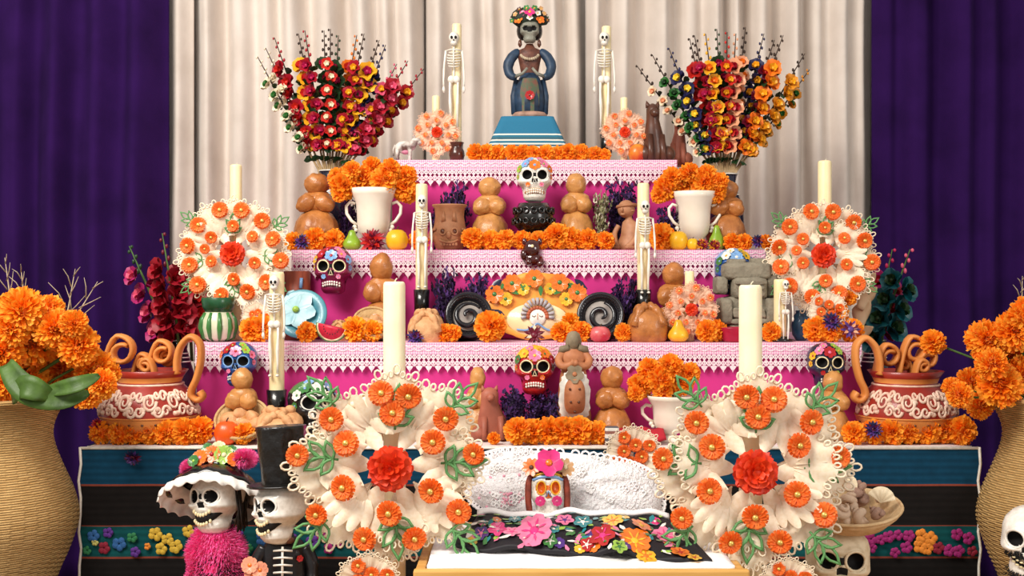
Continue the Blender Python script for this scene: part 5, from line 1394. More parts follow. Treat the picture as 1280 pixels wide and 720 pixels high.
# grey stone idol
m_stone = mat('grey_stone', '#8f8674', .85, '#6b6354', 30, 1.0, bump=.6, bscale=60)
Yi = 0.40; si = S(Yi); 
t = thing('stone_idol', 'carved grey stone idol with a blocky headdress', 'figurine', (X(930, Yi), Yi, T1))
def blk(nm, px0, px1, py0, py1, dep=.09, y=0.0, rnd=.008, par=None):
    c_ = Vector((((px0 + px1) / 2 - 930) / si, y, Z((py0 + py1) / 2, Yi) - T1)); h_ = ((px1 - px0) / si / 2, dep / 2, (py1 - py0) / si / 2)
    rs = []
    for i in range(17):
        th = PI * i / 16; ring = []
        for j in range(28):
            an = 2 * PI * j / 28; d = (math.sin(th) * math.cos(an), math.sin(th) * math.sin(an), -math.cos(th))
            p = [c_[q] + h_[q] * math.copysign(abs(d[q]) ** .38, d[q]) for q in range(3)]
            w = .0035 * noise.noise(Vector(p) * 45) + .002 * noise.noise(Vector(p) * 120)
            ring.append((p[0] + d[0] * w, p[1] + d[1] * w, p[2] + d[2] * w))
        rs.append(ring)
    return MB().rings(rs).build(nm, m_stone, par or t)
blk('base_block', 905, 958, 404, 426, .12); blk('torso', 902, 962, 370, 406, .10); blk('head', 912, 956, 346, 374, .11, -.01); blk('headdress', 902, 962, 328, 350, .11)
blk('headdress_crest', 908, 930, 324, 332, .08); blk('headdress_crest', 936, 958, 323, 332, .08)
blk('side_lobe', 893, 908, 346, 368, .08, .0, .012); blk('side_lobe', 955, 970, 342, 372, .08, .0, .012); blk('arm', 896, 912, 372, 405, .10, -.02, .012); blk('arm', 952, 968, 372, 405, .10, -.02, .012)
blk('hand', 912, 928, 384, 397, .03, -.055, .006); blk('hand', 936, 952, 384, 397, .03, -.055, .006)
blk('brow', 914, 954, 351, 356, .02, -.065, .004); blk('nose', 930, 938, 355, 365, .03, -.065, .005); blk('mouth', 924, 944, 367, 371, .02, -.065, .004); blk('belt', 906, 958, 398, 404, .02, -.055, .004)
for px in (921, 947): MB().ell(((px - 930) / si, -.065, Z(360, Yi) - T1), (.010, .008, .007), 10, 6).build('eye', m_stone, t)
# red bowl
m_redbowl = mat('red_lacquer', '#b01a3a', .35, '#8e1430', 12, coat=.2)
small_pot('red_bowl', 'small crimson bowl below the stone idol', 917, 409, 0.30, T1, 38, [(.7, 0), (.85, .15), (1, .95), (1, 1), (.92, 1), (.75, .2), (.2, .12)], m_redbowl, 'bowl')
# green and cream striped pot with black base
Yq = 0.33; sq = S(Yq); 
t, w, H = small_pot('striped_pot', 'round cream pot with dark green stripes under the wax flower wheel', 273, 388, 0.33, T1, 44, [(.5, 0), (.85, .12), (1, .45), (.95, .7), (.75, .92), (.7, 1), (.6, 1), (.5, .6), (.3, .2)], mat('cream_glaze', '#dcd9bf', .3, '#b9c29a', 14, coat=.3))
for k in range(10):
    a = 2 * PI * k / 10
    MB().tube([(math.cos(a) * w * r * 1.005, math.sin(a) * w * r * 1.005, H * z) for r, z in [(.5, 0), (.85, .12), (1, .45), (.95, .7), (.75, .92)]], [.002, .006, .009, .007, .005], 6).build('green_stripe', PAINT['green'], t)
MB().lathe([(w * .74, H * .95), (w * .9, H * 1.12), (w * .95, H * 1.4), (w * .92, H * 1.42), (w * .8, H * 1.1), (w * .5, H)], 28).build('green_rim', mat('dark_green_glaze', '#1f5a34', .3, '#143f24', 12, coat=.3), t)
# skeleton candlestick right, standing beside the idol
skeleton_candle('skeleton candlestick between the stone idol and the wax flower wheel', 975, 349, 424, 0.33, T1, 16, 1.1, 349, 84)
# blue round jar behind it
small_pot('blue_jar', 'small blue painted jar behind the skeleton candlestick', 1001, 388, 0.40, T1, 24, [(.5, 0), (.9, .2), (1, .5), (.8, .8), (.5, .92), (.55, 1), (.45, 1), (.4, .8), (.2, .2)], mat('blue_glaze', '#3f6d92', .3, '#27506f', 30, coat=.3), 'jar')
# wooden calla-like petals beside the right wheel
m_calla = mat('pale_carved_wood', '#e0c09a', .5, '#c9a278', 16, bump=.1)
for k, (px, py, ln, an) in enumerate([(1085, 372, 34, .5), (1080, 392, 38, .2), (1082, 416, 24, .7), (1088, 352, 26, .3)]):
    Yc2 = 0.46 + .02 * k; s2 = S(Yc2); L2 = ln / s2
    o = MB().petal(L2, L2 * .36, T(0, 0, -L2 * .5) @ RZ(.3), 7, 5, cup=.7, bend=.5, tip=.1, base=.5).build('carved_petal', m_calla)
    o.location = (X(px, Yc2), Yc2, Z(py, Yc2)); o.rotation_euler = (0, an, 0)
    sd2 = o.modifiers.new('thick', 'SOLIDIFY'); sd2.thickness = .004
    tag(o, 'pale carved petal stacked between the lacy wax flower wheel and teal gladiolus', 'petal', 'carved petals by the wheel')
# small wax bunches below the wheels
def wax_bunch(label, px, py, Y, Rpx, n, peach=False, mt=None):
    r = Rpx / S(Y)
    t = thing('wax_flower_bunch', label, 'wax flowers', (X(px, Y), Y, Z(py, Y)))
    for k in range(7):
        a = 2 * PI * k / 7; link('wax_leaf', (LEAFP if peach else LEAF)[0], t, M=T(math.sin(a) * r * .1, 0, math.cos(a) * r * .1) @ RY(a) @ RX(.25) @ SC(r * .9))
    for k in range(n):
        a = 2 * PI * k / n + .3; rr = .62 if k % 2 else .3
        d = link('wax_daisy', DAISYP if peach else DAISY, t, M=T(math.sin(a) * r * rr, -r * .3, math.cos(a) * r * rr) @ face((0, -1, 0)) @ SC(r * .24)); link('daisy_centre', DCENT, d)
    MB().tube([(0, 0, 0), (0, .01, -r * 1.4)], r * .06, 6).build('wire_stem', m_waxleaf, t)
    return t
wax_bunch('small bunch of wax daisies on the marigolds below the wheel by the teal gladiolus', 1032, 388, 0.33, 26, 6)
wax_bunch('small bunch of wax daisies beside the green striped pot', 322, 396, 0.34, 20, 5)
wax_bunch('small bunch of white wax daisies on the table beside the red cloth', 790, 566, -0.06, 38, 8)
# gladiolus
def gladiolus(label, px0, py0, px1, py1, Y, cols, budc, nf=9, fs=15, lean=0):
    a = Vector((X(px0, Y), Y, Z(py0, Y))); b = Vector((X(px1, Y), Y - .03, Z(py1, Y))); d = b - a
    t = thing('gladiolus', label, 'flower', a); rn = random.Random(int(px1))
    MB().tube([(0, 0, -.06), d * .3, d * .65, d], [.006, .005, .004, .0015], 6).build('stem', m_stem, t)
    for k in range(nf):
        f = lerp(.05, .66, k / (nf - 1)); sg = 1 if k % 2 else -1
        M = T(*(d * f + Vector((sg * .02, -.02, 0)))) @ face((sg * .9 + rn.uniform(-.2, .2), -.8, .35)) @ RZ(rn.uniform(0, 6)) @ SC(fs / S(Y) * lerp(1.35, 1.0, k / nf))
        link('gladiolus_flower', cup(*cols), t, M=M)
    bd = MB()
    for k in range(6):
        f = lerp(.72, .99, k / 5); sg = 1 if k % 2 else -1
        bd.ell(d * f + Vector((sg * .008, -.003, 0)), (.006, .005, .011 * (1 - .08 * k)), 6, 5)
    bd.build('buds', FCOL[budc], t)
    return t
FCOL['deepred'] = mat('petal_deepred', '#a01224', .5, '#74101c', 40); FCOL['plum'] = mat('petal_plum', '#b01f66', .5, '#7f1450', 40)
gladiolus('deep red gladiolus beside the wheel behind the green striped pot', 226, 430, 206, 292, 0.62, ('deepred', 'crimson'), 'wine', 9, 17)
gladiolus('plum pink gladiolus with a bare tip beside the deep red one', 212, 420, 165, 308, 0.66, ('plum', 'pink'), 'dkgreen', 7, 14)
gladiolus('red gladiolus close behind the green striped pot', 240, 430, 232, 300, 0.70, ('deepred', 'red'), 'wine', 9, 16)
gladiolus('teal gladiolus with pink buds beside a lacy wax flower wheel', 1096, 430, 1134, 312, 0.62, ('teal', 'dkgreen'), 'pink', 7, 17)
gladiolus('magenta gladiolus behind the teal gladiolus', 1090, 430, 1112, 312, 0.70, ('plum', 'crimson'), 'magenta', 7, 15)
vase_dark('dark vase holding the deep red gladiolus', 222, 424, 0.66, TZ, 46)
vase_dark('dark vase holding the teal gladiolus', 1093, 424, 0.66, TZ, 46)

# ------------------------------------------------------------------ table pieces
# clay woman with a white frilled apron
Yv = 0.15; sv = S(Yv); 
t = thing('clay_woman', 'tall clay woman figurine with folded arms and a white frilled apron', 'figurine', (X(717, Yv), Yv, TZ))
m_cw = mat('rosy_clay', '#b5744c', .6, '#9a5a38', 25, bump=.15); m_veil = mat('grey_clay', '#8a7a62', .7, '#6d5f4a', 25, bump=.2)
def vz(py): return Z(py, Yv) - TZ
MB().rings([[(math.cos(a) * w / sv, math.sin(a) * w * .75 / sv, vz(py)) for a in [2 * PI * k / 28 for k in range(28)]] for py, w in [(545, 24), (530, 23), (510, 21), (490, 19), (470, 17), (462, 15), (455, 13)]]).build('skirt', m_cw, t)
MB().rings([[(math.cos(a) * w / sv, math.sin(a) * w * .62 / sv, vz(py)) for a in [2 * PI * k / 24 for k in range(24)]] for py, w in [(464, 13), (455, 15), (446, 17), (440, 14), (436, 7), (432, 5)]]).build('torso', m_cw, t)
MB().ell((0, 0, vz(427)), (8 / sv, 8 / sv, 11 / sv), 16, 10).build('head', m_veil, t)
MB().rings([[(math.cos(a) * w / sv, .006 + math.sin(a) * w * .7 / sv, vz(py)) for a in [2 * PI * k / 20 for k in range(20)]] for py, w in [(446, 9), (436, 10), (425, 10), (417, 7.5), (414, 3)]]).build('veil', m_veil, t)
for sg in (-1, 1):
    MB().tube(smooth([(sg * 13 / sv, 0, vz(441)), (sg * 19 / sv, -.015, vz(450)), (sg * 13 / sv, -.035, vz(457)), (-sg * 5 / sv, -.045, vz(452))]), [5 / sv] * 16, 9).build('arm', m_cw, t)
    MB().tube([(sg * 6 / sv, -.01, vz(434)), (sg * 15 / sv, -.005, vz(437)), (sg * 18 / sv, 0, vz(441))], [4 / sv, 5 / sv, 2 / sv], 8).build('shawl', m_veil, t)
yA = -.047
ap = []
for k in range(24):
    a = 2 * PI * k / 24; e = .6; c, s2 = math.cos(a), math.sin(a)
    ap.append((13.5 / sv * math.copysign(abs(c) ** e, c), math.copysign(abs(s2) ** e, s2)))
def apron(nm, f, y, mt, fr=0, par=None):
    out = []
    for k in range(72):
        a = 2 * PI * k / 72; c, s2 = math.cos(a), math.sin(a); e = .55
        q = f * (1 + (fr * .05 * math.sin(18 * a)))
        out.append((19 / sv * q * math.copysign(abs(c) ** e, c) * lerp(1, .85, max(0, s2)), (vz(462) + vz(524)) / 2 + 31 / sv * (f + (.06 * (1 - f) if False else 0)) * (1 + fr * .02 * math.sin(18 * a)) * math.copysign(abs(s2) ** e, s2)))
    return MB().plate(out, .010, T(0, y, 0) @ RX(0)).build(nm, mt, par or t)
a_ = apron('apron_frill', 1.0, yA - .008, PAINT['white'], 1); apron('apron_panel', .68, yA - .016, m_cw, 0, a_)
for q, (dx, dz) in enumerate([(-5, 500), (5, 500), (0, 512), (-6, 484), (6, 484)]): MB().ell((dx / sv, yA - .022, vz(dz)), (.004, .003, .004), 8, 5).build('apron_dot', PAINT['brown'], a_)
mb = MB(); blossom(mb, (0, yA - .014, vz(466)), (0, -1, .2), 12 / sv, 5); mb.build('apron_bow', [m_veil, m_cw], t)
# small striped and red cloths by the bread doll
m_redcl = mat('crimson_cloth', '#b5182c', .8, '#941224', 14)
o = MB().grid(lambda u, v: (lerp(X(770, .04), X(832, .04), u), lerp(.10, .02, v), TZ + .012 + .022 * (1 - v) + .004 * math.sin(u * 14)), 20, 8).build('red_cloth', m_redcl); tag(o, 'folded crimson cloth on the table beside the small wax daisies', 'cloth')
o.modifiers.new('thick', 'SOLIDIFY').thickness = .01
m_strp = stripe_cloth('grey_white_woven', '#ddd', [(0, '#d8d2c8'), (.2, '#555055'), (.35, '#d8d2c8'), (.55, '#8a5a50'), (.7, '#d8d2c8'), (.85, '#555055')], TZ, TZ + .06)
o = MB().box((X(765, .03), .035, TZ + .03), (18 / S(.03), .03, .05)).build('woven_bundle', m_strp, None, False); bevel(o, .008, 3); tag(o, 'small grey and white striped woven bundle beside the marigolds', 'cloth')
# bread basket and breads
Yx = 0.09; sx = S(Yx)
m_wick2 = mat('pale_wicker', '#cba673', .7, '#a8824e', 60, 1.0, bump=.5, bscale=90)
t = thing('bread_basket', 'shallow wicker basket of bread tilted before the blue skull', 'basket', (X(303, Yx), Yx, TZ + .062), (.75, 0, 0))
rr = 33 / sx
MB().lathe([(rr * .6, -.03), (rr * .8, -.02), (rr, .015), (rr * .95, .018), (rr * .75, -.012), (rr * .1, -.018)], 32).build('tray', m_wick2, t)
for k in range(3): MB().tube([(rr * (.99 - .05 * k) * math.cos(2 * PI * q / 32), rr * (.99 - .05 * k) * math.sin(2 * PI * q / 32), .016 - .011 * k) for q in range(32)], .005, 6, closed=True).build('woven_rim', m_wick2, t)
rb = random.Random(4)
for k, (dx, dy) in enumerate([(-.5, .1), (-.1, .35), (.35, .2), (.1, -.2), (-.35, -.3), (.55, -.15)]):
    o = MB().ell((0, 0, 0), (.028, .022, .018), 14, 9, fn=lump(k + 3, .2)).build('bread_roll', m_sugar)
    o.location = t.location + Vector(RX(.75) @ Vector((dx * rr, dy * rr, .004))); o.rotation_euler = (.75, 0, k * 1.1)
    tag(o, 'small sugared bread roll in the tilted wicker basket', 'bread', 'rolls in the tilted basket')
t = thing('bread_basket', 'small wicker basket rim with bread before the bread doll and thick candle', 'basket', (X(466, .33), .33, T1 + .052), (.8, 0, .2))
rr = 24 / S(.33)
MB().lathe([(rr * .6, -.03), (rr * .8, -.02), (rr, .015), (rr * .95, .018), (rr * .75, -.012), (rr * .1, -.018)], 32).build('tray', m_wick2, t)
MB().tube([(rr * math.cos(2 * PI * q / 32), rr * math.sin(2 * PI * q / 32), .016) for q in range(32)], .0045, 6, closed=True).build('woven_rim', m_wick2, t)
for k, (dx, dy) in enumerate([(-.4, .1), (.1, .3), (.4, -.1), (-.05, -.25)]):
    o = MB().ell((0, 0, 0), (.024, .018, .016), 14, 9, fn=lump(k + 13, .2)).build('bread_roll', m_sugar)
    o.location = t.location + Vector(RX(.8) @ Vector((dx * rr, dy * rr, .004))); o.rotation_euler = (.8, 0, k)
    tag(o, 'sugared roll in the basket behind the marigolds of the lowest step', 'bread', 'rolls in the lowest step basket')
# black painted mask lying behind the left wheel
sugar_skull('small black painted skull resting beside the candle holder', 390, 511, 74, 0.13, 'black', 'green', ['white', 'green', 'sky'], 'white', tilt=-.15, rz=.5)
bone_bread('large sugared bread loaf behind the crown of the top hat', 350, 0, 60, 22, 0.055, TZ + .045, .45, m_sugar)

# ------------------------------------------------------------------ in front of the table: bench, doll bed, figures
t = thing('low_bench', 'low wooden bench in front of the striped table', 'bench', (0, 0, 0))
BX0, BX1, BY0, BY1 = -1.02, 1.36, -0.80, -0.16
for k in range(4):
    bevel(MB().box(((BX0 + BX1) / 2, BY0 + (k + .5) * (BY1 - BY0) / 4, PLZ - .0175), (BX1 - BX0, (BY1 - BY0) / 4 - .004, .035)).build('plank', m_wood, t, False))
for lx in (BX0 + .06, .17, BX1 - .06):
    for ly in (BY0 + .05, BY1 - .05): MB().box((lx, ly, (PLZ - .035) / 2), (.05, .05, PLZ - .035)).build('leg', m_wood, t, False)
# doll bed
m_honey = mat('honey_wood', '#dba85c', .45, '#c48f42', 6, .8, bump=.06, bscale=40, stretch=(1, 8, 8))
bx0, bx1, by0, by1 = X(517, -.72), X(936, -.72), -0.735, -0.19
t = thing('doll_bed', 'small honey-coloured wooden bed in front of the table', 'bed', (0, 0, PLZ))
bz = Z(711, -.72) - PLZ
bevel(MB().box(((bx0 + bx1) / 2, by0 + .012, bz - .02), (bx1 - bx0, .024, .04)).build('foot_rail', m_honey, t, False), .005)
bevel(MB().box(((bx0 + bx1) / 2, by1 - .012, bz - .02), (bx1 - bx0, .024, .05)).build('head_rail', m_honey, t, False), .005)
for xx in (bx0 + .012, bx1 - .012): bevel(MB().box((xx, (by0 + by1) / 2, bz - .03), (.024, by1 - by0 - .05, .04)).build('side_rail', m_honey, t, False), .005)
for xx in (bx0 + .02, bx1 - .02):
    for yy in (by0 + .02, by1 - .02): MB().lathe([(.016, 0), (.02, .01), (.016, .03), (.018, bz - .045)], 14, M=T(xx, yy, 0)).build('leg', m_honey, t)
m_sheet = mat('white_sheet', '#fbf8f6', .9, '#f3ecee', 20, bump=.3, bscale=50)
m_lacew = mat('white_lace', '#ffffff', .85, '#efe6ea', 110, 1.0, bump=.9, bscale=120)
o = MB().grid(lambda u, v: (lerp(bx0 + .03, bx1 - .03, u), lerp(by1 - .03, by0 + .028, v), PLZ + bz + .006 + .004 * math.sin(u * 31 + v * 5) * math.sin(v * 9)), 60, 24).build('bed_sheet', m_sheet)
md = o.modifiers.new('thick', 'SOLIDIFY'); md.thickness = .02; md.offset = 1; tag(o, 'white sheet spread over the small wooden bed', 'sheet')
# lacy pillow
Yp = -0.27; sp_ = S(Yp)
pw, ph_ = 122 / sp_, 46 / sp_
t = thing('lace_pillow', 'white lacy pillow propped at the head of the small bed', 'pillow', (X(706, Yp), Yp, Z(612, Yp)), (-.35, .10, 0))
rs = []
for i in range(17):
    a = PI * i / 16
    y = -math.cos(a) * .055; f = max(.02, math.sin(a)) ** .45
    rs.append([(pw * f * math.copysign(abs(math.cos(b)) ** .75, math.cos(b)), y + .003 * math.sin(7 * b), ph_ * f * math.copysign(abs(math.sin(b)) ** .75, math.sin(b))) for b in [2 * PI * k / 56 for k in range(56)]])
MB().rings(rs).build('cushion', m_lacew, t)
fr = MB()
for k in range(90):
    b = 2 * PI * k / 90
    c = (pw * 1.0 * math.copysign(abs(math.cos(b)) ** .75, math.cos(b)), -.004, ph_ * 1.0 * math.copysign(abs(math.sin(b)) ** .75, math.sin(b)))
    fr.tube([(c[0] + math.cos(q * PI / 4) * .011, c[1], c[2] + math.sin(q * PI / 4) * .011) for q in range(8)], .003, 4, closed=True)
fr.build('lace_frill', m_sheet, t)
# crochet rosettes over the pillow face
rn = random.Random(8); cr = MB()
for k in range(46):
    px_, pz = rn.uniform(-.85, .85), rn.uniform(-.75, .85)
    if abs(px_) ** 2.5 + abs(pz) ** 2.5 > .9: continue
    f2 = (1 - abs(px_) ** 3) * (1 - abs(pz) ** 3)
    yy = -.055 * f2 ** .4 - .002
    for q in range(5):
        a = 2 * PI * q / 5; cr.tube([(px_ * pw + math.cos(a) * .008 + math.cos(z_ * PI / 3) * .006, yy, pz * ph_ + math.sin(a) * .008 + math.sin(z_ * PI / 3) * .006) for z_ in range(6)], .0018, 4, closed=True)
tag(cr.build('crochet_rosettes', m_sheet, t), kind='stuff')
pk = MB()
for k in range(60):
    a, b = rn.gauss(-.60, .10), rn.gauss(-.35, .22)
    if b > .3 or b < -.8: continue
    pk.ell((a * pw, -.055 * ((1 - abs(a) ** 3) * (1 - abs(b) ** 3)) ** .4 - .001, b * ph_), (.004, .002, .004), 6, 4)
tag(pk.build('pink_embroidery', mat('pale_pink_thread', '#f2b3c4', .8, '#e890ac', 60), t), kind='stuff')
# painted doll head resting on the pillow
Yd = -0.375; sd_ = S(Yd)
t = thing('skull_doll', 'painted white skull doll with a magenta flower resting on the pillow', 'doll', (X(684, Yd), Yd, Z(617, Yd)), (-.2, 0, .05))
u = 74 / sd_
link('face', skull_mesh('doll_face', PAINT['white'], PAINT['brown'], .27, PAINT['orange']), t, M=SC(u * .72, u * .7, u))
for sg in (-1, 1):
    MB().tube([(sg * .165 * u * .72 + math.cos(q * PI / 8) * .105 * u * .72, -.285 * u, .085 * u + math.sin(q * PI / 8) * .11 * u) for q in range(16)], .012 * u, 5, closed=True).build('eye_rim', PAINT['yellow'], t)
    MB().tube(smooth([(sg * .22 * u, -.05 * u, .36 * u), (sg * .31 * u, -.08 * u, .2 * u), (sg * .33 * u, -.10 * u, -.05 * u), (sg * .31 * u, -.12 * u, -.3 * u)]), .055 * u, 8).build('braid', mat('red_brown_hair', '#8f3a26', .6, '#6a2618', 60), t)
    mb = MB(); blossom(mb, (sg * .14 * u, -.275 * u, -.13 * u), (0, -1, 0), .09 * u, 8); mb.build('cheek_flower', [PAINT['hot'], PAINT['pink']], t)
MB().tube(smooth([(-.25 * u, -.17 * u, .22 * u), (-.1 * u, -.26 * u, .265 * u), (.1 * u, -.26 * u, .265 * u), (.25 * u, -.17 * u, .22 * u)]), .024 * u, 6).build('blue_band', PAINT['sky'], t)
MB().tube(smooth([(-.24 * u, -.15 * u, .28 * u), (-.1 * u, -.235 * u, .325 * u), (.1 * u, -.235 * u, .325 * u), (.24 * u, -.15 * u, .28 * u)]), .022 * u, 6).build('yellow_band', PAINT['yellow'], t)
MB().tube([(-.04 * u, -.285 * u, -.06 * u), (0, -.30 * u, .04 * u), (.04 * u, -.285 * u, -.06 * u)], .014 * u, 5).build('nose_line', PAINT['sky'], t)
mb = MB(); blossom(mb, (.02 * u, -.22 * u, .50 * u), (0, -1, .25), .25 * u, 5, w=.5); mb.build('head_flower', [PAINT['hot'], PAINT['orange']], t)
for dx, c1, c2, rr in ((-.27, 'orange', 'brown', .17), (.3, 'tan', 'cream', .17), (.18, 'tan', 'brown', .12), (-.15, 'red', 'yellow', .12)):
    mb = MB(); blossom(mb, (dx * u, -.16 * u, .47 * u - abs(dx) * .15 * u), (dx * 1.2, -1, .3), rr * u, 8, w=.3); mb.build('straw_flower', [PAINT[c1], PAINT[c2]], t)
MB().ell((0, .02 * u, -.45 * u), (.42 * u, .3 * u, .2 * u), 16, 8).build('shoulders', m_sheet, t)
# floral blanket
m_blkcloth = mat('black_satin', '#17131a', .6, '#0f0c12', 30, bump=.1)
t = thing('floral_blanket', 'black blanket embroidered with large bright flowers over the small bed', 'blanket')
def blk_pt(u, v, up=0.0):
    xb = lerp(X(596, -.44), X(838, -.44), u); xf = lerp(X(566, -.60), X(888, -.66), u)
    x = lerp(xb, xf, v); y = lerp(-.425, lerp(-.575, -.685, u), v)
    z0 = lerp(Z(646, -.425), lerp(Z(681, -.575), Z(700, -.685), u), v)
    z = z0 + .016 * math.sin(PI * v) * math.sin(PI * min(1, u * 1.15)) + .005 * math.sin(u * 17 + 3 * v) + .004 * math.sin(u * 29 - 5 * v) + .008 * math.exp(-((u - .62) / .07) ** 2)
    return (x, y, z + up)
o = MB().grid(lambda u, v: blk_pt(u, v), 80, 28).build('cloth', m_blkcloth, t); md = o.modifiers.new('thick', 'SOLIDIFY'); md.thickness = .012; md.offset = 1
sh = MB().grid(lambda u, v: (blk_pt(u, 0)[0], -.428 + .03 * v, blk_pt(u, 0)[2] + .006 + .008 * math.sin(PI * v)), 60, 5).build('sheet_fold', m_sheet, t)
sh.modifiers.new('thick', 'SOLIDIFY').thickness = .008
def blk_uv(px, py):
    best = None
    for i in range(0, 61):
        for j in range(0, 31):
            p = blk_pt(i / 60, j / 30); s2 = S(p[1]); e = (640 + p[0] * s2 - px) ** 2 + (360 - (p[2] - CAM_Z) * s2 - py) ** 2
            if best is None or e < best[0]: best = (e, i / 60, j / 30)
    return best[1], best[2]
def on_blk(u, v): 
    p = Vector(blk_pt(u, v)); a = Vector(blk_pt(u + .01, v)) - p; b = Vector(blk_pt(u, v + .01)) - p
    n = b.cross(a); n = n if n.z > 0 else -n
    return p, n.normalized()
for px, py, r, c1, c2, n in [(667, 664, 26, 'pink', 'hot', 7), (640, 666, 12, 'pink', 'hot', 5), (620, 663, 13, 'hot', 'pink', 5), (704, 652, 13, 'pink', 'purple', 5), (727, 655, 13, 'teal', 'white', 5), (768, 652, 15, 'yellow', 'orange', 6), (802, 658, 15, 'orange', 'yellow', 6), (756, 671, 18, 'red', 'hot', 5), (795, 678, 22, 'orange', 'yellow', 7),
                             (832, 672, 17, 'pink', 'hot', 6), (808, 699, 15, 'yellow', 'orange', 6), (775, 694, 11, 'lime', 'green', 5), (735, 683, 11, 'red', 'white', 5), (850, 692, 14, 'orange', 'red', 6), (600, 668, 11, 'purple', 'pink', 5), (690, 676, 10, 'green', 'white', 5), (645, 650, 9, 'teal', 'white', 5), (865, 702, 10, 'yellow', 'red', 5)]:
    u_, v_ = blk_uv(px, py); p, nn = on_blk(u_, v_); s2 = S(p.y)
    mb = MB(); F = face((nn.x, nn.y, nn.z))
    mb.M = T(*(p + nn * .004)) @ F @ SC(1, 1.5, .35)
    blossom(mb, (0, 0, 0), (0, 0, 1), r / s2 * .95, n, w=.42)
    mb.cur = 1
    for q in range(n): mb.petal(r / s2 * .5, r / s2 * .07, RZ(2 * PI * q / n) @ RX(math.radians(68)) @ T(0, 0, r / s2 * .2), 2, 1, tip=.1)
    mb.build('embroidered_flower', [PAINT[c1], PAINT[c2]], t)
for k in range(26):
    u_, v_ = rn.uniform(.03, .97), rn.uniform(.06, .94); p, nn = on_blk(u_, v_)
    mb = MB(); mb.M = T(*(p + nn * .002)) @ face(nn) @ SC(1, 1.4, .35)
    blossom(mb, (0, 0, 0), (0, 0, 1), rn.uniform(.010, .018), 6, w=.5); c_ = rn.choice(['pink', 'hot', 'orange', 'red', 'yellow', 'purple', 'teal', 'white'])
    mb.build('embroidered_flower', [PAINT[c_], PAINT['white']], t)
for k in range(150):
    u_, v_ = rn.uniform(.02, .98), rn.uniform(.04, .96); p, nn = on_blk(u_, v_)
    mb = MB(); mb.M = T(*(p + nn * .003)) @ face(nn) @ RZ(rn.uniform(0, 6.28))
    L = rn.uniform(.018, .035)
    mb.petal(L, L * .22, RX(math.radians(88)), 3, 2, tip=.05, bend=-.1); mb.build('embroidered_leaf', PAINT[rn.choice(['green', 'green', 'lime', 'white', 'pink', 'teal'])], t)

# ------------------------------------------------------------------ skull-headed figures
m_silver = mat('silver_white', '#f4efe6', .3, '#d6cfc2', 16, .9, coat=.3)
def open_mouth(par, u, zc=-.24, gap=.05, wd=.2):
    """dark gaping mouth with two rows of teeth, on a skull of scale u"""
    m_ = MB()
    pts = [(x * u, (skull_face_y(x, zc) + .012) * u, (zc + .10 * (x / wd) ** 2) * u) for x in [wd * 1.2 * (k / 10 - 1) for k in range(21)]]
    m_.tube(pts, [gap * u * (1.25 - .75 * abs(k / 10 - 1) ** 2) for k in range(21)], 10, flat=.5)
    mo = m_.build('mouth', m_dark, par)
    te = MB()
    for sgn in (-1, 1):
        for k in range(7):
            x = wd * .86 * (2 * (k + .5) / 7 - 1); z = zc + .10 * (x / wd) ** 2 + sgn * gap * 1.02
            te.ell((x * u, (skull_face_y(x, z) - .036) * u, z * u), (wd / 7 * .85 * u, .022 * u, min(.034, gap * .46) * u), 8, 6)
    te.build('teeth', PAINT['cream'], mo)
def shape_skull(par, u, M, mt=None, sock=None):
    """skull part with its own empty-free transform: returns mesh object that carries features"""
    o = link('skull', skull_mesh('skull', mt or m_silver, None, m_sock=sock), par, M=M @ SC(u))
    return o
# lady with the frilled hat
YA = -0.26; sA = S(YA)
t = thing('hatted_skeleton_lady', 'skeleton lady bust with a white frilled hat and a hot pink boa', 'figurine', (X(272, YA), YA, PLZ))
zA = lambda py: Z(py, YA) - PLZ
MB().lathe([(.075, 0), (.08, .05), (.07, .12), (.05, zA(668)), (.03, zA(655))], 24).build('bust', mat('black_dress', '#1b1518', .6), t)
uA = 80 / sA
sk_o = shape_skull(t, uA, T(.004, -.005, zA(626)) @ RY(-.10) @ RZ(-.5) @ RX(-.16))
open_mouth(sk_o, 1.0, -.27, .07, .21)
for sg in (-1, 1): MB().tube(ring_on_face(sg * .165, .085, .125, .12), .02, 6, closed=True).build('eye_rim', m_silver, sk_o)
m_boa = [mat('boa_pink', '#ff55a6', .9, '#f83a92', 90), mat('boa_light', '#ff8ac4', .9, '#ff6ab0', 90)]
bo = MB(); rb = random.Random(5)
bo.lathe([(.062, 0), (.064, .08), (.056, .13), (.043, zA(662))], 24, M=T(0, -.012, 0))
for k in range(13000):
    a = rb.uniform(0, 6.28); z = rb.uniform(0.0, zA(661)); f = 1 + .10 * math.sin(z * 60)
    r = interp([(0, .066), (.08, .066), (.13, .058), (zA(661), .044)], z) * f
    c = (math.cos(a) * r, math.sin(a) * r * .9 - .012, z); bo.cur = 0 if rb.random() < .6 else 1
    bo.petal(rb.uniform(.012, .026), .0011, T(*c) @ face((math.cos(a) + rb.uniform(-.6, .6), math.sin(a) + rb.uniform(-.6, .6), rb.uniform(-.9, .7))), 2, 1, bend=.6, tip=.2)
bo.build('feather_boa', m_boa, t)
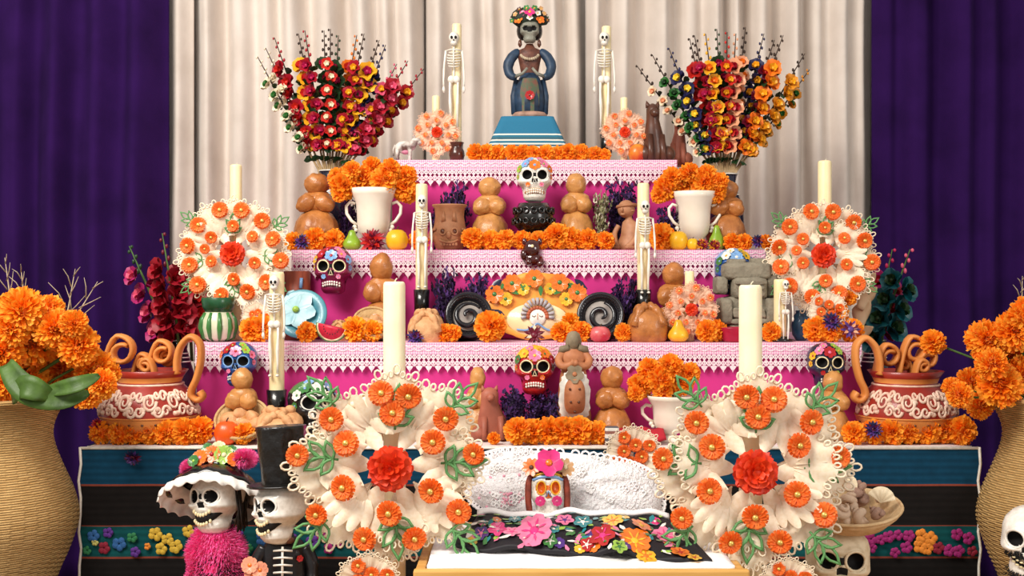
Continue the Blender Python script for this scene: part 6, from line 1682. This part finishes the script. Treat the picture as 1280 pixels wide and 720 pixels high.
# hat: crown, wide brim with a frilled edge, flowers and feather tufts
HM = T(-.004, .018, zA(607)) @ RY(.05) @ RX(-.62)
mb = MB(); mb.M = HM
def brim_r(a): return 61 / sA * (1 + .05 * math.cos(2 * a))
mb.rings([[(math.cos(a) * lerp(.062, brim_r(a), f), math.sin(a) * lerp(.062, brim_r(a), f) * .85, .030 - .055 * f * f - .02 * f * abs(math.cos(a)) + .004 * math.sin(14 * a) * f) for a in [2 * PI * k / 84 for k in range(84)]] for f in (0, .25, .5, .75, .92)], cap0=False, cap1=False)
mb.build('hat_brim', m_black, t).modifiers.new('thick', 'SOLIDIFY').thickness = .004
mb = MB(); mb.M = HM
mb.rings([[(math.cos(a) * brim_r(a) * f * (1 + .012 * math.sin(22 * a) * g), math.sin(a) * brim_r(a) * f * .85 * (1 + .012 * math.sin(22 * a) * g), .030 - .055 * min(f, .94) ** 2 - .02 * min(f, .94) * abs(math.cos(a)) + dz + .0025 * math.sin(22 * a + 1.5) * g) for a in [2 * PI * k / 260 for k in range(260)]] for f, dz, g in ((.70, .006, 0), (.86, .006, .2), (.96, .005, .5), (1.03, -.003, .9), (1.06, -.014, 1.2), (1.06, -.027, 1.6))], cap0=False, cap1=False)
mb.build('lace_frill', mat('hat_lace', '#f3eee6', .8, '#d9d2c8', 40, bump=.3), t).modifiers.new('thick', 'SOLIDIFY').thickness = .002
mb = MB(); mb.M = HM; mb.lathe([(.066, .02), (.064, .04), (.055, .062), (.03, .072), (.005, .074)], 24); mb.build('hat_crown', m_black, t)
for dx, dz, r, c1, c2 in [(-.045, .050, .020, 'orange', 'pink'), (-.015, .062, .022, 'orange', 'red'), (.018, .062, .024, 'lime', 'cream'), (.048, .050, .018, 'orange', 'pink'), (0, .082, .018, 'cream', 'lime'), (-.03, .078, .015, 'green', 'lime'), (.036, .076, .014, 'green', 'cream'), (-.06, .04, .015, 'green', 'lime')]:
    mb = MB(); p = HM @ Vector((dx, -.066, dz - .006)); blossom(mb, p, (dx * 6, -1, .5), r * 1.15, 8); mb.build('hat_flower', [PAINT[c1], PAINT[c2]], t)
for cx, cy, rr in ((238, 586, 15), (302, 574, 15)):
    ft = MB(); c0 = Vector(((cx - 268) / sA, .0, zA(cy)))
    for k in range(1800):
        d = Vector((rb.gauss(0, 1), rb.gauss(0, 1), rb.gauss(0, 1))).normalized(); ft.cur = k % 2
        ft.petal(rb.uniform(.010, .020), .0011, T(*(c0 + Vector((d.x * 1.2, d.y * .7, d.z * .75)) * rr / sA * .55)) @ face(d + Vector((-.4 if cx < 268 else .4, 0, .2))), 2, 1, bend=.5, tip=.2)
    ft.build('feather_tuft', m_boa, t)
hair = MB()
for k in range(26):
    a = rb.uniform(-.3, 1.2); x0 = .056 + .012 * rb.random(); y0 = rb.uniform(-.05, .04)
    hair.tube([(x0, y0, zA(608)), (x0 + .008, y0 - .005, zA(635)), (x0 + rb.uniform(-.005, .015), y0 - .01, zA(rb.uniform(650, 664)))], .0022, 4)
hair.build('hair', [mat('dark_hair', '#2a221c', .6, '#151110', 60)], t)
MB().ell((.02, .035, zA(625)), (.062, .045, .06), 14, 8).build('hair_bun', m_black, t)
# gentleman with the top hat
YG = -0.40; sG = S(YG)
t = thing('top_hat_skeleton', 'skeleton gentleman bust with a tall black top hat and black jacket', 'figurine', (X(356, YG), YG, PLZ))
zG = lambda py: Z(py, YG) - PLZ
uG = 82 / sG
MB().rings([[(math.cos(a) * rx / sG, math.sin(a) * rx * .6 / sG, zG(py)) for a in [2 * PI * k / 24 for k in range(24)]] for py, rx in [(756, 35), (740, 34), (720, 31), (700, 29), (685, 28), (676, 22), (670, 12), (660, 9)]]).build('jacket', mat('black_jacket', '#161316', .35, '#0e0c0e', 30, bump=.2, coat=.2), t)
rbm = MB(); yy = -22 / sG
rbm.tube([(.004, yy - .006, zG(678)), (.004, yy - .010, zG(722))], .0035, 5)
for k in range(5): rbm.tube([(-.020, yy, zG(684 + k * 9)), (.004, yy - .010, zG(682 + k * 9)), (.028, yy, zG(684 + k * 9))], .003, 5)
rbm.build('painted_ribs', m_silver, t)
MB().ell((-.008, yy * .6 - .014, zG(671)), (.018, .008, .010), 10, 6).ell((.016, yy * .6 - .014, zG(671)), (.018, .008, .010), 10, 6).build('bow_tie', PAINT['brown'], t)
for sg in (-1, 1):
    MB().tube(smooth([(sg * 25 / sG, 0, zG(684)), (sg * 35 / sG, -.01, zG(705)), (sg * 33 / sG, -.03, zG(730)), (sg * 16 / sG, -.075, zG(726))]), [.018] * 6 + [.015] * 10, 9).build('sleeve', mat('black_jacket', '#161316'), t)
mb = MB()
for k in range(3): blossom(mb, (-.072 + .022 * (k % 2) + .004 * k, -.085, zG(697 + 6 * k)), (0, -1, .3), .022, 8)
mb.build('posy', [PAINT['peach'] if 'peach' in PAINT else PAINT['tan'], PAINT['orange']], t)
MB().tube([(-.060, -.08, zG(704)), (-.045, -.078, zG(732))], .004, 5).build('posy_stems', m_stem, t)
mb = MB(); blossom(mb, (22 / sG, yy * .8, zG(694)), (.3, -1, 0), .009, 6); mb.build('lapel_flower', [PAINT['red'], PAINT['red']], t)
sk_o = shape_skull(t, uG, T(-.004, -.008, zG(637)) @ RY(-.12) @ RZ(-.8) @ RX(-.15))
open_mouth(sk_o, 1.0, -.27, .068, .21)
for sg in (-1, 1): MB().tube(ring_on_face(sg * .165, .085, .13, .12), .022, 6, closed=True).build('eye_rim', m_silver, sk_o)
m_crin = mat('crinkled_black', '#151210', .3, '#0c0a09', 12, bump=.9, bscale=26, coat=.3)
HG = T(-.004, .004, zG(608)) @ RY(-.05) @ RX(-.05)
mb = MB(); mb.M = HG
hh = zG(533) - zG(608)
mb.lathe([(lerp(.056, .064, sm(0, 1, q / 24)), hh * q / 24) for q in range(25)] + [(.061, hh + .001), (.02, hh - .002)], 56, fn=lambda r, z, a: r * (1 + .05 * noise.noise(Vector((math.cos(a) * 2.4, math.sin(a) * 2.4, z * 26)))) )
mb.build('hat_crown', m_crin, t)
mb = MB(); mb.M = HG
mb.lathe([(.058, .004), (.088, .001), (.094, .004), (.093, .008), (.088, .007), (.058, .010)], 40); mb.build('hat_brim', m_crin, t)
# skull with a wide bowl of shells for a hat
YS = -0.36; sS = S(YS)
t = thing('bowl_bearing_skull', 'grinning painted skull bust carrying a wide shallow bowl of shells', 'figurine', (X(1046, YS), YS, PLZ))
zS = lambda py: Z(py, YS) - PLZ
MB().lathe([(.075, 0), (.078, .02), (.06, zS(745)), (.045, zS(728)), (.04, zS(715))], 24).build('bust', m_black, t)
uS = 100 / sS
sk_o = shape_skull(t, uS, T(0, -.005, zS(703)) @ RZ(-.12) @ RX(-.05), mat('bone_paint', '#e2d3b4', .4, '#cdbb98', 14))
open_mouth(sk_o, 1.0, -.25, .035, .21)
MB().tube(smooth([(-.14, skull_face_y(.14, -.15) - .02, -.14), (-.07, skull_face_y(.07, -.15) - .03, -.17), (0, skull_face_y(0, -.15) - .04, -.145), (.07, skull_face_y(.07, -.15) - .03, -.17), (.14, skull_face_y(.14, -.15) - .02, -.14)]), .012, 5).build('moustache', m_dark, sk_o)
for sg in (-1, 1): MB().tube(ring_on_face(sg * .165, .085, .125, .12), .02, 6, closed=True).build('eye_rim', mat('bone_paint', ''), sk_o)
BM = T((1063 - 1046) / sS, -.015, zS(645)) @ RY(-.09) @ RX(.20)
m_bowl = mat('straw_bowl', '#d9b98c', .6, '#bb9766', 60, 1.0, bump=.35, bscale=70)
mb = MB(); mb.M = BM; rw_ = 60 / sS
mb.lathe([(rw_ * .55, -.022), (rw_ * .7, -.015), (rw_ * .95, .014), (rw_, .028), (rw_ * .96, .030), (rw_ * .75, .000), (rw_ * .3, -.008), (rw_ * .02, -.008)], 44); bowl_o = mb.build('bowl', m_bowl, t)
mb = MB(); mb.M = BM; mb.tube([(rw_ * math.cos(2 * PI * k / 44), rw_ * math.sin(2 * PI * k / 44), .029) for k in range(44)], .0045, 6, closed=True); mb.build('bowl_rim', m_bowl, bowl_o)
m_shell = [mat('shell_tan', '#ecd0b4', .5, '#bf9c80', 60, 1.0, bump=.4, bscale=120), mat('shell_pale', '#f4e3c2', .4, '#e2caa0', 40), mat('shell_brown', '#c09a86', .5, '#8f6a5a', 40, bump=.4)]
def spiral_shell(seed, mt):
    mb = MB(); pts = []; rad = []
    for k in range(60):
        q = k / 59; a = q * 6 * PI; r = .34 * (1 - q) ** .8
        pts.append((math.cos(a) * r, math.sin(a) * r, .95 * q - .1)); rad.append(.30 * (1 - q) + .012)
    mb.tube(pts, rad, 9, up=(0, 0, 1)); return mb.mesh('spiral_shell', mt)
def clam_shell(mt):
    mb = MB(); rows = []
    for i in range(9):
        q = i / 8; rows.append([(math.sin(an) * q * .9, -.30 * math.sin(q * PI * .75) * math.cos(an * .8) * 1.1 + .03 * math.cos(an * 14) * q, math.cos(an) * q) for an in [math.radians(-68 + 136 * k / 36) for k in range(37)]])
    mb.rings(rows, closed=False); return mb.mesh('clam_shell', mt)
SH = [spiral_shell(0, m_shell[0]), spiral_shell(1, m_shell[2]), clam_shell(m_shell[1]), clam_shell(m_shell[0])]
Wb = Matrix.Translation(t.location) @ BM
for k, (dx, dy, dz, sz, kind, lb) in enumerate([(.55, -.15, .040, .042, 2, 'pale clam leaning at the open side of the straw bowl'), (.05, -.5, .026, .044, 0, 'tan conch at the front of the straw bowl'), (-.35, -.4, .030, .050, 0, 'rough tan conch near the wax wheel in the straw bowl'), (-.3, .25, .050, .056, 3, 'tan ribbed clam in the middle of the straw bowl'),
                                                (.15, .1, .044, .048, 1, 'brown conch in the middle of the straw bowl'), (.35, .5, .048, .040, 1, 'brown conch at the back of the straw bowl'), (-.62, -.05, .036, .050, 0, 'tan conch tucked by the rim of the straw bowl'), (.38, -.5, .030, .034, 1, 'small brown conch before the pale clam'), (-.1, .5, .052, .050, 2, 'pale clam at the back of the straw bowl'),
                                                (-.1, -.1, .046, .046, 0, 'large tan conch on top of the shell heap'), (-.6, .4, .044, .046, 3, 'tan ribbed clam beside the wax wheel in the straw bowl'), (.7, .25, .036, .034, 0, 'small tan conch beside the pale leaning clam')]):
    o = link('conch' if kind < 2 else 'clam', SH[kind]); q = random.Random(k)
    o.matrix_world = Wb @ T(dx * rw_, dy * rw_, dz) @ Euler((q.uniform(-1.2, -.3), q.uniform(-.5, .5), q.uniform(-1.5, 1.5))).to_matrix().to_4x4() @ SC(sz)
    tag(o, lb, 'shell', 'shells in the bowl')
# black-bearded skull bust beside the right basket
YR = -0.47; sR = S(YR)
t = thing('bearded_skull', 'white skull bust with a black painted beard in front of a basket vase', 'figurine', (X(1290, YR), YR, PLZ))
zR = lambda py: Z(py, YR) - PLZ
MB().lathe([(.07, 0), (.075, .03), (.055, zR(730)), (.04, zR(712))], 24).build('bust', m_black, t)
sk_o = shape_skull(t, 92 / sR, T(0, 0, zR(677)) @ RY(.12) @ RZ(-.55) @ RX(.1))
open_mouth(sk_o, 1.0, -.25, .03, .21)
bd = MB()
for k in range(420):
    x = rb.uniform(-.3, .3); z = rb.choice([rb.uniform(-.17, -.06), rb.uniform(-.5, -.36)])
    if abs(x) < .05 and z > -.12: continue
    bd.petal(.05, .012, T(x, skull_face_y(x, z) - .01, z) @ face((x * 2, -1, -.8)), 2, 1, bend=.5, tip=.1)
tag(bd.build('beard', m_dark, sk_o), kind='stuff')
for sg in (-1, 1): MB().tube(ring_on_face(sg * .165, .085, .13, .12), .022, 6, closed=True).build('eye_rim', m_silver, sk_o)
# little wax bunches on the bench at the frame's foot
wax_bunch('bunch of wax daisies at the foot of the candle by the top hat figure', 462, 728, -0.60, 44, 8)
wax_bunch('bunch of wax daisies at the foot of the candle by the shell bowl', 982, 730, -0.60, 40, 8)

# ------------------------------------------------------------------ basket vases with marigolds
def weave_mat():
    m = mat('woven_palm', '#dcb273', .7, '#b98c4e', 60, 1.0, bump=.3, bscale=200, stretch=(.4, .4, 2.2))
    nt = m.node_tree; N = nt.nodes; L = nt.links; b = N['Principled BSDF']
    tcn = N.new('ShaderNodeTexCoord')
    wv = N.new('ShaderNodeTexWave'); wv.bands_direction = 'Z'; wv.inputs['Scale'].default_value = 50; wv.inputs['Distortion'].default_value = .5; wv.inputs['Detail Scale'].default_value = 6
    L.new(tcn.outputs['Object'], wv.inputs['Vector'])
    src = b.inputs['Base Color'].links[0].from_socket
    mr = N.new('ShaderNodeMapRange'); mr.inputs['To Min'].default_value = .55; mr.inputs['To Max'].default_value = 1.1; L.new(wv.outputs['Fac'], mr.inputs['Value'])
    sc = N.new('ShaderNodeVectorMath'); sc.operation = 'SCALE'; L.new(src, sc.inputs[0]); L.new(mr.outputs[0], sc.inputs['Scale']); L.new(sc.outputs[0], b.inputs['Base Color'])
    bp = N.new('ShaderNodeBump'); bp.inputs['Strength'].default_value = .6; bp.inputs['Distance'].default_value = .006; L.new(wv.outputs['Fac'], bp.inputs['Height']); L.new(bp.outputs['Normal'], b.inputs['Normal'])
    return m
m_basket = weave_mat()
def basket_mesh():
    prof = [(0, .15), (.03, .155), (.12, .15), (.3, .175), (Z(760, -.1), .175), (Z(720, -.1), .203), (Z(690, -.1), .232), (Z(660, -.1), .254), (Z(640, -.1), .257), (Z(615, -.1), .243), (Z(585, -.1), .214), (Z(555, -.1), .190), (Z(535, -.1), .188), (Z(515, -.1), .205), (Z(498, -.1), .228)]
    P2 = smooth([(r, 0, z) for z, r in prof], 8); tab = [(p.z, p.x) for p in P2]
    top = prof[-1][0]; rows = 150; n = 132; rs = []
    for i in range(rows + 1):
        z = top * i / rows; r = interp(tab, z)
        rs.append([((r + .0024 * math.cos(PI * i) * (1 if (j // 3) % 2 else -1)) * math.cos(2 * PI * j / n), (r + .0024 * math.cos(PI * i) * (1 if (j // 3) % 2 else -1)) * math.sin(2 * PI * j / n), z) for j in range(n)])
    mb = MB(); mb.rings(rs, cap1=False)
    mb.lathe([(.228, top), (.215, top + .004), (.2, top - .02), (.18, top - .1), (.19, top - .3)], 48, cap0=False, cap1=True)
    return mb.mesh('woven_body', m_basket), top
BASK, btop = basket_mesh()
YV = -0.10
for pc, lb in ((-22, 'tall woven basket vase with the green ribbon leaf at its mouth'), (1342, 'tall woven basket vase beside the bearded skull bust')):
    t = thing('basket_vase', lb, 'vase', (X(pc, YV), YV, 0))
    link('woven_body', BASK, t)
    MB().tube([(.226 * math.cos(2 * PI * k / 40), .226 * math.sin(2 * PI * k / 40), btop) for k in range(40)], .009, 7, closed=True).build('rim', m_basket, t)
    MB().tube([(.156 * math.cos(2 * PI * k / 40), .156 * math.sin(2 * PI * k / 40), .012) for k in range(40)], .012, 7, closed=True).build('foot_ring', m_basket, t)
LV = ('large orange marigold in the basket vase with the green ribbon leaf', 'marigolds in the vase with the ribbon leaf')
for a, b, d in [(28, 388, 56), (-12, 396, 54), (68, 412, 50), (98, 432, 54), (42, 428, 62), (4, 440, 58), (78, 462, 62), (120, 462, 50), (34, 468, 60), (108, 490, 44), (-20, 462, 56), (128, 480, 38), (-30, 430, 50), (60, 388, 40), (8, 480, 46), (52, 446, 48), (92, 405, 36), (15, 412, 48), (110, 448, 40), (138, 468, 26)]:
    marigold(a, b, d, YV + RND.uniform(-.12, .06), *LV, pool=MARIB, stem_to=(X(-5, YV) + RND.uniform(-.05, .05), YV, Z(520, YV)))
RV = ('large orange marigold in the basket vase beside the bearded skull', 'marigolds in the vase by the bearded skull')
for a, b, d in [(1232, 425, 52), (1268, 414, 52), (1262, 445, 40), (1250, 482, 58), (1212, 478, 38), (1200, 494, 34), (1284, 396, 50), (1224, 507, 36), (1280, 466, 46), (1240, 456, 42), (1190, 484, 26), (1305, 430, 56), (1315, 470, 60), (1330, 400, 60), (1345, 440, 60)]:
    marigold(a, b, d, YV + RND.uniform(-.12, .06), *RV, pool=MARIB, stem_to=(X(1325, YV) + RND.uniform(-.05, .05), YV, Z(520, YV)))
marigold(1166, 428, 32, 0.02, 'single orange marigold on a bare stem above the clay pot by the black skull', None, stem_to=(X(1322, YV), YV, Z(505, YV)))
# ribbon leaf
m_rib = mat('ribbon_leaf', '#46641f', .5, '#273d12', 24, .9, bump=.15)
t = thing('ribbon_leaf', 'broad folded green leaf at the mouth of the basket vase', 'leaf', (0, 0, 0))
def leafstrip(pts, w, nm):
    P = smooth(pts, 6); n = len(P)
    rows = []
    for i, p in enumerate(P):
        q = i / (n - 1); ww = w * math.sin(PI * min(1, .12 + q * .86)) ** .7
        d = (P[min(n - 1, i + 1)] - P[max(0, i - 1)]).normalized(); side = d.cross(Vector((0, -1, .35))).normalized()
        rows.append([tuple(p + side * ww * k + Vector((0, -.006 * abs(k), .004 * k * k))) for k in (-1, -.5, 0, .5, 1)])
    o = MB().rings(rows, closed=False).build(nm, m_rib, t); o.modifiers.new('thick', 'SOLIDIFY').thickness = .003
q = lambda px, py, Y: (X(px, Y), Y, Z(py, Y))
leafstrip([q(8, 455, -.3), q(22, 478, -.34), q(45, 494, -.35), q(80, 500, -.33), q(112, 492, -.3)], .036, 'leaf_blade')
leafstrip([q(15, 500, -.3), q(28, 485, -.36), q(50, 490, -.36), q(70, 500, -.32)], .032, 'leaf_fold')
leafstrip([q(60, 490, -.32), q(95, 482, -.34), q(125, 470, -.3)], .022, 'leaf_blade')
# dry branching twigs
m_dryt = mat('dry_pale_twig', '#b8a68a', .8, '#8f7d62', 60)
def twig(label, base, tip, Y, seed):
    r_ = random.Random(seed); a = Vector((X(base[0], Y), Y, Z(base[1], Y))); b = Vector((X(tip[0], Y), Y, Z(tip[1], Y)))
    t = thing('dry_twig', label, 'twig', a, group='dry twigs'); d = b - a
    MB().tube([(0, 0, 0), d * .5 + Vector((.006, 0, -.004)), d], [.0035, .0025, .0008], 5).build('stalk', m_dryt, t)
    for k in range(5):
        f = lerp(.35, .9, k / 4); L = d.length * (.45 - .07 * k); sg = 1 if k % 2 else -1
        ang = math.atan2(d.z, d.x) + sg * r_.uniform(.4, .7)
        MB().tube([d * f, d * f + Vector((math.cos(ang) * L * .5, -.01, math.sin(ang) * L * .5 + .004)), d * f + Vector((math.cos(ang + .1) * L, -.02, math.sin(ang + .1) * L))], [.002, .0015, .0006], 4).build('branchlet', m_dryt, t)
twig('dry branching twig leaning far out of the marigolds with the ribbon leaf', (60, 440), (122, 352), -.02, 1)
twig('dry twig rising straight from the marigolds beside the leaning twig', (72, 430), (94, 336), .0, 2)
twig('thin dry twig above the marigolds at the purple drape by the ribbon leaf', (12, 400), (6, 322), .0, 3)
twig('thin dry twig standing between two marigolds over the ribbon leaf', (28, 395), (26, 334), .0, 4)
twig('dry twig rising behind the marigolds of the vase by the bearded skull', (1272, 400), (1278, 345), .02, 5)
